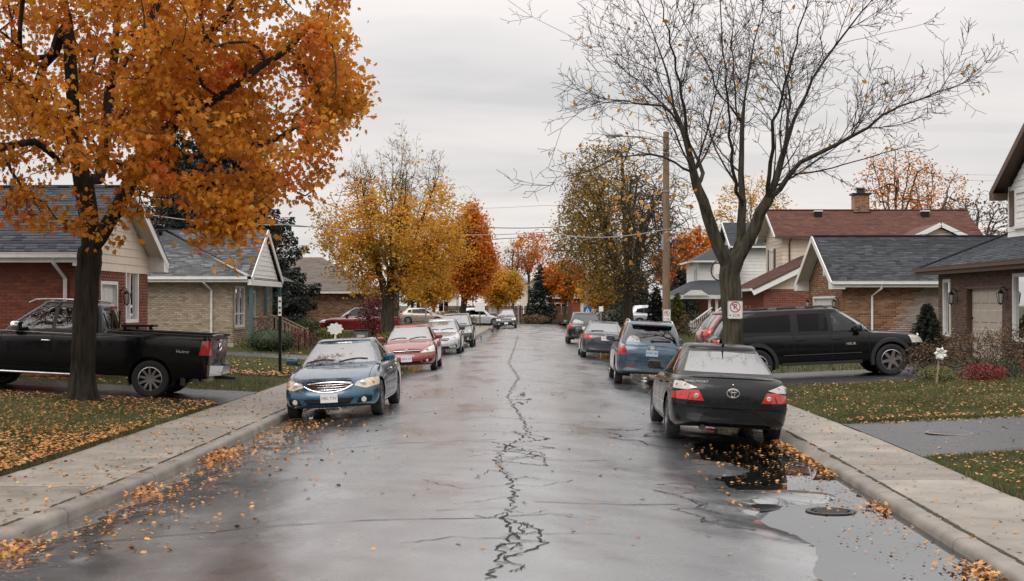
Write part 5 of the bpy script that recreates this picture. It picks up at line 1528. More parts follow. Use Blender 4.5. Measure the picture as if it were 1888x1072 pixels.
# background trees
for (lab, px, Yd, cz, rx, rz, nA, mm, per, ls, th) in (
    ("loose orange tree above the board fence at the street's end", 975, 175, 8.6, 3.2, 2.8, 200, M_leaf_amber, 13, .28, 5.5),
    ("orange tree leaning over the far red brick house", 1042, 150, 4.8, 2.6, 2.0, 170, M_leaf_amber, 44, .30, 2.4),
    ("small bright yellow tree behind the blue crossing sign", 1112, 135, 3.3, 2.3, 1.9, 170, M_leaf_yellow, 46, .28, 1.2),
    ("yellow-green tree before the far pale house", 920, 150, 4.0, 2.7, 2.0, 200, M_leaf_yellow, 40, .28, 1.4),
    ("green and yellow tree behind the tan hatchback", 800, 145, 4.6, 2.8, 2.9, 240, M_leaf_yellow, 36, .30, 2.0),
    ("bushy green tree left of the tan hatchback", 760, 150, 4.6, 2.8, 2.6, 220, M_leaf_olive, 40, .30, 2.0),
    ("orange tree rising behind the white sided house", 1285, 128, 5.4, 4.0, 3.8, 300, M_leaf_amber, 34, .34, 2.5),
    ("tall pale yellow tree behind the bare tree's fork", 1385, 120, 8.8, 3.9, 4.4, 420, M_leaf_yellow, 6, .26, 5.0),
    ("airy orange tree behind the red-brown roof, near its chimney", 1650, 105, 10.8, 3.6, 3.2, 300, M_leaf_amber, 5, .22, 6.5),
    ("second airy orange tree behind the red-brown roof, further along", 1718, 112, 10.2, 3.2, 3.4, 260, M_leaf_amber, 4, .22, 6.5),
    ("thin brown tree behind the roof valley on the right", 1800, 90, 7.2, 3.4, 2.2, 300, M_leaf_brown, 3, .22, 4.5),
    ("bare dark tree behind the orange kerbside tree", 945, 165, 6.2, 2.2, 3.0, 260, M_leaf_brown, 1, .2, 3.5),
):
    x = (px - 965) / 2622 * Yd
    leaf_tree("tree", lab, (x, Yd, .2), th, .15, (x, Yd, cz), (rx, rx * .9, rz), nA, mm, per, ls, M_bark_grey, M_twig, limbs=5, r_tip=.016, spread=.3)

# ================================================================== conifers
def conifer(label, base, H, Rb, nb, mm, dens=26, size=.32, lowest=.08, name="spruce_tree", curve=.28, cat="tree"):
    base = np.array(base, float); t = thing(name, label, cat, base)
    MB().tube([base + (0, 0, -.05), base + (0, 0, H * .5), base + (0, 0, H * .98)], [H * .018, H * .011, .01], 8).build("trunk", M_bark_dark, t, smooth=True, world=True)
    Q, RM, S_ = [], [], []; bmb = MB()
    for k in range(nb):
        f = (k + .5) / nb; z = lowest * H + (1 - lowest) * H * f; L = Rb * (1 - f) ** .85 * rng.uniform(.72, 1.12) + .12
        a = k * 2.39996 + rng.uniform(-.3, .3); d = np.array((math.cos(a), math.sin(a), 0)); side = np.array((-d[1], d[0], 0))
        pts = []
        for i in range(6):
            s = i / 5; pts.append(base + (0, 0, z) + d * L * s + np.array((0, 0, -curve * L * (s - .55 * s * s * s) * (1.3 - f))))
        bmb.tube(pts, [.05 * (1 - f) + .012] + [.02] * 4 + [.006], 3, cap=False)
        n = int(dens * L * 3) + 6
        s = rng.uniform(.08, 1, n) ** .8; w = rng.normal(0, .16, n) * L * (1.05 - s) * 1.3
        i0 = np.clip((s * 5).astype(int), 0, 4); fr_ = s * 5 - i0; pp = np.array(pts)
        q = pp[i0] * (1 - fr_)[:, None] + pp[i0 + 1] * fr_[:, None] + side[None] * w[:, None]
        q[:, 2] -= np.abs(w) * .35 + rng.uniform(0, .42, n) * min(1, L * .6)
        Q.append(q); S_.append(rng.uniform(.6, 1.2, n) * size)
        y = d[None] * .8 + side[None] * np.sign(w)[:, None] * .7 + np.array((0, 0, -.35))[None] + rng.normal(0, .25, (n, 3)); y /= np.linalg.norm(y, axis=1)[:, None]
        nn = np.cross(y, rng.normal(0, 1, (n, 3))); nn /= np.linalg.norm(nn, axis=1)[:, None]
        RM.append(np.stack([np.cross(y, nn), y, nn], 2))
    bmb.build("branches", M_bark_dark, t, kind="stuff", world=True)
    Q = np.concatenate(Q); link_mesh("crown", leaves_mesh("crown", Q - base, np.concatenate(S_), 'spray' if size > .12 else 'needle', np.concatenate(RM)), mm, t, "stuff")
    return t
conifer("big dark spruce behind the buff brick house and the orange maple", (-15.9, 75.5, .4), 14.6, 5.8, 260, M_leaf_spruce, 68, .18)
conifer("second dark spruce close behind the big spruce on the left", (-19.5, 80, .4), 12.5, 4.4, 120, M_leaf_spruce, 36, .24)
conifer("small dark spruce before the board fence at the street's end", (1.8, 150, .2), 6.2, 2.2, 70, M_leaf_spruce, 22, .30)
conifer("cone shaped dark evergreen shrub against the two-tone brick wall", (11.9, 42.0, .42), 1.75, .72, 150, M_leaf_dark, 70, .10, .02, "cone_shrub", .05, "shrub")
conifer("dark cedar behind the silver SUV on the right", (13.4, 121, .4), 5.0, 2.4, 110, M_leaf_dark, 26, .26, .02, "cedar_tree")
conifer("broad dark cedar behind the utility pole", (9.6, 123, .4), 5.6, 2.8, 110, M_leaf_dark, 26, .28, .02, "cedar_tree")
conifer("narrow olive cedar at the foot of the white porch stair", (9.3, 86.0, .25), 2.6, .8, 90, M_leaf_gold, 36, .16, .02, "cedar_tree")
conifer("dark slim cedar next to the white porch stair", (8.4, 90.0, .25), 3.0, 1.0, 90, M_leaf_dark, 32, .18, .02, "cedar_tree")

# ================================================================== shrubs
def shrub(label, c, r, n, mm, size, name="shrub", stems=10, kind='oval', clipped=False, twigs=0, group=None, berries=None, up=.3):
    c = np.array(c, float); t = thing(name, label, "shrub", c, group=group); cc = c + (0, 0, r[2] * (.85 if clipped else .9))
    sm = MB()
    T = Tree(c + (0, 0, -.05)); T.limb([c + (0, 0, .08)], jit=0)
    A = ell_points(40 + twigs, cc, np.array(r) * (1.0 if twigs else .85), .3, lambda p: p[:, 2] > c[2] + .05)
    T.reach(A, step=.25, jit=.03, maxlen=5); T.radii(.0045, .035)
    b, s = T.meshes(.02); b.v += []; 
    base = len(s.v); s.f += [tuple(i + base for i in f) for f in b.f]; s.v += b.v
    s.build("stems", M_twig_dark, t, kind="stuff", world=True)
    q = rng.normal(0, 1, (n, 3)); q /= np.linalg.norm(q, axis=1)[:, None]
    rad = rng.uniform(.82, 1.0, n) if clipped else rng.uniform(.25, 1.0, n) ** .6 * (1 + .16 * wob(q[:, 0] * 2, q[:, 1] * 2 + q[:, 2] * 2, 1.2))
    P = cc + q * rad[:, None] * np.array(r); P = P[P[:, 2] > c[2] - .02]
    link_mesh("foliage", leaves_mesh("foliage", P - c, rng.uniform(.6, 1.3, len(P)) * size, kind, up=up), mm, t, "stuff")
    if clipped:
        MB().blob(cc, np.array(r) * .84, 14, 9).build("inner_growth", mm, t, smooth=True, world=True)
    if berries:
        k = berries[1]; q = rng.normal(0, 1, (k, 3)); q /= np.linalg.norm(q, axis=1)[:, None]; P = cc + q * np.array(r) * rng.uniform(.8, 1.05, (k, 1)); P = P[P[:, 2] > c[2]]
        link_mesh("yellow_leaves", leaves_mesh("yellow_leaves", P - c, rng.uniform(.7, 1.2, len(P)) * size, kind), berries[0], t, "stuff")
    return t
L_ = lambda x, y: (x, y, zz(x, y))
shrub("clipped round green hedge shrub in front of the buff house porch", L_(-9.7, 54.5), (.95, .75, .50), 5200, M_leaf_green, .05, clipped=True)
shrub("burgundy low shrub beside the porch railing", L_(-8.95, 56.6), (.7, .7, .50), 1800, M_leaf_wine, .06)
shrub("leggy red leaved shrub at the porch corner", L_(-10.3, 56.2), (.45, .45, .85), 500, M_leaf_wine, .06, twigs=60)
shrub("tall loose green shrub at the end of the porch stair", L_(-9.6, 62.4), (.65, .7, .7), 2200, M_leaf_green, .07)
shrub("pale grassy plant at the buff wall's corner", L_(-10.9, 56.2), (.5, .4, .22), 700, M_leaf_gold, .07)
shrub("large wine red shrub standing in front of the red minivan", L_(-7.75, 76.0), (1.1, 1.1, 1.45), 3600, M_leaf_wine, .11, twigs=120)
shrub("second wine red shrub low beside the yellow maple's trunk", L_(-6.9, 73.0), (.6, .7, .8), 1700, M_leaf_redshrub, .10, twigs=50)
shrub("yellowing low shrub by the red minivan's nose", L_(-10.2, 74.5), (.9, .8, .32), 1200, M_leaf_gold, .10)
shrub("ochre shrub under the yellow maple", L_(-5.9, 63.0), (.9, .7, .45), 900, M_leaf_gold, .09)
for lab, px, Yd, rx, rz, mm in (("clipped hedge left of the silver pickup", 835, 140, 2.2, .75, M_leaf_green), ("long olive hedge behind the tan hatchback", 800, 138, 2.6, .7, M_leaf_olive), ("golden hedge at the far kerb corner", 848, 134, 1.4, .5, M_leaf_gold),
                                ("reddish brown bush at the far fence's right end", 985, 148, 1.5, .5, M_leaf_brown), ("dark hedge behind the silver SUV", 1195, 119, 4.2, 1.3, M_leaf_dark), ("low hedge beside the far white garage", 1120, 128, 2.2, .9, M_leaf_green),
                                ("olive bush at the right verge near the silver SUV", 1240, 92, 1.6, .7, M_leaf_olive)):
    x = (px - 965) / 2622 * Yd; shrub(lab, (x, Yd, .2), (rx, rx * .6, rz), 1600, mm, .15)
# the garden bed by the garage
mb = MB(); pts = [(9.3 + 3.6 * math.cos(a) * (1 + .1 * math.sin(3 * a)) + 1.6, 35.0 + 3.4 * math.sin(a), zz(9.3 + 3.6 * math.cos(a) + 1.6, 35) + .03) for a in np.linspace(0, 6.283, 26)[:-1]]
shrub("large twiggy brown shrub with yellow leaves in front of the almond garage door", L_(11.2, 35.4), (1.5, 1.1, .62), 1900, M_leaf_brown, .055, twigs=420, berries=(M_leaf_sparse, 150))
shrub("sprawling bare brown shrub near the black SUV's front wheel", L_(9.8, 34.6), (.85, .7, .48), 800, M_leaf_brown, .05, twigs=240)
shrub("brown shrub at the right edge beyond the garage", L_(12.7, 36.6), (1.1, .9, .66), 1300, M_leaf_brown, .055, twigs=260, berries=(M_leaf_sparse, 60))
shrub("golden green low shrub at the bed's lawn edge", L_(9.55, 33.0), (.50, .40, .22), 1500, M_leaf_gold, .045)
shrub("crimson low shrub at the bed's lawn edge", L_(10.5, 32.6), (.52, .42, .24), 1500, M_leaf_redshrub, .05)
shrub("dark green low shrub right behind the crimson one", L_(11.2, 33.3), (.45, .4, .28), 1000, M_leaf_green, .045)
shrub("pinkish low shrub at the right end of the bed", L_(12.0, 33.4), (.4, .4, .3), 900, M_leaf_redshrub, .045)
shrub("rust coloured leggy shrub before the red brick garage wing", L_(9.4, 62.0), (1.7, 1.2, .95), 1000, M_leaf_brown, .08, twigs=380, berries=(M_leaf_amber, 160))
shrub("bare grey shrub at the white porch stair", L_(9.3, 80), (1.0, .9, .8), 300, M_leaf_brown, .08, twigs=200)

# ------------------------------------------------------------------ vehicle materials
def paint(name, col, rough=.22, metal=0.0, coat=1.0, dirt=.25, spec=.5):
    return mat(name, col, rough=rough, metal=metal, coat=coat, var=dirt * .5, vscale=7, rvar=dirt * .35, ior=1.5, spec=spec)
M_black_trim = mat("black plastic trim", (.018, .018, .019), rough=.5)
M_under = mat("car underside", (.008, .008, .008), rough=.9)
M_gap = mat("panel gap", (.006, .006, .006), rough=.8)
M_tyre = mat("tyre rubber", (.016, .016, .017), rough=.7, bump=.2, bscale=60)
M_alloy = mat("alloy rim", (.38, .38, .38), rough=.3, metal=.85, var=.2, vscale=20)
M_alloy_dark = mat("dull alloy rim", (.16, .15, .145), rough=.4, metal=.6, var=.3, vscale=20)
M_wheel_shade = mat("painted wheel shade", (.012, .012, .012), rough=.7)
M_chrome = mat("chrome", (.75, .75, .76), rough=.12, metal=1.0)
M_mirror_glass = mat("mirror glass", (.22, .23, .24), rough=.05, metal=1.0)
M_windscreen = glass_mat("dewy windscreen", (.22, .24, .25), ior=3.0, rough=.05, film=.30)
M_rear_dark = glass_mat("dark rear glass", (.05, .055, .06), ior=2.1, rough=.03)
M_rear_pale = glass_mat("pale rear glass", (.16, .18, .19), ior=3.3, rough=.03, film=.06)
M_side = glass_mat("side glass", (.38, .41, .41), ior=1.55, rough=.02)
M_side_dark = glass_mat("tinted side glass", (.05, .055, .06), ior=1.28, rough=.02)
M_headlight = mat("clear headlight", (.52, .50, .46), rough=.12, coat=1, var=.25, vscale=14, ior=1.6)
M_headlight_old = mat("yellowed headlight", (.50, .43, .33), rough=.25, coat=.6, var=.25, vscale=14)
M_lensbulb = mat("lamp reflector", (.62, .62, .60), rough=.1, metal=.7)
M_amber = mat("amber lens", (.55, .18, .03), rough=.2, coat=1)
M_tail = mat("red tail lens", (.42, .016, .012), rough=.12, coat=1, var=.3, vscale=16)
M_tail_dark = mat("deep red tail lens", (.20, .010, .010), rough=.15, coat=1)
M_clear = mat("clear lens", (.50, .46, .44), rough=.15, coat=1, var=.2, vscale=20)
M_plate = mat("licence plate white", (.62, .62, .60), rough=.4)
M_plate_blue = mat("licence plate pale blue", (.36, .46, .58), rough=.4, var=.3, vscale=30)
M_plate_yellow = mat("licence plate orange yellow", (.66, .36, .03), rough=.4)
M_plate_ink = mat("plate ink", (.03, .05, .16), rough=.5)
M_badge = mat("silver badge", (.72, .72, .72), rough=.25, metal=.6)
M_cabin = mat("dark cabin trim", (.022, .022, .024), rough=.8)
M_seat = mat("grey seat cloth", (.07, .068, .066), rough=.9)

def lerp(a, b, t): return a + (b - a) * t
def interp(pts, x):
    xs = [p[0] for p in pts]; return float(np.interp(x, xs, [p[1] for p in pts]))
def smooth_interp(pts):
    """monotone smooth curve through points (x ascending)"""
    xs = np.array([p[0] for p in pts], float); ys = np.array([p[1] for p in pts], float)
    m = np.gradient(ys, xs)
    dx = np.diff(ys) / np.diff(xs)
    for i in range(1, len(xs) - 1):
        m[i] = 0 if dx[i - 1] * dx[i] <= 0 else 2 * dx[i - 1] * dx[i] / (dx[i - 1] + dx[i])
    m[0], m[-1] = dx[0], dx[-1]
    def f(x):
        x = min(max(x, xs[0]), xs[-1]); i = min(int(np.searchsorted(xs, x, side='right')) - 1, len(xs) - 2)
        h = xs[i + 1] - xs[i]; t = (x - xs[i]) / h
        return float((2 * t**3 - 3 * t * t + 1) * ys[i] + (t**3 - 2 * t * t + t) * h * m[i] + (-2 * t**3 + 3 * t * t) * ys[i + 1] + (t**3 - t * t) * h * m[i + 1])
    return f

AX = {'side': (Vector((1, 0, 0)), Vector((0, 0, 1))), 'front': (Vector((0, 1, 0)), Vector((0, 0, 1))), 'top': (Vector((1, 0, 0)), Vector((0, 1, 0)))}
class Shell:
    """half of a car skin (y >= 0) that can be cut into named regions"""
    def __init__(s): s.bm = bmesh.new(); s.lay = s.bm.faces.layers.int.new("tag"); s.names = {0: 'body'}
    def tagno(s, n):
        for k, v in s.names.items():
            if v == n: return k
        k = len(s.names); s.names[k] = n; return k
    def grid(s, rows, tagname='body', flip=False, close=False):
        vs = [[s.bm.verts.new(p) for p in r] for r in rows]; t = s.tagno(tagname)
        for a, b in zip(vs[:-1], vs[1:]):
            for i in range(len(a) - 1):
                q = [a[i], a[i + 1], b[i + 1], b[i]]
                if flip: q.reverse()
                try: f = s.bm.faces.new(q); f[s.lay] = t; f.smooth = True
                except ValueError: pass
        return vs
    def weld(s):
        bmesh.ops.remove_doubles(s.bm, verts=s.bm.verts, dist=2e-4)
        bad = [f for f in s.bm.faces if f.calc_area() < 1e-9]
        if bad: bmesh.ops.delete(s.bm, geom=bad, context='FACES')
        bmesh.ops.recalc_face_normals(s.bm, faces=s.bm.faces)
        s.bm.normal_update()
        acc = sum((f.normal.y * f.calc_area() for f in s.bm.faces if f.calc_center_median().y > .3))
        if acc < 0: bmesh.ops.reverse_faces(s.bm, faces=s.bm.faces)
        s.bm.normal_update()
    def cut(s, poly, view, pred, tagname, only=('body',)):
        A, B = AX[view]; t = s.tagno(tagname); ok = {k for k, v in s.names.items() if v in only}
        a0, a1 = min(p[0] for p in poly), max(p[0] for p in poly); b0, b1 = min(p[1] for p in poly), max(p[1] for p in poly)
        faces = []
        for f in s.bm.faces:
            if f[s.lay] not in ok or not pred(f): continue
            pa = [v.co.dot(A) for v in f.verts]; pb = [v.co.dot(B) for v in f.verts]
            if max(pa) < a0 or min(pa) > a1 or max(pb) < b0 or min(pb) > b1: continue
            faces.append(f)
        if not faces: return 0
        geom = list({*faces, *[e for f in faces for e in f.edges], *[v for f in faces for v in f.verts]})
        for (p, q) in zip(poly, poly[1:] + poly[:1]):
            d = (q[0] - p[0], q[1] - p[1]); no = A * d[1] - B * d[0]
            if no.length < 1e-9: continue
            r = bmesh.ops.bisect_plane(s.bm, geom=geom, dist=1e-5, plane_co=A * p[0] + B * p[1], plane_no=no.normalized())
            geom = r["geom"]
        n = 0
        area = sum(p[0] * q[1] - q[0] * p[1] for p, q in zip(poly, poly[1:] + poly[:1]))
        sgn = 1 if area > 0 else -1
        for f in geom:
            if isinstance(f, bmesh.types.BMFace) and f.is_valid and f[s.lay] in ok:
                c = f.calc_center_median(); ca, cb = c.dot(A), c.dot(B)
                if all(sgn * ((q[0] - p[0]) * (cb - p[1]) - (q[1] - p[1]) * (ca - p[0])) > 0 for p, q in zip(poly, poly[1:] + poly[:1])):
                    f[s.lay] = t; n += 1
        s.bm.normal_update()
        return n
    def drop(s, tagname):
        t = s.tagno(tagname); d = [f for f in s.bm.faces if f[s.lay] == t]
        if d: bmesh.ops.delete(s.bm, geom=d, context='FACES')
    def tree(s):
        return BVHTree.FromBMesh(s.bm)
    def part(s, tagnames, name, m, parent, both=True, lift=0.0, angle=40):
        """regions -> one object across the middle (both) or a left and a right object"""
        ok = {k for k, v in s.names.items() if v in tagnames}
        fs = [f for f in s.bm.faces if f[s.lay] in ok]
        if not fs: return []
        ids = {}; V = []; F = []
        for f in fs:
            r = []
            for v in f.verts:
                if v.index not in ids: ids[v.index] = len(V); V.append(v.co + v.normal * lift)
                r.append(ids[v.index])
            F.append(tuple(r))
        out = []
        def mk(VV, FF):
            me = bpy.data.meshes.new(name); me.from_pydata([tuple(v) for v in VV], [], FF)
            b = bmesh.new(); b.from_mesh(me); bmesh.ops.remove_doubles(b, verts=b.verts, dist=1e-5); b.to_mesh(me); b.free()
            me.shade_smooth(); me.set_sharp_from_angle(angle=R(angle)); out.append(link_mesh(name, me, m, parent))
        M = [Vector((v.x, -v.y, v.z)) for v in V]; G = [tuple(reversed(f)) for f in F]
        if both: mk(V + M, F + [tuple(i + len(V) for i in f) for f in G])
        else: mk(V, F); mk(M, G)
        return out

def ring(front, rear, w, fo, ro, nf, nr, n1, n2, n3, bow=.06):
    """half plan outline from the nose round to the tail"""
    P = []
    for k in range(n1):
        a = math.pi / 2 * (k / n1) ; e = 2 / nf
        P.append((front - fo + fo * max(0, math.cos(a)) ** e, w * math.sin(a) ** e if a > 0 else 0.0))
    for k in range(n2 + 1):
        t = k / n2; x = lerp(front - fo, rear + ro, t); P.append((x, w * (1 - bow * max(0, abs(2 * t - 1) - .35) ** 2)))
    e1 = P[n1][1] / w; 
    for k in range(1, n3 + 1):
        a = math.pi / 2 * (1 - k / n3); e = 2 / nr
        P.append((rear + ro - ro * max(0, math.cos(a)) ** e, P[n1 + n2][1] * (math.sin(a) ** e if a > 1e-9 else 0.0)))
    for k in range(n1): P[k] = (P[k][0], P[k][1] * e1)
    return P

def wheel(car, x, y, Rw, wd, style, m_rim):
    """tyre with tread shoulders; rim with barrel, spokes, hub (style: number of spokes)"""
    s = 1 if y > 0 else -1; rr = Rw * .66
    mb = MB().lathe([(rr, -wd * .40), (Rw * .88, -wd * .5), (Rw * .97, -wd * .46), (Rw, -wd * .36), (Rw, wd * .36), (Rw * .97, wd * .46), (Rw * .88, wd * .5), (rr, wd * .42), (rr * .97, wd * .36)], 36, (x, y, Rw), 'y')
    w = mb.build("wheel", M_tyre, car, smooth=True, angle=50)
    o = y + s * wd * .34
    rb = MB().lathe([(rr * .985, s * wd * .42), (rr * .93, s * wd * .44), (rr * .90, s * wd * .34), (rr * .86, -s * wd * .2)], 32, (x, y, Rw), 'y')
    rb.lathe([(.001, s * wd * .36), (rr * .16, s * wd * .36), (rr * .22, s * wd * .30), (rr * .22, s * wd * .1)], 14, (x, y, Rw), 'y')
    for k in range(style):
        a = 2 * math.pi * k / style + .2; c = Vector((math.cos(a), 0, math.sin(a))); t = Vector((-math.sin(a), 0, math.cos(a)))
        p = Vector((x, o, Rw)); w0, w1 = rr * (.16 if style < 8 else .10), rr * (.13 if style < 8 else .085)
        h = Vector((0, s * .012, 0)); b = Vector((0, -s * .03, 0)); dish = Vector((0, s * wd * .06, 0))
        q0, q1 = p + c * rr * .14, p + c * rr * .93 + dish * .5
        rb.hexa([q0 - t * w0 + b, q0 + t * w0 + b, q1 + t * w1 + b, q1 - t * w1 + b, q0 - t * w0 + h, q0 + t * w0 + h, q1 + t * w1 + h, q1 - t * w1 + h])
    rb.build("rim", m_rim, w, smooth=True, angle=40)
    MB().lathe([(rr * .93, -s * .0), (.001, -s * .0)], 24, (x, y, Rw), 'y').build("wheel_shade_disc", M_wheel_shade, w)  # near-black backing disc: the shade behind the spokes, put into its colour
    return w

def emblem_ovals(car, c, s, axis, m=M_chrome):
    """three interlocked ovals on a plane facing axis (+1 forwards, -1 rearwards)"""
    def oval(rx, rz, oz, th):
        n = 22
        return [(c[0], c[1] + rx * math.cos(a), c[2] + oz + rz * math.sin(a)) for a in np.linspace(0, 2 * math.pi, n + 1)[:-1]], th
    mb = MB()
    for pts, th in (oval(s, s * .68, 0, s * .10), oval(s * .62, s * .24, s * .36, s * .085), oval(s * .27, s * .60, 0, s * .085)):
        mb.tube(pts, th, 6, closed=True)
    return mb.build("emblem", m, car, smooth=True)

def plate(car, c, axis, w=.31, h=.155, m=None, txt=None, ink=None, tilt=0, size=.075):
    x, y, z = c
    p = MB().box(x - .006, x + .006, y - w / 2, y + w / 2, z - h / 2, z + h / 2).build("licence_plate", m or M_plate, car)
    MB().box(x - .010, x - .002 if axis > 0 else x + .010, y - w / 2 - .012, y + w / 2 + .012, z - h / 2 - .012, z - h / 2 - .001).build("plate_frame", M_black_trim, p)
    if txt:
        mx = Matrix.Translation((x + axis * .0065, y, z)) @ Matrix(((0, 0, axis, 0), (axis, 0, 0, 0), (0, 1, 0, 0), (0, 0, 0, 1)))
        text("plate_characters", txt, size, ink or M_plate_ink, p, mx)
    return p

def mirror_pair(car, x, y, z, m, s=1.0, arm=M_black_trim):
    for sg in (1, -1):
        mb = MB().blob((x, sg * (y + .13 * s), z + .02), (.075 * s, .115 * s, .075 * s), 12, 8, .6)
        o = mb.build("mirror", m, car, smooth=True, angle=60)
        MB().beam((x + .02, sg * (y - .03), z - .05), (x, sg * (y + .09 * s), z - .02), .05, .04).build("mirror_arm", arm, o)
        MB().box(x - .078 * s, x - .066 * s, min(sg * (y + .04 * s), sg * (y + .22 * s)), max(sg * (y + .04 * s), sg * (y + .22 * s)), z - .035 * s, z + .075 * s).build("mirror_glass", M_mirror_glass, o)

def build_car(name, label, cat, S, loc, rotz, roll=0.0, pitch=0.0, group=None):
    car = thing(name, label, cat, loc, rotz, group, roll, pitch)
    L, W, H = S['L'], S['W'], S['H']; xf, xr = L / 2, -L / 2; hw = W / 2
    zt = smooth_interp(S['top']); q = S.get('q', 1.0)
    n1, n2, n3 = int(11 * q), int(26 * q), int(11 * q)
    zb0 = S.get('sill', .20)
    def zb(x): return zb0 + S.get('lift_f', .03) * max(0, (x - xf + .8) / .8) + S.get('lift_r', .06) * max(0, (xr + .8 - x) / .8)
    sh = Shell()
    prof = S['prof']       # (level 0..1, width factor, nose pull-back, tail pull-in)
    f_w = smooth_interp([(p[0], p[1]) for p in prof]); f_f = smooth_interp([(p[0], p[2]) for p in prof]); f_r = smooth_interp([(p[0], p[3]) for p in prof])
    levels = [0, .03, .10, .2, .3, .4, .5, .58, .66, .74, .82, .89, .95, 1.0]
    rows = []
    for t in levels:
        base = ring(xf - f_f(t), xr + f_r(t), hw * f_w(t), S.get('fo', .75), S.get('ro', .6), S.get('nf', 3.0), S.get('nr', 3.6), n1, n2, n3, S.get('bow', .06))
        rows.append([(x, y, lerp(zb(x), zt(x), t)) for x, y in base])
    sh.grid(rows, 'body')
    # bonnet / deck cap
    top = rows[-1]; M_ = 8; capr = []
    crown = S.get('crown', .045)
    for j in range(M_ + 1):
        u = 1 - j / M_
        capr.append([(x, y * u, z + crown * (y / hw) * (1 - u ** 2.2)) for x, y, z in top])
    sh.grid(capr, 'cap')
    bot = rows[0]; sh.grid([bot, [(x, 0, z + .01) for x, y, z in bot]], 'under')
    sh.weld()
    g = S['gh']
    # mark the cabin floor under the greenhouse, and an open bed
    tc = sh.tagno('cap')
    for f in sh.bm.faces:
        if f[sh.lay] == tc:
            c = f.calc_center_median()
            if g['rb'] + .12 < c.x < g['wb'] - .12 and c.y < g['w0'] * hw - .04: f[sh.lay] = sh.tagno('cabin')
            elif S.get('bed') and c.x < S['bed'] and c.x > xr + .07 and c.y < hw * f_w(1) - .06: f[sh.lay] = sh.tagno('bed')
    lower = sh.tree()
    side = lambda f: abs(f.normal.y) > .35
    front = lambda f: f.normal.x > .12; rearp = lambda f: f.normal.x < -.12
    Rw = S['wheel']; Ra = Rw * S.get('arch', 1.17)
    for wx in S['axles']:
        poly = [(wx + Ra * math.cos(a), Rw + .02 + Ra * math.sin(a)) for a in np.linspace(0, 2 * math.pi, 21)[:-1]]
        sh.cut(poly, 'side', lambda f: f.calc_center_median().y > hw * .55, 'arch', ('body', 'under'))
    sh.drop('arch'); sh.drop('bed')
    # front end
    for nm, poly in S.get('front', []): sh.cut(poly, 'front', front, nm, ('body', 'cap'))
    for nm, poly in S.get('rear', []): sh.cut(poly, 'front', rearp, nm, ('body', 'cap'))
    for nm, poly in S.get('sides', []): sh.cut(poly, 'side', side, nm)
    for (xa, xb, xg) in S.get('doors', []):
        z0, z1 = zb0 + .09, 2.0
        for xx in (xa, xb):
            sh.cut([(xx - .006, z0), (xx + .006, z0), (xx + .006, z1), (xx - .006, z1)], 'side', side, 'gap')
        sh.cut([(xa + .006, z0 - .006), (xb - .006, z0 - .006), (xb - .006, z0 + .006), (xa + .006, z0 + .006)], 'side', side, 'gap')
    for i, (xa, xb, xg) in enumerate(S.get('doors', [])):
        sh.cut([(xa + .006, zb0 + .096), (xb - .006, zb0 + .096), (xb - .006, 2), (xa + .006, 2)], 'side', side, 'door%d' % i)
    for x0, x1, y in S.get('hoodline', []): sh.cut([(x0, y - .005), (x1, y - .005 + .0), (x1, y + .005), (x0, y + .005)], 'top', lambda f: f.normal.z > .5, 'gap', ('cap', 'body'))
    # greenhouse
    gh = Shell(); m1, m2, m3 = int(9 * q), int(18 * q), int(9 * q)
    hr = H - g.get('round', .075)
    zr = lambda x: hr - g.get('arc', .05) * ((x - (g['wt'] + g['rt']) / 2) / ((g['wt'] - g['rt']) / 2 + .3)) ** 2
    gl = [0, .06, .14, .26, .4, .54, .68, .8, .9, 1.0]
    rows = []
    for t in gl:
        cf = g.get('cf', .10) * math.sin(math.pi * t); cb = g.get('cb', .06) * math.sin(math.pi * t)
        base = ring(lerp(g['wb'], g['wt'], t) + cf, lerp(g['rb'], g['rt'], t) - cb, hw * lerp(g['w0'], g['w1'], t ** 1.25), g.get('fo', .42), g.get('ro', .34), g.get('nf', 3.4), g.get('nr', 3.6), m1, m2, m3, .10)
        rows.append([(x, y, lerp(zt(x) - .035 + (crown * .5 if y < hw * .5 else 0), zr(x), t)) for x, y in base])
    a0 = rows[-1]; xm = (g['wt'] + g['rt']) / 2
    for sc, up in ((.985, .022), (.955, .042), (.915, .056)):
        rows.append([(xm + (x - xm) * (1 - (1 - sc) * .75), y * sc, z + up * g.get('round', .075) / .075) for x, y, z in a0])
    gh.grid(rows, 'body')
    top = rows[-1]
    gh.grid([[(x, y * (1 - j / 6), z + .018 * (1 - (1 - j / 6) ** 2) * (y / hw)) for x, y, z in top] for j in range(7)], 'roof')
    gh.weld()
    ghtree = gh.tree()
    zlo = lambda x: zt(x)
    for nm, poly in g['side']: gh.cut(poly, 'side', lambda f: abs(f.normal.y) > .5, nm)
    if g.get('ws'): gh.cut(g['ws'], 'front', lambda f: f.normal.x > .28, 'windscreen')
    if g.get('rw'): gh.cut(g['rw'], 'front', lambda f: f.normal.x < -.28, 'rear_window')
    # black edge round the glass
    P = S['paint']
    sh.bm.verts.index_update(); gh.bm.verts.index_update()
    doors = ['door%d' % i for i in range(len(S.get('doors', [])))]
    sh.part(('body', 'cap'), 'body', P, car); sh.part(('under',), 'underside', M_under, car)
    sh.part(('cabin',), 'cabin', M_cabin, car); 
    for o in sh.part(('gap',), 'panel_gap', M_gap, car, lift=-.004): o['kind'] = 'stuff'
    sh.part(('black',), 'lower_trim', M_black_trim, car); sh.part(('lowerpaint',), 'bumper', S.get('paint2', P), car)
    dparts = []
    for i, d in enumerate(doors):
        dparts.append(sh.part((d,), 'door', P, car, both=False))
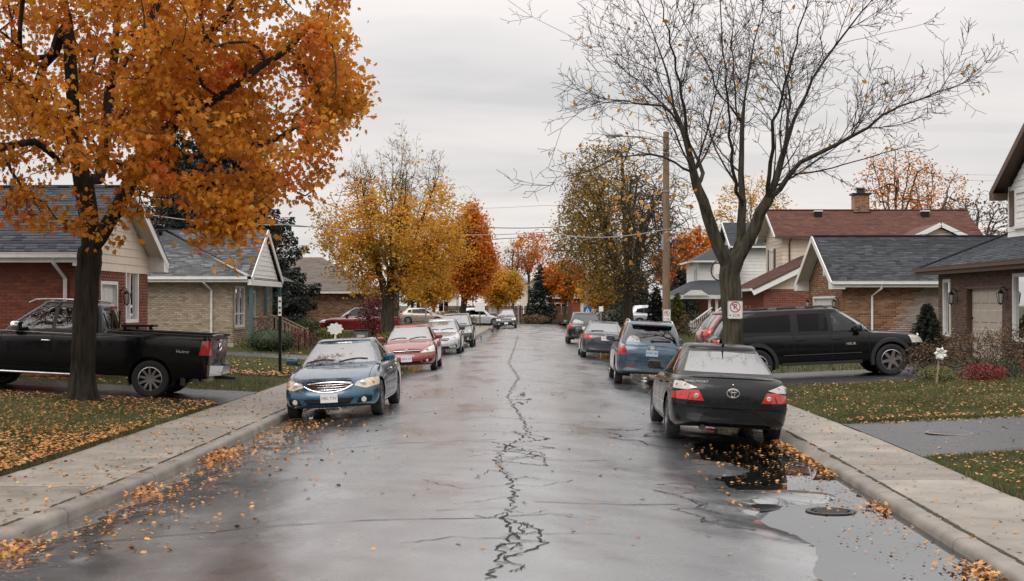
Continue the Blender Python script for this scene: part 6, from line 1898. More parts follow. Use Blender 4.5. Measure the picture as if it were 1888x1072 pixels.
    gh.part(('body', 'roof'), 'roof', P, car); gh.part(('pillar',), 'pillar', M_black_trim, car, both=False); gh.part(('pillarb',), 'rear_pillar', M_black_trim, car, both=False)
    gh.part(('windscreen',), 'windscreen', S.get('m_ws', M_windscreen), car); gh.part(('rear_window',), 'rear_window', S.get('m_rw', M_rear_dark), car)
    for nm in sorted({nm for nm, _ in g['side'] if nm.startswith('window')}):
        gh.part((nm,), 'side_window', S['m_side_rear'] if (nm in S.get('dark', ())) else S.get('m_side', M_side), car, both=False)
    for nm, m in (('headlight', S.get('m_head', M_headlight)), ('foglight', M_headlight), ('taillight', M_tail), ('turn_signal', M_amber), ('reverse_light', M_clear), ('reflector', M_tail_dark)):
        sh.part((nm,), nm, m, car, both=False, lift=.004, angle=60)
    sh.part(('grille',), 'grille', M_gap, car, lift=-.012); sh.part(('intake',), 'intake', M_gap, car, lift=-.012)
    sh.part(('tailgate',), 'tailgate', P, car); sh.part(('chrome',), 'chrome_trim', M_chrome, car, lift=.006)
    gh.part(('spoiler',), 'spoiler', M_black_trim, car, lift=.01)
    # wheels and their wells
    for wx in S['axles']:
        for sg in (1, -1):
            wy = sg * (hw - S.get('track_in', .125))
            wheel(car, wx, wy, Rw, S.get('tyre_w', .205), S.get('spokes', 5), S.get('m_rim', M_alloy))
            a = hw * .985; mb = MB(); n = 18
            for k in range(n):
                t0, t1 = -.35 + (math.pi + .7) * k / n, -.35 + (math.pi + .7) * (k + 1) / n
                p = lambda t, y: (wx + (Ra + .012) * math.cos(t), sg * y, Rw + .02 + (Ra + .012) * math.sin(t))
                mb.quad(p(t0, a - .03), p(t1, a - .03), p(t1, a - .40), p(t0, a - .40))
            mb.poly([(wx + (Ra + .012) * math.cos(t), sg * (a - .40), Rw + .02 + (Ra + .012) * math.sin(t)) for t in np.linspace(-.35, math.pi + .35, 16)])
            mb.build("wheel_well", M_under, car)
            if S.get('flare'):
                fl = MB(); 
                for k in range(n):
                    t0, t1 = -.25 + (math.pi + .5) * k / n, -.25 + (math.pi + .5) * (k + 1) / n
                    for (ra, ya), (rb, yb) in ((( -.03, .0), (-.01, .035)), ((-.01, .035), (.07, .03)), ((.07, .03), (.09, -.005))):
                        p = lambda t, r, y: (wx + (Ra + r) * math.cos(t), sg * (hw * .985 + y), Rw + .02 + (Ra + r) * math.sin(t))
                        fl.quad(p(t0, ra, ya), p(t1, ra, ya), p(t1, rb, yb), p(t0, rb, yb))
                fl.build("wheel_flare", M_black_trim, car)
    # seats seen through the glass
    if S.get('seats', True):
        zc = zt(0)
        for sx in S.get('seat_x', (.05, -.85)):
            for sy in (.36, -.36):
                mb = MB().blob((sx - .05, sy, zc - .03), (.09, .22, .28), 10, 7, .6); mb.blob((sx - .10, sy, zc + .30), (.05, .12, .09), 8, 6, .7)
                mb.build("seat", M_seat, car, smooth=True)
        MB().tube([(S.get('seat_x', (.05,))[0] + .55 + .05 * math.sin(a), .36 + .17 * math.cos(a), zc + .03 + .15 * math.sin(a)) for a in np.linspace(0, 6.283, 17)[:-1]], .016, 6, closed=True).build("steering_wheel", M_black_trim, car, smooth=True)
        MB().blob((g['wb'] - .45, 0, zc - .02), (.22, hw * .72, .08), 12, 6, .7).build("dashboard", M_cabin, car, smooth=True)
    if S.get('mirrors', True): mirror_pair(car, S.get('mir_x', g['wb'] - .52), hw * .90, zt(g['wb'] - .5) + .10, S.get('m_mirror', P), S.get('mir_s', 1.0))
    # wipers
    def on_gh(y, z, d=-1):
        h = ghtree.ray_cast(Vector((5 * -d, abs(y), z)), Vector((d, 0, 0))); return h[0].x if h[0] is not None else 0
    if S.get('wipers', True) and g.get('ws'):
        z0 = g['ws'][0][1] + .015
        for ya, yb in ((.02, .55), (-.62, -.08)):
            pts = []
            for k in range(6):
                t = k / 5; yy = lerp(ya, yb, t); zz_ = z0 + .05 * math.sin(t * 2.4)
                pts.append((on_gh(yy, zz_) + .018, yy, zz_))
            MB().tube(pts, .011, 4).build("wiper", M_black_trim, car)
    # door handles
    for i, (xa, xb, xg) in enumerate(S.get('doors', [])):
        for k, sg in enumerate((1, -1)):
            z = zt(xa) - S.get('handle_dz', .13); x = (xa + .14)
            h = lower.ray_cast(Vector((x, 3, z)), Vector((0, -1, 0)))
            if h[0] is None: continue
            y = h[0].y; p = (dparts[i][k] if i < len(dparts) and len(dparts[i]) == 2 else car)
            mb = MB().tube([(x - .10, sg * (y + .002), z), (x - .07, sg * (y + .028), z + .006), (x + .07, sg * (y + .028), z + .006), (x + .10, sg * (y + .002), z)], .014, 6)
            mb.build("handle", S.get('m_handle', P), p, smooth=True)
    def fx(y, z):
        h = lower.ray_cast(Vector((6, abs(y), z)), Vector((-1, 0, 0))); return h[0].x if h[0] is not None else xf
    def rx(y, z):
        h = lower.ray_cast(Vector((-6, abs(y), z)), Vector((1, 0, 0))); return h[0].x if h[0] is not None else xr
    def sy(x, z):
        h = lower.ray_cast(Vector((x, 4, z)), Vector((0, -1, 0))); return h[0].y if h[0] is not None else hw
    S['extra'](car, fx, rx, sy, on_gh) if S.get('extra') else None
    return car

def lamp_disc(parent, c, r, axis, m, name="lamp", d=.012):
    s = axis
    return MB().lathe([(.001, s * (d + .004)), (r * .8, s * (d + .003)), (r, s * d * .6), (r * 1.02, -s * .03)], 18, c, 'x').build(name, m, parent, smooth=True)

SEDAN_PROF = [(0, .90, .16, .14), (.06, .955, .06, .06), (.2, .985, .0, .02), (.42, 1.0, .0, .0), (.62, .995, .03, .01), (.8, .975, .09, .03), (.92, .94, .16, .06), (1.0, .885, .26, .12)]
SUV_PROF = [(0, .92, .14, .10), (.06, .965, .05, .04), (.2, .99, .0, .0), (.45, 1.0, .0, .0), (.65, .995, .02, .0), (.82, .98, .05, .02), (.93, .95, .10, .05), (1.0, .90, .18, .10)]
def rect(y0, y1, z0, z1): return [(y0, z0), (y1, z0), (y1, z1), (y0, z1)]

def sedan_spec(**k):
    L = k.get('L', 4.78); xf = L / 2
    S = dict(L=L, W=1.79, H=1.46, q=1.0, sill=.20, prof=SEDAN_PROF, wheel=.32, axles=(xf - .94, -xf + 1.10), fo=.80, ro=.62, nf=2.75, nr=3.3,
             top=[(-xf, .93), (-xf + .35, .985), (-1.3, .975), (-.4, .935), (.6, .915), (1.05, .90), (1.6, .83), (xf - .35, .735), (xf, .66)], crown=.05,
             gh=dict(wb=1.16, wt=.22, rt=-1.02, rb=-1.86, w0=.885, w1=.64, cf=.10, cb=.10, arc=.045,
                     side=[('windowa', [(.68, .965), (-.16, .985), (-.19, 1.345), (.13, 1.325)]), ('windowb', [(-.25, .988), (-.98, 1.0), (-.98, 1.33), (-.28, 1.35)]), ('windowc', [(-1.03, 1.0), (-1.33, 1.015), (-1.10, 1.26), (-1.03, 1.30)]),
                           ('pillar', [(-.16, .985), (-.25, .988), (-.28, 1.35), (-.19, 1.345)]), ('pillarb', [(-.98, 1.0), (-1.03, 1.0), (-1.03, 1.30), (-.98, 1.33)])],
                     ws=[(-.01, .985), (.74, .975), (.565, 1.345), (-.01, 1.36)], rw=[(-.01, 1.05), (.66, 1.05), (.53, 1.335), (-.01, 1.35)]),
             doors=[(-.20, .86, 0), (-1.17, -.20, 0)], spokes=5)
    S.update(k); return S

# ================================================================== vehicles
def ground_pose(x, y, forward, span_x=1.4, span_y=2.6):
    """height, roll and pitch of a car standing on the road; forward is +1 away from the camera, -1 towards it"""
    zl, zr = float(road_z(x - .72, y)), float(road_z(x + .72, y))
    z = (zl + zr) / 2; tilt = math.atan2(zr - zl, 1.44)          # + = right side higher
    return z, (tilt if forward < 0 else -tilt)
def park(name, label, cat, S, x, y, forward, yaw=0.0, group=None, extra_roll=0.0):
    z, roll = ground_pose(x, y, forward)
    return build_car(name, label, cat, S, (x, y, z), R(90 * forward) + yaw, roll + extra_roll, 0, group)

# ---- blue sedan, nose towards the camera
P_blue = paint("metallic blue paint", (.010, .062, .112), rough=.26, metal=.35, dirt=.35)
def blue_extra(car, fx, rx, sy, gx):
    for zz_, w in ((.545, .36), (.585, .40), (.625, .42)):
        MB().tube([(fx(y, zz_) + .005, y, zz_ + .012 * (abs(y) / .4)) for y in np.linspace(-w, w, 11)], .0085, 5).build("grille_bar", M_chrome, car, smooth=True)
    top = [(fx(y, .675 + .008) + .006, y, .672 - .03 * (abs(y) / .44) ** 2) for y in np.linspace(-.44, .44, 13)]
    MB().tube(top, .017, 6).build("grille_frame", M_chrome, car, smooth=True)
    bot = [(fx(y, .52) + .006, y, .505 + .12 * (abs(y) / .44) ** 2.4) for y in np.linspace(-.44, .44, 13)]
    MB().tube(bot, .009, 6).build("grille_frame", M_chrome, car, smooth=True)
    emblem_ovals(car, (fx(0, .6) + .022, 0, .595), .085, 1)
    plate(car, (fx(0, .40) + .03, .02, .40), 1, txt="HEL T3V", m=M_plate)
    for s in (1, -1):
        lamp_disc(car, (fx(.60, .62) + .0, s * .60, .625), .062, 1, M_lensbulb, "headlight_lens", .014)
        MB().blob((fx(.76, .63) - .02, s * .765, .64), (.03, .045, .035), 8, 6).build("turn_signal", M_amber, car, smooth=True)
        lamp_disc(car, (fx(.62, .34) - .01, s * .62, .345), .05, 1, M_clear, "foglight", .02)
    MB().box(1.0, 1.14, .45, .47, .90, .93).build("washer_jet", M_black_trim, car); MB().box(1.0, 1.14, -.47, -.45, .90, .93).build("washer_jet", M_black_trim, car)
    for s in (1, -1): MB().tube([(x, s * (sy(x, .55) + .006), .55) for x in np.linspace(-1.1, .9, 9)], .012, 4).build("side_moulding", M_black_trim, car)
    MB().blob((gx(0, 1.30) - .12, 0, 1.31), (.03, .12, .035), 8, 5).build("rear_view_mirror", M_black_trim, car, smooth=True)
blue = sedan_spec(H=1.43, paint=P_blue, extra=blue_extra, m_head=M_headlight_old, m_rim=M_alloy_dark, hoodline=[(1.15, 2.2, .70)], m_handle=M_chrome,
    front=[('grille', [(-.01, .50), (.24, .53), (.44, .63), (.40, .69), (-.01, .70)]), ('headlight', [(.46, .60), (.66, .545), (.92, .60), (.95, .72), (.70, .715), (.50, .665)]),
           ('intake', [(-.01, .29), (.38, .29), (.46, .385), (-.01, .385)]), ('intake', [(.50, .29), (.74, .30), (.76, .40), (.54, .385)]), ('black', [(-.01, .19), (.7, .19), (.62, .235), (-.01, .235)])])
park("sedan", "blue sedan parked at the left kerb, facing this way with a chrome grille", "car", blue, -3.44, 27.9, -1, R(-1.0))

# ---- red sedan behind it
P_red = paint("brick red paint", (.20, .022, .018), rough=.28, metal=.15, dirt=.3)
def red_extra(car, fx, rx, sy, gx):
    for zz_ in (.60, .655):
        MB().tube([(fx(y, zz_) + .004, y, zz_) for y in np.linspace(-.42, .42, 9)], .012, 5).build("grille_bar", P_red if zz_ < .65 else M_chrome, car, smooth=True)
    c = (fx(0, .62) + .02, 0, .625)
    MB().tube([(c[0], .055 * math.cos(a), c[2] + .07 * math.sin(a)) for a in np.linspace(0, 6.283, 19)[:-1]], .016, 6, closed=True).build("emblem", M_chrome, car, smooth=True)
    MB().box(c[0] - .004, c[0] + .008, -.018, .018, c[2] - .035, c[2] + .035).build("emblem_bar", M_chrome, car)
    plate(car, (fx(0, .40) + .03, .0, .415), 1, txt="BJDL 07", m=M_plate, w=.34, h=.18, size=.085)
    for s in (1, -1):
        lamp_disc(car, (fx(.62, .66) + .0, s * .62, .665), .055, 1, M_lensbulb, "headlight_lens", .014)
        lamp_disc(car, (fx(.62, .34) - .01, s * .62, .345), .04, 1, M_clear, "foglight", .02)
    MB().box(fx(0, .22) - .05, fx(0, .22) + .03, -.72, .72, .17, .20).build("front_lip", M_plate, car)
red = sedan_spec(paint=P_red, extra=red_extra, L=4.55, hoodline=[(1.15, 2.1, .70)],
    front=[('grille', [(-.01, .575), (.40, .585), (.44, .685), (-.01, .70)]), ('headlight', [(.42, .58), (.88, .60), (.93, .78), (.78, .79), (.60, .70)]),
           ('intake', [(-.01, .27), (.42, .27), (.44, .34), (-.01, .34)]), ('intake', [(.48, .29), (.74, .31), (.78, .39), (.50, .35)])])
park("sedan", "brick red sedan parked between the blue sedan and the silver hatchback", "car", red, -3.58, 46.1, -1)

# ---- silver hatchback
def hatch_spec(**k):
    L = k.get('L', 4.35); xf = L / 2
    S = dict(L=L, W=1.75, H=1.50, q=.9, sill=.20, prof=SUV_PROF, wheel=.315, axles=(xf - .90, -xf + .82), fo=.80, ro=.50, nf=2.6, nr=3.6,
             top=[(-xf, .98), (-xf + .4, 1.0), (-.9, .985), (0, .95), (.7, .93), (1.15, .90), (xf - .4, .76), (xf, .66)], crown=.05,
             gh=dict(wb=1.22, wt=.22, rt=-1.55, rb=-2.02, w0=.90, w1=.68, cf=.10, cb=.05, arc=.06,
                     side=[('windowa', [(.72, .985), (-.12, 1.0), (-.15, 1.38), (.16, 1.36)]), ('windowb', [(-.2, 1.0), (-1.0, 1.02), (-1.0, 1.36), (-.22, 1.38)]), ('windowc', [(-1.05, 1.03), (-1.45, 1.06), (-1.36, 1.30), (-1.05, 1.34)]),
                           ('pillar', [(-.12, 1.0), (-.2, 1.0), (-.22, 1.38), (-.15, 1.38)])],
                     ws=[(-.01, 1.0), (.74, .99), (.60, 1.38), (-.01, 1.40)], rw=[(-.01, 1.04), (.66, 1.04), (.58, 1.37), (-.01, 1.39)]),
             doors=[(-.16, .86, 0), (-1.08, -.16, 0)], spokes=6)
    S.update(k); return S
P_silver = paint("silver paint", (.40, .41, .43), rough=.28, metal=.55, dirt=.25)
def hatch_extra(car, fx, rx, sy, gx):
    MB().tube([(fx(y, .62) + .01, y, .62) for y in np.linspace(-.36, .36, 9)], .012, 5).build("grille_bar", M_chrome, car, smooth=True)
    plate(car, (fx(0, .42) + .03, -.12, .42), 1, m=M_plate_yellow, w=.34, h=.17)
    for s in (1, -1):
        lamp_disc(car, (fx(.62, .68), s * .62, .685), .05, 1, M_lensbulb, "headlight_lens", .014)
        lamp_disc(car, (fx(.62, .32) - .01, s * .62, .33), .04, 1, M_clear, "foglight", .02)
silver = hatch_spec(paint=P_silver, extra=hatch_extra, m_mirror=M_black_trim,
    front=[('grille', [(-.01, .56), (.34, .57), (.42, .67), (-.01, .68)]), ('headlight', [(.46, .60), (.86, .62), (.92, .82), (.74, .80)]),
           ('intake', [(-.01, .26), (.45, .26), (.36, .35), (-.01, .35)]), ('intake', [(.56, .28), (.72, .28), (.70, .40), (.62, .40)])])
park("hatchback", "silver hatchback with a yellow-orange front plate, parked behind the red sedan", "car", silver, -3.45, 61.0, -1)

# ---- crossover / SUV shapes
def suv_spec(**k):
    L = k.get('L', 4.5); xf = L / 2
    S = dict(L=L, W=1.80, H=1.68, q=1.0, sill=.27, prof=SUV_PROF, wheel=.345, axles=(xf - .90, -xf + .98), fo=.70, ro=.45, nf=3.0, nr=4.2,
             top=[(-xf, 1.06), (-xf + .4, 1.08), (-.9, 1.06), (0, 1.03), (.75, 1.01), (1.1, .99), (xf - .35, .86), (xf, .78)], crown=.05,
             gh=dict(wb=1.12, wt=.30, rt=-1.80, rb=-2.17, w0=.91, w1=.70, cf=.09, cb=.05, arc=.05, round=.075, nr=4.0, ro=.30,
                     side=[('windowa', [(.66, 1.08), (-.1, 1.09), (-.13, 1.55), (.24, 1.52)]), ('windowb', [(-.18, 1.09), (-1.02, 1.11), (-1.02, 1.53), (-.2, 1.55)]), ('windowc', [(-1.08, 1.12), (-1.70, 1.16), (-1.58, 1.46), (-1.08, 1.52)]),
                           ('pillar', [(-.1, 1.09), (-.18, 1.09), (-.2, 1.55), (-.13, 1.55)]), ('pillarb', [(-1.02, 1.11), (-1.08, 1.12), (-1.08, 1.52), (-1.02, 1.53)])],
                     ws=[(-.01, 1.09), (.76, 1.08), (.62, 1.54), (-.01, 1.56)], rw=[(-.01, 1.13), (.70, 1.13), (.60, 1.52), (-.01, 1.53)]),
             doors=[(-.14, .84, 0), (-1.16, -.14, 0)], spokes=6, rails=True, m_side_rear=M_side_dark, dark=())
    S.update(k); return S
def roof_rails(car, y, x0, x1, z, m=M_chrome, s=1.0):
    for sg in (1, -1):
        pts = [(lerp(x0, x1, t), sg * (y + .0), z + .055 * s * min(1, math.sin(math.pi * min(max(t, .0), 1)) * 4) - .05 * (abs(2 * t - 1)) ** 2) for t in np.linspace(0, 1, 11)]
        MB().tube(pts, .02, 6).build("roof_rail", m, car, smooth=True)
P_dark = paint("dark grey paint", (.022, .026, .030), rough=.24, metal=.2, dirt=.3)
def dark_extra(car, fx, rx, sy, gx):
    for zz_ in (.66, .72): MB().tube([(fx(y, zz_) + .004, y, zz_) for y in np.linspace(-.38, .38, 7)], .012, 5).build("grille_bar", M_chrome, car, smooth=True)
    plate(car, (fx(0, .46) + .03, 0, .46), 1, m=M_plate)
    for s in (1, -1):
        lamp_disc(car, (fx(.62, .78), s * .62, .785), .05, 1, M_lensbulb, "headlight_lens", .014); lamp_disc(car, (fx(.62, .42) - .01, s * .62, .42), .06, 1, M_clear, "foglight", .02)
SUVF = [('grille', [(-.01, .62), (.40, .62), (.42, .76), (-.01, .77)]), ('headlight', [(.46, .70), (.86, .70), (.90, .88), (.50, .83)]), ('intake', [(-.01, .33), (.46, .33), (.44, .50), (-.01, .50)]), ('black', [(-.01, .26), (.86, .26), (.86, .33), (-.01, .33)])]
SUVR = [('taillight', [(.66, .80), (.92, .80), (.92, 1.07), (.72, 1.07)]), ('gap', [(-.01, .68), (.68, .68), (.68, .69), (-.01, .69)]), ('black', [(-.01, .27), (.92, .27), (.92, .42), (-.01, .42)])]
dk = suv_spec(paint=P_dark, extra=dark_extra, q=.8, front=SUVF, rear=SUVR)
park("crossover", "dark grey crossover last in the row of cars parked on the left", "car", dk, -3.30, 71.0, -1)
fs_ = suv_spec(paint=paint("black green paint", (.015, .018, .017), rough=.22, dirt=.3), extra=dark_extra, q=.7, front=SUVF, rear=SUVR)
park("crossover", "dark crossover driving this way down the middle of the far street", "car", fs_, -1.45, 124.0, -1)

# ---- black sedan, tail towards the camera
P_black = paint("black paint", (.0085, .0090, .0095), rough=.16, coat=.0, dirt=.35, spec=.35)
def black_extra(car, fx, rx, sy, gx):
    emblem_ovals(car, (rx(0, .78) - .014, 0, .775), .092, -1)
    x = rx(.55, .93)
    mx = Matrix.Translation((min(rx(.38, .925), rx(.7, .925)) - .012, .545, .925)) @ Matrix(((0, 0, -1, 0), (-1, 0, 0, 0), (0, 1, 0, 0), (0, 0, 0, 1)))
    text("dealer_badge", "WHEELFWOKT", .052, M_plate, car, mx)
    for s in (1, -1):
        lamp_disc(car, (rx(.54, .70) + .0, s * .535, .715), .036, -1, M_lensbulb, "reverse_bulb", .012)
        for k in range(2): lamp_disc(car, (rx(.8 - .1 * k, .86), s * (.80 - .115 * k), .865), .026, -1, M_lensbulb, "turn_bulb", .010)
        a = [(rx(.638, z), s * (.655 - (z - .68) * .35), z) for z in (.655, .74, .82, .90)]
        MB().tube([(p[0] - .006, p[1], p[2]) for p in a], .006, 4).build("lamp_divider", M_black_trim, car)
    MB().tube([(rx(0, .3) + .25, .42, .255), (rx(0, .3) - .03, .42, .25)], .042, 10).build("exhaust_pipe", M_iron, car, smooth=True)
    MB().tube([(rx(y, .55) - .010, y, .565) for y in np.linspace(-.86, .86, 13)], .014, 5).build("bumper_moulding", P_black, car, smooth=True)
    MB().tube([(-.92, 0, 1.44), (-1.0, 0, 1.47), (-1.10, 0, 1.50)], [.03, .012, .006], 6).build("antenna", M_black_trim, car, smooth=True)
    MB().blob((gx(0, 1.33, 1) + .06, 0, 1.31), (.03, .17, .03), 8, 5).build("brake_lamp", M_tail_dark, car, smooth=True)
    MB().blob((rx(0, .90) - .012, 0, .90), (.012, .014, .012), 8, 6).build("boot_lock", M_chrome, car, smooth=True)
    MB().tube([(rx(y, .97) + .03, y, .995 - .02 * (abs(y) / .7) ** 2) for y in np.linspace(-.72, .72, 11)], .013, 5).build("boot_lip", P_black, car, smooth=True)
    for s in (1, -1): MB().tube([(x, s * (sy(x, .52) + .006), .52) for x in np.linspace(-1.1, .9, 9)], .012, 4).build("side_moulding", P_black, car)
bk = sedan_spec(paint=P_black, extra=black_extra, m_rw=M_rear_pale, H=1.47, m_rim=M_alloy_dark, m_mirror=M_black_trim, lift_r=.09, nr=3.4, ro=.60,
    rear=[('reverse_light', [(.52, .835), (.66, .80), (.91, .80), (.91, .90), (.74, .915)]), ('taillight', [(.42, .645), (.91, .655), (.91, .80), (.66, .80), (.52, .835)]),
          ('gap', [(-.01, .615), (.90, .625), (.90, .633), (-.01, .623)]), ('gap', [(.42, .645), (.428, .645), (.745, .93), (.735, .93)])])
park("sedan", "black sedan parked at the right kerb with its tail this way", "car", bk, 3.08, 23.4, 1, R(-.6))

# ---- blue-grey crossover, tail towards the camera
P_steel = paint("steel blue paint", (.045, .085, .125), rough=.25, metal=.35, dirt=.3)
def steel_extra(car, fx, rx, sy, gx):
    c = (rx(0, .98) - .012, 0, .995)
    MB().tube([(c[0], .095 * math.cos(a), c[2] + .045 * math.sin(a)) for a in np.linspace(0, 6.283, 19)[:-1]], .012, 6, closed=True).build("emblem", M_chrome, car, smooth=True)
    MB().lathe([(.001, -.006), (.06, -.006), (.061, .004)], 16, (c[0], 0, c[2]), 'x').build("emblem_disc", M_badge, car)
    plate(car, (rx(0, .86) - .012, 0, .855), -1, m=M_plate_blue, txt="BWF 386", w=.31, h=.16)
    mx = Matrix.Translation((rx(.5, .92) - .006, .49, .925)) @ Matrix(((0, 0, -1, 0), (-1, 0, 0, 0), (0, 1, 0, 0), (0, 0, 0, 1)))
    text("badge", "Weuster", .06, M_badge, car, mx)
    for s in (1, -1): lamp_disc(car, (rx(.76, 1.0) - .002, s * .755, 1.0), .06, -1, M_clear, "reverse_bulb", .012)
    MB().beam((gx(.1, 1.16, 1) - .02, -.02, 1.17), (gx(.4, 1.18, 1) - .02, -.48, 1.185), .03, .02).build("rear_wiper", M_black_trim, car)
    MB().box(gx(0, 1.16, 1) - .03, gx(0, 1.16, 1), -.04, .04, 1.13, 1.19).build("wiper_hub", M_black_trim, car)
    roof_rails(car, .56, .2, -1.55, 1.64, M_chrome)
    MB().tube([(-1.3, 0, 1.66), (-1.36, 0, 1.78)], [.012, .006], 6).build("antenna", M_black_trim, car)
    MB().blob((-1.82, 0, 1.575), (.13, .54, .03), 14, 6, .6).build("spoiler", P_steel, car, smooth=True)
    MB().box(-1.97, -1.93, -.20, .20, 1.555, 1.58).build("brake_lamp", M_tail_dark, car)
st_ = suv_spec(paint=P_steel, extra=steel_extra, H=1.68, m_rw=M_rear_dark, dark=('windowc',), front=SUVF,
    rear=[('taillight', [(.66, .80), (.90, .78), (.94, 1.10), (.72, 1.10)]), ('reflector', [(.42, .46), (.68, .46), (.68, .50), (.42, .50)]), ('gap', [(-.01, .62), (.70, .64), (.70, .65), (-.01, .63)]), ('gap', [(.64, .64), (.65, .64), (.70, 1.1), (.69, 1.1)]),
          ('black', [(-.01, .27), (.92, .27), (.92, .37), (-.01, .37)]), ('gap', [(-.01, .935), (.40, .935), (.40, .943), (-.01, .943)])])
park("crossover", "steel blue crossover with roof rails, parked ahead of the black sedan", "car", st_, 3.26, 38.6, 1, R(-.6))

# ---- dark blue-grey sedan ahead of it
P_slate = paint("slate grey paint", (.030, .036, .045), rough=.24, metal=.3, dirt=.3)
def slate_extra(car, fx, rx, sy, gx):
    plate(car, (rx(0, .80) - .012, 0, .79), -1, m=M_plate, txt="JRM 28", w=.31, h=.16)
    MB().lathe([(.001, -.004), (.036, -.004), (.038, .004)], 14, (rx(0, .92) - .006, 0, .915), 'x').build("emblem", M_badge, car)
    MB().beam((gx(.1, 1.08, 1) - .02, .05, 1.08), (gx(.4, 1.07, 1) - .02, .55, 1.07), .03, .02).build("rear_wiper", M_black_trim, car)
sl_ = sedan_spec(paint=P_slate, extra=slate_extra, L=4.5, q=.9, m_rw=M_rear_pale,
    rear=[('taillight', [(.46, .76), (.90, .76), (.92, .90), (.52, .88)]), ('gap', [(-.01, .62), (.9, .625), (.9, .633), (-.01, .63)]), ('black', [(-.01, .22), (.7, .22), (.7, .34), (-.01, .34)])])
park("sedan", "slate grey sedan between the two crossovers parked on the right", "car", sl_, 3.10, 56.8, 1)
def far_extra(car, fx, rx, sy, gx):
    plate(car, (rx(0, .86) - .012, 0, .86), -1, m=M_plate)
    roof_rails(car, .56, .2, -1.55, 1.64, M_black_trim)
fr_ = suv_spec(paint=paint("jet black paint", (.010, .010, .011), rough=.2, dirt=.3), extra=far_extra, q=.8, front=SUVF, rear=SUVR, m_rim=M_alloy)
park("crossover", "black crossover furthest ahead in the row parked on the right", "car", fr_, 3.15, 76.0, 1)

# ---- black pickup in the left driveway, tail towards the road
P_blackt = paint("black truck paint", (.0060, .0060, .0065), rough=.14, coat=.0, dirt=.3, spec=.32)
def pickup_extra(car, fx, rx, sy, gx):
    bx0, bx1, hw = -2.86, -.72, .86
    bed = MB(); z0, z1 = .78, 1.285
    bed.quad((bx0, -hw + .1, z0), (bx1, -hw + .1, z0), (bx1, hw - .1, z0), (bx0, hw - .1, z0))
    for s in (1, -1): bed.quad((bx0, s * (hw - .08), z0), (bx1, s * (hw - .08), z0), (bx1, s * (hw - .06), z1), (bx0, s * (hw - .06), z1))
    bed.quad((bx0, -hw, z0), (bx0, hw, z0), (bx0, hw, z1), (bx0, -hw, z1)); bed.quad((bx1, -hw, z0), (bx1, hw, z0), (bx1, hw, z1), (bx1, -hw, z1))
    bed.build("cargo_bed", M_black_trim, car)
    for s in (1, -1):
        MB().tube([(bx0 - .05, s * .835, 1.315), (bx1, s * .835, 1.315)], .028, 6).build("bed_rail", M_black_trim, car, smooth=True)
        MB().tube([(-.45, s * .9, .40), (1.75, s * .9, .40)], .028, 8).build("step_bar", M_alloy, car, smooth=True)
        MB().box(-2.36, -2.30, min(s * .74, s * .93), max(s * .74, s * .93), .28, .62).build("mud_flap", M_black_trim, car)
        MB().tube([(x, s * (sy(x, 1.03) + .008), 1.235) for x in np.linspace(-.5, 1.45, 7)], .010, 4).build("chrome_trim", M_chrome, car)
    bmp = MB(); 
    for s in (1, -1): bmp.hexa([(-3.02, s * .36, .50), (-2.88, s * .92, .50), (-2.70, s * .92, .50), (-2.9, s * .36, .50), (-3.05, s * .36, .70), (-2.90, s * .95, .72), (-2.70, s * .95, .72), (-2.9, s * .36, .70)])
    bmp.box(-3.04, -2.9, -.359, .359, .52, .68); bmp.build("rear_bumper", M_chrome, car)
    MB().box(-3.25, -2.8, -.05, .05, .40, .47).build("tow_hitch", M_iron, car)
    c = (rx(0, 1.05) - .012, 0, 1.08)
    MB().tube([(c[0], .10 * math.cos(a), c[2] + .07 * math.sin(a)) for a in np.linspace(0, 6.283, 19)[:-1]], .014, 6, closed=True).build("emblem", M_chrome, car, smooth=True)
    MB().box(c[0] - .01, c[0], -.12, .12, 1.20, 1.235).build("tailgate_handle", M_chrome, car)
    mx = Matrix.Translation((-2.33, sy(-2.3, .98) + .006, .98)) @ Matrix(((-1, 0, 0, 0), (0, 0, 1, 0), (0, 1, 0, 0), (0, 0, 0, 1)))
    text("badge", "Hudror", .09, M_badge, car, mx)
    roof_rails(car, .60, 1.0, -.45, 1.87, M_alloy)
    MB().box(-.62, -.57, -.16, .16, 1.77, 1.82).build("brake_lamp", M_tail, car)
    for y in (-.28, .28): MB().box(-.665, -.63, y - .02, y + .02, 1.36, 1.74).build("window_bar", M_black_trim, car)
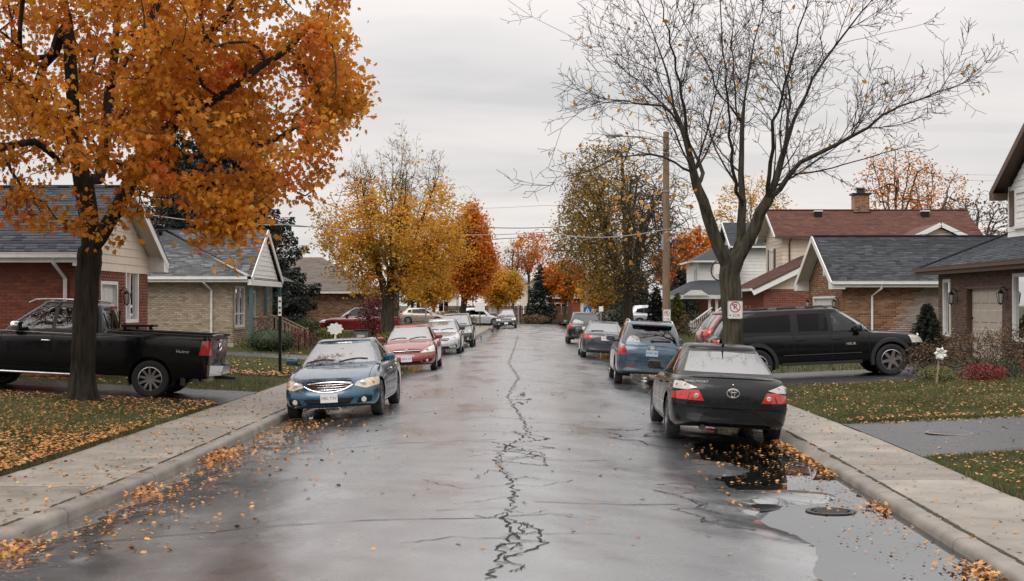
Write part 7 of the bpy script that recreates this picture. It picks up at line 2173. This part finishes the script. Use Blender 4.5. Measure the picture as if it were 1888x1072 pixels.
pk = dict(L=5.75, W=1.98, H=1.90, q=1.0, sill=.42, lift_r=.02, lift_f=0.0, prof=[(0, .93, .12, .02), (.06, .965, .05, .0), (.2, .99, .0, .0), (.45, 1.0, .0, .0), (.7, .99, .02, .0), (.88, .975, .05, .01), (.96, .95, .09, .015), (1.0, .92, .14, .03)],
          wheel=.385, tyre_w=.26, arch=1.15, axles=(1.98, -1.68), fo=.6, ro=.16, nf=3.4, nr=6.0, bow=.03, bed=-.75, crown=.05, track_in=.15,
          top=[(-2.9, 1.30), (-.8, 1.30), (-.5, 1.27), (.9, 1.24), (1.5, 1.20), (1.9, 1.16), (2.5, 1.08), (2.9, 1.0)],
          gh=dict(wb=1.62, wt=.80, rt=-.50, rb=-.62, w0=.90, w1=.70, cf=.06, cb=.02, arc=.05, round=.075, ro=.22, nr=5, fo=.36,
                  side=[('windowa', [(1.16, 1.30), (.42, 1.31), (.40, 1.76), (.78, 1.73)]), ('windowb', [(.33, 1.31), (-.36, 1.32), (-.34, 1.72), (.31, 1.76)]), ('pillar', [(.42, 1.31), (.33, 1.31), (.31, 1.76), (.40, 1.76)])],
                  ws=[(-.01, 1.30), (.80, 1.30), (.66, 1.74), (-.01, 1.76)], rw=[(-.01, 1.36), (.62, 1.36), (.55, 1.74), (-.01, 1.75)]),
          doors=[(.36, 1.42, 0), (-.52, .36, 0)], spokes=10, m_side=M_side, paint=P_blackt, extra=pickup_extra, m_handle=M_chrome, mir_s=1.25, m_mirror=M_chrome, seat_x=(.75, -.15), handle_dz=.18,
          rear=[('taillight', [(.78, .92), (1.0, .92), (1.0, 1.22), (.74, 1.22)]), ('gap', [(.715, .74), (.725, .74), (.725, 1.3), (.715, 1.3)]), ('gap', [(-.01, .74), (.715, .74), (.715, .75), (-.01, .75)])],
          sides=[('gap', [(-.555, .55), (-.545, .55), (-.545, 1.35), (-.555, 1.35)]), ('taillight', [(-2.9, .92), (-2.66, .92), (-2.72, 1.22), (-2.9, 1.22)])],
          front=[('grille', [(-.01, .70), (.5, .70), (.5, .95), (-.01, .95)]), ('headlight', [(.56, .78), (.9, .78), (.9, .98), (.56, .98)])], m_ws=M_side)
tx, ty = -9.35, 30.05
tl = float(lawn_z(-11.3, ty)); tr_ = float(lawn_z(-7.6, ty)); tp = math.atan2(tl - tr_, 3.7)
build_car("pickup_truck", "black pickup truck in the left driveway, partly behind the orange maple's trunk", "pickup truck", pk, (tx, ty, (tl + tr_) / 2 + .01), math.pi, 0, -tp)

# ---- long black SUV in the right driveway, nose to the right
P_blacks = paint("gloss black paint", (.0055, .0057, .006), rough=.10, coat=.0, dirt=.25, spec=.30)
def long_extra(car, fx, rx, sy, gx):
    for s in (1, -1):
        MB().box(-1.0, 1.05, min(s * .86, s * 1.0), max(s * .86, s * 1.0), .36, .44).build("running_board", M_black_trim, car)
        for a, b, m in ((.55, -2.15, M_black_trim),): MB().tube([(a, s * .60, 1.775), (a - .15, s * .60, 1.83), (b + .15, s * .60, 1.83), (b, s * .60, 1.765)], .026, 6).build("roof_rail", m, car, smooth=True)
        for k in range(3): MB().box(.2 - k * .72, .42 - k * .72, min(s * .57, s * .63), max(s * .57, s * .63), 1.815, 1.862).build("rail_end", M_chrome, car)
        MB().tube([(x, s * (sy(x, .62) + .004), .62) for x in np.linspace(-.95, 1.05, 7)], .014, 4).build("side_moulding", M_black_trim, car)
    mx = Matrix.Translation((.78, -(sy(.78, .85) + .006), .86)) @ Matrix(((1, 0, 0, 0), (0, 0, -1, 0), (0, 1, 0, 0), (0, 0, 0, 1)))
    text("badge", "HIIUR", .10, M_badge, car, mx)
    MB().box(-2.52, -2.15, -.66, .66, 1.735, 1.765).build("spoiler", M_black_trim, car)
    for s in (1, -1): lamp_disc(car, (fx(.70, .98), s * .70, .985), .06, 1, M_lensbulb, "headlight_lens", .014)
    plate(car, (rx(0, .86) - .012, 0, .86), -1, m=M_plate)
ls = dict(L=5.55, W=1.98, H=1.80, q=1.0, sill=.40, lift_r=.05, lift_f=.0, prof=[(0, .93, .14, .06), (.06, .965, .05, .02), (.2, .99, .0, .0), (.45, 1.0, .0, .0), (.7, .99, .02, .0), (.86, .975, .05, .02), (.95, .95, .09, .05), (1.0, .92, .15, .10)],
          wheel=.405, tyre_w=.26, arch=1.14, axles=(1.80, -1.62), fo=.6, ro=.34, nf=3.2, nr=5.0, bow=.04, crown=.05, flare=True, track_in=.14,
          top=[(-2.78, 1.16), (-1.5, 1.17), (0, 1.15), (.95, 1.14), (1.35, 1.12), (1.8, 1.09), (2.4, 1.02), (2.78, .95)],
          gh=dict(wb=1.48, wt=.62, rt=-2.22, rb=-2.62, w0=.91, w1=.74, cf=.06, cb=.03, arc=.02, round=.06, ro=.26, nr=5,
                  side=[('windowa', [(1.02, 1.20), (.36, 1.21), (.34, 1.67), (.64, 1.65)]), ('windowb', [(.24, 1.21), (-.52, 1.22), (-.54, 1.66), (.22, 1.67)]), ('windowc', [(-.72, 1.22), (-2.14, 1.24), (-2.00, 1.62), (-.72, 1.66)])],
                  ws=[(-.01, 1.21), (.82, 1.20), (.68, 1.66), (-.01, 1.67)], rw=[(-.01, 1.20), (.72, 1.20), (.62, 1.62), (-.01, 1.64)]),
          doors=[(.30, 1.26, 0), (-.64, .30, 0)], spokes=6, m_side=M_side, m_side_rear=M_side_dark, dark=('windowb', 'windowc'), paint=P_blacks, extra=long_extra, mir_s=1.2, m_mirror=M_black_trim, seat_x=(.55, -.4), handle_dz=.16,
          m_rw=M_rear_pale, sides=[('gap', [(-.70, .6), (-.69, .6), (-.69, 1.25), (-.70, 1.25)])],
          rear=[('taillight', [(.74, .80), (1.0, .80), (1.0, 1.10), (.78, 1.10)])],
          front=[('grille', [(-.01, .66), (.5, .66), (.52, .92), (-.01, .92)]), ('headlight', [(.56, .80), (.98, .82), (.98, 1.02), (.56, .98)]), ('black', [(-.01, .4), (.9, .4), (.9, .56), (-.01, .56)])])
build_car("suv", "long black SUV in the right driveway behind the bare tree's trunk", "car", ls, (7.62, 37.35, float(lawn_z(7.7, 37)) + .01), 0.0, 0, -math.atan(.045))

# ---- others standing in driveways
red_suv = suv_spec(paint=paint("wine red paint", (.13, .012, .016), rough=.22, dirt=.2), q=.8, front=SUVF, m_rw=M_rear_pale,
    rear=[('taillight', [(.62, .86), (.92, .86), (.92, 1.07), (.70, 1.07)]), ('black', [(-.01, .27), (.92, .27), (.92, .42), (-.01, .42)])])
build_car("crossover", "wine red crossover showing its tail behind the long black SUV", "car", red_suv, (8.05, 47.6, float(lawn_z(8, 47)) + .01), R(4), 0, 0)
van = suv_spec(paint=paint("deep red paint", (.16, .012, .014), rough=.2, dirt=.2), L=4.75, H=1.62, q=.8, front=SUVF, rear=SUVR, m_side=M_side_dark)
build_car("minivan", "deep red minivan in the driveway behind the wine red shrub", "car", van, (-9.75, 84.0, float(lawn_z(-9.7, 84)) + .01), R(180), 0, 0)
tan = hatch_spec(paint=paint("champagne paint", (.30, .26, .22), rough=.28, metal=.4, dirt=.2), q=.7, front=[('headlight', [(.46, .60), (.86, .62), (.92, .82), (.74, .80)])], rear=[('taillight', [(.62, .8), (.9, .8), (.9, 1.0), (.62, 1.0)])], m_side=M_side_dark)
build_car("hatchback", "champagne hatchback parked sideways beyond the yellow maple's trunk", "car", tan, (-9.0, 128.5, float(lawn_z(-9.0, 128)) + .01), 0, 0, 0)
sp_ = dict(pk); sp_.update(paint=paint("pale silver paint", (.42, .43, .45), rough=.3, metal=.4, dirt=.2), extra=None, q=.7, m_side=M_side_dark, m_mirror=M_black_trim, doors=[(.36, 1.42, 0), (-.52, .36, 0)], H=1.85)
sv = suv_spec(paint=sp_['paint'], L=4.6, H=1.78, q=.7, front=SUVF, rear=SUVR, m_side=M_side_dark)
build_car("van", "pale silver van standing across the end of the street at left", "van", sv, (-4.25, 141.0, .06), 0, 0, 0)
dc = hatch_spec(paint=P_dark, q=.6, front=[], rear=[])
build_car("hatchback", "dark car half hidden behind the pale silver van", "car", dc, (-7.6, 146.0, .06), R(180), 0, 0)
ss = suv_spec(paint=paint("light silver paint", (.36, .37, .39), rough=.28, metal=.5, dirt=.2), L=4.75, H=1.76, q=.7, front=SUVF, rear=SUVR, m_side=M_side_dark)
build_car("suv", "silver SUV parked sideways behind the wooden utility pole", "car", ss, (10.55, 113.0, float(lawn_z(10.5, 113)) + .01), 0, 0, 0)

# ================================================================== street furniture
M_pole_wood = mat("utility pole wood", (.17, .115, .075), rough=.85, var=.4, vscale=7, bump=.6, bscale=20, stretch=(3, 3, .25))
M_galv = mat("galvanised steel", (.33, .34, .35), rough=.4, metal=.7, var=.2, vscale=10)
M_sign_white = mat("sign white", (.66, .66, .64), rough=.4, var=.08, vscale=8)
M_sign_red = mat("sign red", (.35, .02, .03), rough=.4)
M_sign_black = mat("sign black", (.02, .02, .02), rough=.4)
M_sign_blue = mat("sign blue", (.012, .10, .30), rough=.4)
M_green_post = mat("green post", (.02, .05, .035), rough=.5)
M_cable = mat("black cable", (.02, .022, .025), rough=.6)
M_cable_pale = mat("pale weathered cable", (.30, .31, .32), rough=.5)

FACE_CAM = Matrix(((1, 0, 0, 0), (0, 0, -1, 0), (0, 1, 0, 0), (0, 0, 0, 1)))     # lettering read from -Y
def no_parking(name, label, c, w, h, txt, parent_pole=None):
    x, y, z = c
    t = thing(name, label, "parking sign", (x, y, z - h / 2))
    def rr(mb, a, b, y0, y1, r):
        pts = []
        for cx_, cz_, s in ((a - r, b - r, 0), (-a + r, b - r, 1), (-a + r, -b + r, 2), (a - r, -b + r, 3)):
            for k in range(5):
                an = (s + k / 4) * math.pi / 2; pts.append((x + cx_ + r * math.cos(an), z + cz_ + r * math.sin(an)))
        n = len(pts); mb.v += [(p, y0, q) for p, q in pts] + [(p, y1, q) for p, q in pts]
        i = len(mb.v) - 2 * n; mb.f += [tuple(range(i, i + n)), tuple(range(i + 2 * n - 1, i + n - 1, -1))] + [(i + k, i + (k + 1) % n, i + n + (k + 1) % n, i + n + k) for k in range(n)]
        return mb
    rr(MB(), w / 2, h / 2, y, y + .004, .03).build("sign_plate", M_sign_white, t, world=True)
    mb = MB()
    pts = [(x + (w / 2 - .014) * sx, y - .002, z + (h / 2 - .014) * sz) for sx, sz in ((1, 1), (-1, 1), (-1, -1), (1, -1))]
    mb.tube(pts, .004, 4, closed=True); mb.build("border", M_sign_black, t, world=True)
    r = w * .33; cz = z + h * .16
    MB().tube([(x + r * math.cos(a), y - .002, cz + r * math.sin(a)) for a in np.linspace(0, 6.283, 25)[:-1]], r * .10, 5, closed=True).build("red_ring", M_sign_red, t, world=True)
    MB().beam((x - r * .70, y - .006, cz + r * .70), (x + r * .70, y - .006, cz - r * .70), .004, r * .18, (0, 0, 1)).build("red_slash", M_sign_red, t, world=True)
    text("letter", "P", r * 1.6, M_sign_black, t, Matrix.Translation((0, -.003, cz - (z - h / 2))) @ FACE_CAM)
    text("characters", txt, h * .22, M_sign_black, t, Matrix.Translation((w * .08, -.003, h * .18)) @ FACE_CAM)
    MB().poly([(x - w * .40, y - .004, z - h * .27), (x - w * .26, y - .004, z - h * .27), (x - w * .33, y - .004, z - h * .37)]).build("arrow", M_sign_black, t, world=True)
    return t
no_parking("parking_sign", "white no parking sign fixed to the bare tree's trunk", (5.23, 35.17, 2.01), .37, .44, "2OK")
no_parking("parking_sign", "white no parking sign fixed to the wooden utility pole", (5.62, 55.78, 1.72), .30, .46, "1/B")

up = thing("utility_pole", "wooden utility pole with a street lamp arm on the right verge", "utility pole", (5.62, 56.0, .15))
MB().tube([(5.62, 56, -.1), (5.62, 56, 4), (5.62, 56, 8.95)], [.16, .145, .115], 14).build("pole", M_pole_wood, up, smooth=True, world=True, angle=60)
MB().tube([(5.55, 55.95, 8.45), (5.2, 55.9, 8.62), (4.5, 55.8, 8.72), (3.75, 55.7, 8.76)], .035, 8).build("lamp_arm", M_galv, up, smooth=True, world=True)
MB().tube([(5.55, 55.95, 7.7), (5.1, 55.9, 8.2), (4.5, 55.8, 8.70)], .014, 5).build("arm_brace", M_galv, up, world=True)
lh_ = MB().blob((3.55, 55.7, 8.78), (.36, .15, .085), 14, 8, .75).build("lamp_head", M_galv, up, smooth=True, world=True)
MB().blob((3.45, 55.7, 8.70), (.20, .11, .06), 12, 6).build("lamp_lens", M_lens, lh_, smooth=True, world=True)
for z in (8.1, 6.6, 5.1): MB().lathe([(.15, -.02), (.165, -.02), (.165, .02), (.15, .02)], 12, (5.62, 56, z)).build("pole_band", M_galv, up, world=True)
MB().box(5.44, 5.52, 55.92, 56.08, 4.3, 4.9).build("junction_box", M_galv, up, world=True)

def cable(label, pts, r, m):
    pts = [Vector(p) for p in pts]; out = []
    for a, b in zip(pts[:-1], pts[1:]):
        sag = (b - a).length * .012
        for k in range(14):
            t = k / 14; p = a.lerp(b, t); p.z -= sag * 4 * t * (1 - t); out.append(p)
    out.append(pts[-1])
    o = MB().tube(out, r, 5).build("overhead_cable", m); return tag(o, label, "cable", "overhead cables")
cable("pale overhead cable from the left spruce across the street to the utility pole", [PX(-40, 372, 44), PX(280, 397, 50), PX(530, 414, 60), PX(1010, 428, 82), (5.6, 56, 5.1)], .020, M_cable_pale)
cable("dark overhead cable crossing the street above the pale one", [PX(520, 416, 78), PX(905, 420, 80), PX(1040, 418, 82), PX(1225, 424, 82)], .022, M_cable)
cable("lowest dark overhead cable slanting across the street", [PX(820, 446, 95), PX(930, 440, 92), PX(1030, 432, 90), PX(1235, 418, 86)], .022, M_cable)
cable("thin far overhead cable high over the street", [PX(780, 384, 110), PX(1000, 379, 112), PX(1240, 372, 115)], .016, M_cable_pale)
cable("thin overhead cable over the red-brown roof to the right", [PX(1220, 415, 60), PX(1500, 443, 62), PX(1888, 415, 60)], .012, M_cable)
cable("two far cables in the sky at the right edge, the upper one", [PX(1690, 318, 120), PX(1900, 323, 120)], .014, M_cable_pale)
cable("two far cables in the sky at the right edge, the lower one", [PX(1690, 328, 120), PX(1900, 334, 120)], .014, M_cable_pale)

# black post with a narrow white sign, left verge
p = thing("sign_post", "black post with a narrow white sign on the left verge", "sign", (-6.9, 40.3, zz(-6.9, 40.3)))
MB().box(-6.94, -6.86, 40.26, 40.34, .1, 2.32).build("post", M_lantern, p, world=True)
MB().box(-6.945, -6.855, 40.235, 40.255, 1.82, 2.36).build("sign_plate", M_sign_white, p, world=True)
for k, z in enumerate((2.24, 2.06, 1.92)): MB().box(-6.93, -6.87, 40.228, 40.234, z - .03, z + .02).build("sign_mark", M_sign_black, p, world=True)
# small white fan shaped lawn sign and the pinwheel flower
p = thing("lawn_sign", "white rounded lawn sign on a white post behind the blue sedan", "sign", (-6.75, 51.0, zz(-6.75, 51)))
MB().tube([(-6.75, 51, .1), (-6.75, 51, 1.15)], .035, 8).build("post", M_sign_white, p, world=True)
mb = MB(); pts = [(-6.75 + .27 * (1 + .13 * math.cos(9 * a)) * math.cos(a), 1.27 + .20 * (1 + .13 * math.cos(9 * a)) * math.sin(a)) for a in np.linspace(0, 6.283, 37)[:-1]]
n = len(pts); mb.v = [(a, 50.95, b) for a, b in pts] + [(a, 50.99, b) for a, b in pts]; mb.f = [tuple(range(n)), tuple(range(2 * n - 1, n - 1, -1))] + [(k, (k + 1) % n, n + (k + 1) % n, n + k) for k in range(n)]
mb.build("sign_plate", M_sign_white, p, world=True)
p = thing("pinwheel", "white pinwheel flower on a wooden stake in the right garden bed", "garden ornament", (9.35, 32.1, zz(9.35, 32.1)))
MB().beam((9.28, 32.1, .2), (9.36, 32.1, 1.02), .035, .035).build("stake", M_wood, p, world=True)
for k in range(7):
    a = k * 2 * math.pi / 7 + .3; c = Vector((9.37, 32.05, 1.04)); d = Vector((math.cos(a), -.25, math.sin(a))); s = Vector((-math.sin(a), 0, math.cos(a)))
    mb = MB(); tip = c + d * .16; mid = c + d * .10
    mb.v = [tuple(q) for q in (c, mid + s * .055 + Vector((0, -.03, 0)), tip + s * .02, mid - s * .05, mid + Vector((0, -.05, 0)))]; mb.f = [(0, 1, 4), (1, 2, 4), (2, 3, 4), (3, 0, 4)]
    mb.build("petal", M_sign_white, p, world=True)
bn = thing("storage_bin", "pale grey lidded bin standing in front of the wine red shrub", "bin", (-7.75, 68.5, zz(-7.75, 68.5)))
MB().hexa([(-8.05, 68.3, .15), (-7.55, 68.3, .15), (-7.55, 68.7, .15), (-8.05, 68.7, .15), (-8.1, 68.25, .86), (-7.5, 68.25, .86), (-7.5, 68.75, .86), (-8.1, 68.75, .86)]).build("bin_body", M_galv, bn, world=True)
MB().box(-8.13, -7.47, 68.22, 68.78, .861, .93).build("lid", M_lantern, bn, world=True)
MB().box(-7.98, -7.62, 68.262, 68.275, .35, .70).build("label_panel", M_sign_white, bn, world=True)

# far signs
def post_sign(label, px, Yd, z0, z1, w, hgt, mpost, msign, r=.045, sign=True):
    x = (px - 965) / 2622 * Yd; t = thing("sign_post", label, "sign", (x, Yd, z0))
    MB().tube([(x, Yd, z0 - .1), (x, Yd, z1)], r, 8).build("post", mpost, t, world=True)
    if sign: MB().box(x - w / 2, x + w / 2, Yd - r - .03, Yd - r - .004, z1 - hgt, z1).build("sign_plate", msign, t, world=True)
    return t, x
t, x = post_sign("blue crossing sign on a tall grey post beyond the parked crossovers", 1083, 98, .15, 3.4, .0, .0, M_pole_wood, M_sign_blue, .10, False)
MB().box(x - .28, x + .28, 97.85, 97.88, 1.42, 1.98).build("sign_plate", M_sign_blue, t, world=True)
MB().poly([(x - .22, 97.845, 1.48), (x + .22, 97.845, 1.48), (x, 97.845, 1.92)]).build("white_triangle", M_sign_white, t, world=True)
mb = MB(); 
mb.box(x - .03, x + .03, 97.838, 97.842, 1.60, 1.72); mb.blob((x, 97.84, 1.77), (.035, .004, .035), 8, 6); mb.beam((x, 97.84, 1.60), (x - .07, 97.84, 1.50), .004, .035, (0, 0, 1)); mb.beam((x, 97.84, 1.60), (x + .07, 97.84, 1.50), .004, .035, (0, 0, 1))
mb.build("walking_figure", M_sign_blue, t, world=True)
post_sign("green post with a small white sign at the far left corner", 885, 126, .15, 2.3, .85, .75, M_green_post, M_sign_white)
post_sign("white sign board in front of the far board fence", 909, 150, .15, 2.0, .9, .8, M_green_post, M_sign_white)
post_sign("thin pale post right of the oncoming dark crossover", 956, 140, .15, 2.4, .3, .25, M_galv, M_sign_white, .06)
post_sign("thin post behind the silver hatchback", 785, 95, .15, 2.1, .0, .0, M_galv, M_sign_white, .05, False)
post_sign("small white sign right of the blue crossing sign", 1108, 112, .15, 2.0, .35, .4, M_galv, M_sign_white)
post_sign("low white sign by the far yellow tree", 1096, 120, .15, 1.1, .35, .4, M_galv, M_sign_white)

# things by the red brick house, behind the pickup's bed
b = thing("workbench", "black iron stand behind the pickup's bed by the red brick house", "stand", (-9.3, 34.2, .3))
mb = MB().box(-9.75, -8.85, 34.0, 34.4, 1.60, 1.66); mb.build("top", M_lantern, b, world=True)
for p_, q_ in (((-9.6, 34.2, 1.6), (-9.45, 34.2, .3)), ((-9.0, 34.2, 1.6), (-8.55, 34.2, .9)), ((-8.55, 34.2, .9), (-8.3, 34.2, .3)), ((-9.3, 34.2, 1.6), (-9.2, 34.2, .3))):
    MB().beam(p_, q_, .07, .07).build("leg", M_lantern, b, world=True)
MB().tube([(-9.15 + .28 * math.cos(a), 34.15, .95 + .28 * math.sin(a)) for a in np.linspace(0, 6.283, 17)[:-1]], .03, 6, closed=True).build("ring", M_lantern, b, world=True)
b = thing("timber_crate", "low wooden crate between the pickup and the buff brick house", "crate", (-8.2, 35.2, .3))
for k in range(4): MB().box(-8.75, -7.75, 34.9 + k * .15, 35.03 + k * .15, 1.16 + .02 * (k % 2), 1.2 + .02 * (k % 2)).build("slat", M_wood, b, world=True)
for k in range(3): MB().box(-8.75, -7.75, 34.87, 34.899, .55 + k * .21, .72 + k * .21).build("slat", M_wood, b, world=True)
for x in (-8.72, -7.84): MB().box(x, x + .08, 34.9, 35.5, .2, 1.15).build("post", M_wood, b, world=True)

# ================================================================== grass and leaves
def grass(n, fx, ylo, yhi, side, size, name="grass", power=1.0, keep=None):
    y = ylo + (yhi - ylo) * rng.uniform(0, 1, n) ** power; x = fx(y, rng.uniform(0, 1, n))
    m = ~in_drive(x, y, side, .06)
    if keep is not None: m &= keep(x, y)
    x, y = x[m], y[m]; z = lawn_z(x, y); k = len(x)
    h = rng.uniform(.5, 1.5, k) ** 1.4 * size * (1.1 + .4 * wob(x, y, .9)); a = rng.uniform(0, 6.283, k); w = size * .12
    lean = rng.normal(0, .35, (k, 2)) * h[:, None]
    V = np.stack([np.stack([x + np.cos(a) * w, y + np.sin(a) * w, z - .01], 1), np.stack([x - np.cos(a) * w, y - np.sin(a) * w, z - .01], 1), np.stack([x + lean[:, 0], y + lean[:, 1], z + np.maximum(h, .01)], 1)], 1)
    return link_mesh(name, np_mesh(name, V.reshape(-1, 3), np.arange(3 * k).reshape(-1, 3)), M_grass, None, "stuff")
grass(90000, lambda y, t: kerb_left(y) - WALK_L1 - .0 - t * np.maximum(.372 * y - 4.42 - WALK_L1 + 1.0, 1.5), 12.5, 28.5, 'L', .055, power=.8)
grass(60000, lambda y, t: kerb_left(y) - WALK_L1 - .0 - t * 6.5, 32.3, 56, 'L', .06)
grass(40000, lambda y, t: kerb_left(y) - WALK_L1 - .0 - t * 9.0, 53, 130, 'L', .10)
grass(60000, lambda y, t: kerb_right(y) + WALK_R1 + t * np.maximum(.365 * y - 5.0, .8), 12.5, 18.8, 'R', .055)
grass(90000, lambda y, t: kerb_right(y) + WALK_R1 + t * np.maximum(.365 * y - 5.0, .8), 23.7, 34.0, 'R', .06)
grass(60000, lambda y, t: kerb_right(y) + WALK_R1 + t * 9, 39.5, 134, 'R', .10)

def fallen(n, xf, yf, size, name="fallen_leaves", pile=0.0, keep=None, tilt=.28, kind='maple'):
    y = yf(rng.uniform(0, 1, n)); x = xf(y, rng.uniform(0, 1, n), rng.normal(0, 1, n))
    if keep is not None: m = keep(x, y); x, y = x[m], y[m]
    k = len(x); z = surf_z(x, y) + .010 + rng.uniform(0, 1, k) ** 2 * pile
    N = np.column_stack([rng.normal(0, tilt, k), rng.normal(0, tilt, k), np.ones(k)]); N /= np.linalg.norm(N, axis=1)[:, None]
    Tn = rng.normal(0, 1, (k, 3)); Tn -= N * (Tn * N).sum(1)[:, None]; Tn /= np.linalg.norm(Tn, axis=1)[:, None]
    Rm = np.stack([Tn, np.cross(N, Tn), N], 2)
    return link_mesh(name, leaves_mesh(name, np.column_stack([x, y, z]), rng.uniform(.6, 1.25, k) * size, kind, Rm), M_leaf_fallen, None, "stuff")
U = lambda a, b: (lambda t: a + (b - a) * t)
patchy = lambda s, th: (lambda x, y: wob(x, y, s) + rng.normal(0, .35, np.shape(x)) > th)
# left lawn under the maple, sidewalk, gutter drift, road
fallen(7800, lambda y, t, g: kerb_left(y) - WALK_L1 - t * np.maximum(.37 * y - 5.6, .6), U(13, 28.4), .052, keep=patchy(1.1, -.35))
fallen(837, lambda y, t, g: kerb_left(y) - WALK_L1 - np.abs(g) * .25, U(13, 28.5), .056, pile=.02)
fallen(750, lambda y, t, g: kerb_left(y) - .1 - t * 1.6, U(12, 33), .052)
fallen(3627, lambda y, t, g: kerb_left(y) + .06 + np.abs(g) * .15, U(11.0, 21.5), .056, pile=.08, tilt=.5, keep=lambda x, y: (wob(x * 0, y, 2.2) + .45 > rng.uniform(0, 1.1, len(x))) )
fallen(697, lambda y, t, g: kerb_left(y) + .1 + np.abs(g) * .8, U(11.5, 27), .052)
fallen(241, lambda y, t, g: kerb_left(y) + .2 + t ** 1.6 * 5.5, U(11.5, 34), .052)
fallen(390, lambda y, t, g: kerb_left(y) + .05 + np.abs(g) * .25, U(22, 60), .056, pile=.03)
fallen(1339, lambda y, t, g: kerb_left(y) - WALK_L1 - t * 6, U(32.5, 55), .08, keep=patchy(.7, .1))
fallen(651, lambda y, t, g: kerb_left(y) - WALK_L1 - t * 3.5, lambda t: 38.2 + 1.4 * t, .085, pile=.05)
fallen(465, lambda y, t, g: kerb_left(y) - WALK_L1 - t * 9, lambda t: 27.9 + .5 * t, .056, pile=.03)
# right gutter, puddle, sidewalk, lawn
fallen(2511, lambda y, t, g: kerb_right(y) - .03 - np.abs(g) * .13, U(9.5, 17.5), .050, pile=.05, tilt=.45, keep=lambda x, y: wob(x * 0, y, 2.4) + .45 > rng.uniform(0, 1.2, len(x)))
fallen(558, lambda y, t, g: kerb_right(y) - .03 - np.abs(g) * .056, U(17.5, 23), .052, pile=.03, tilt=.4)
fallen(139, lambda y, t, g: kerb_right(y) - .1 - t * 1.6, U(14.5, 21.5), .050)
fallen(55, lambda y, t, g: -1.0 + t * 4.5, U(10.8, 40), .052)
fallen(306, lambda y, t, g: kerb_right(y) + .1 + t * 1.4, U(11, 34), .046)
fallen(3069, lambda y, t, g: kerb_right(y) + WALK_R1 + t * np.maximum(.365 * y - 5.0, .8), U(23.8, 33.8), .050, keep=patchy(.9, -.2))
fallen(483, lambda y, t, g: kerb_right(y) + WALK_R1 + .2 + t * 4.5, lambda t: 23.55 + .55 * t, .050, pile=.03)
fallen(780, lambda y, t, g: kerb_right(y) + WALK_R1 + t * 3.0, U(12.8, 18.6), .046)
fallen(186, lambda y, t, g: kerb_right(y) + WALK_R1 + .1 + t * 4.0, U(18.8, 23.6), .046)
fallen(465, lambda y, t, g: kerb_right(y) - .05 - np.abs(g) * .3, U(30, 75), .056, pile=.03)
# moss and soil along the seam between kerb and sidewalk
ms = MB(); rr_ = random.Random(4)
for side, sg, kf, w0 in (('L', -1, kerb_left, WALK_L0), ('R', 1, kerb_right, WALK_R0)):
    y = 9.0
    while y < 40:
        l = rr_.uniform(.1, .5)
        if rr_.random() < .8:
            x0 = float(kf(y)) + sg * (w0 + .005); a, b = rr_.uniform(.012, .03), rr_.uniform(.012, .03)
            ms.v += [(x0 - a, y, .1375), (x0 + b, y, .1375), (x0 + b * rr_.uniform(.5, 1.2), y + l, .1375), (x0 - a * rr_.uniform(.5, 1.2), y + l, .1375), (x0, y + l / 2, .146)]
            i = len(ms.v) - 5; ms.f += [(i, i + 1, i + 4), (i + 1, i + 2, i + 4), (i + 2, i + 3, i + 4), (i + 3, i, i + 4)]
        y += l * .9
ms.build("moss", mat("damp moss", (.040, .037, .022), rough=.95, var=.6, vscale=14), kind="stuff")

# unseen tree mass added behind the viewer, darkening reflections in paintwork and glass
n = 15000; x = rng.uniform(-46, 46, n); h = 9.5 + 2.6 * wob(x, x * .3, .22); zq = rng.uniform(0, 1, n) ** .8 * h; y = -17 - rng.uniform(0, 9, n) + .012 * x * x * 0 
link_mesh("reflection_woods", leaves_mesh("reflection_woods", np.column_stack([x, y, zq]), rng.uniform(.5, 1.2, n), 'spray', up=.2), M_leaf_brown, None, "stuff")

fallen(1500, lambda y, t, g: kerb_right(y) - .05 - np.abs(g) * .5, U(9.5, 40), .022, kind='tuft', tilt=.2)
fallen(1500, lambda y, t, g: kerb_left(y) + .05 + np.abs(g) * .6, U(10.5, 40), .022, kind='tuft', tilt=.2)
fallen(700, lambda y, t, g: kerb_left(y) - .1 - t * 1.6, U(11, 40), .018, kind='tuft', tilt=.2)
fallen(500, lambda y, t, g: kerb_right(y) + .1 + t * 1.3, U(11, 34), .018, kind='tuft', tilt=.2)
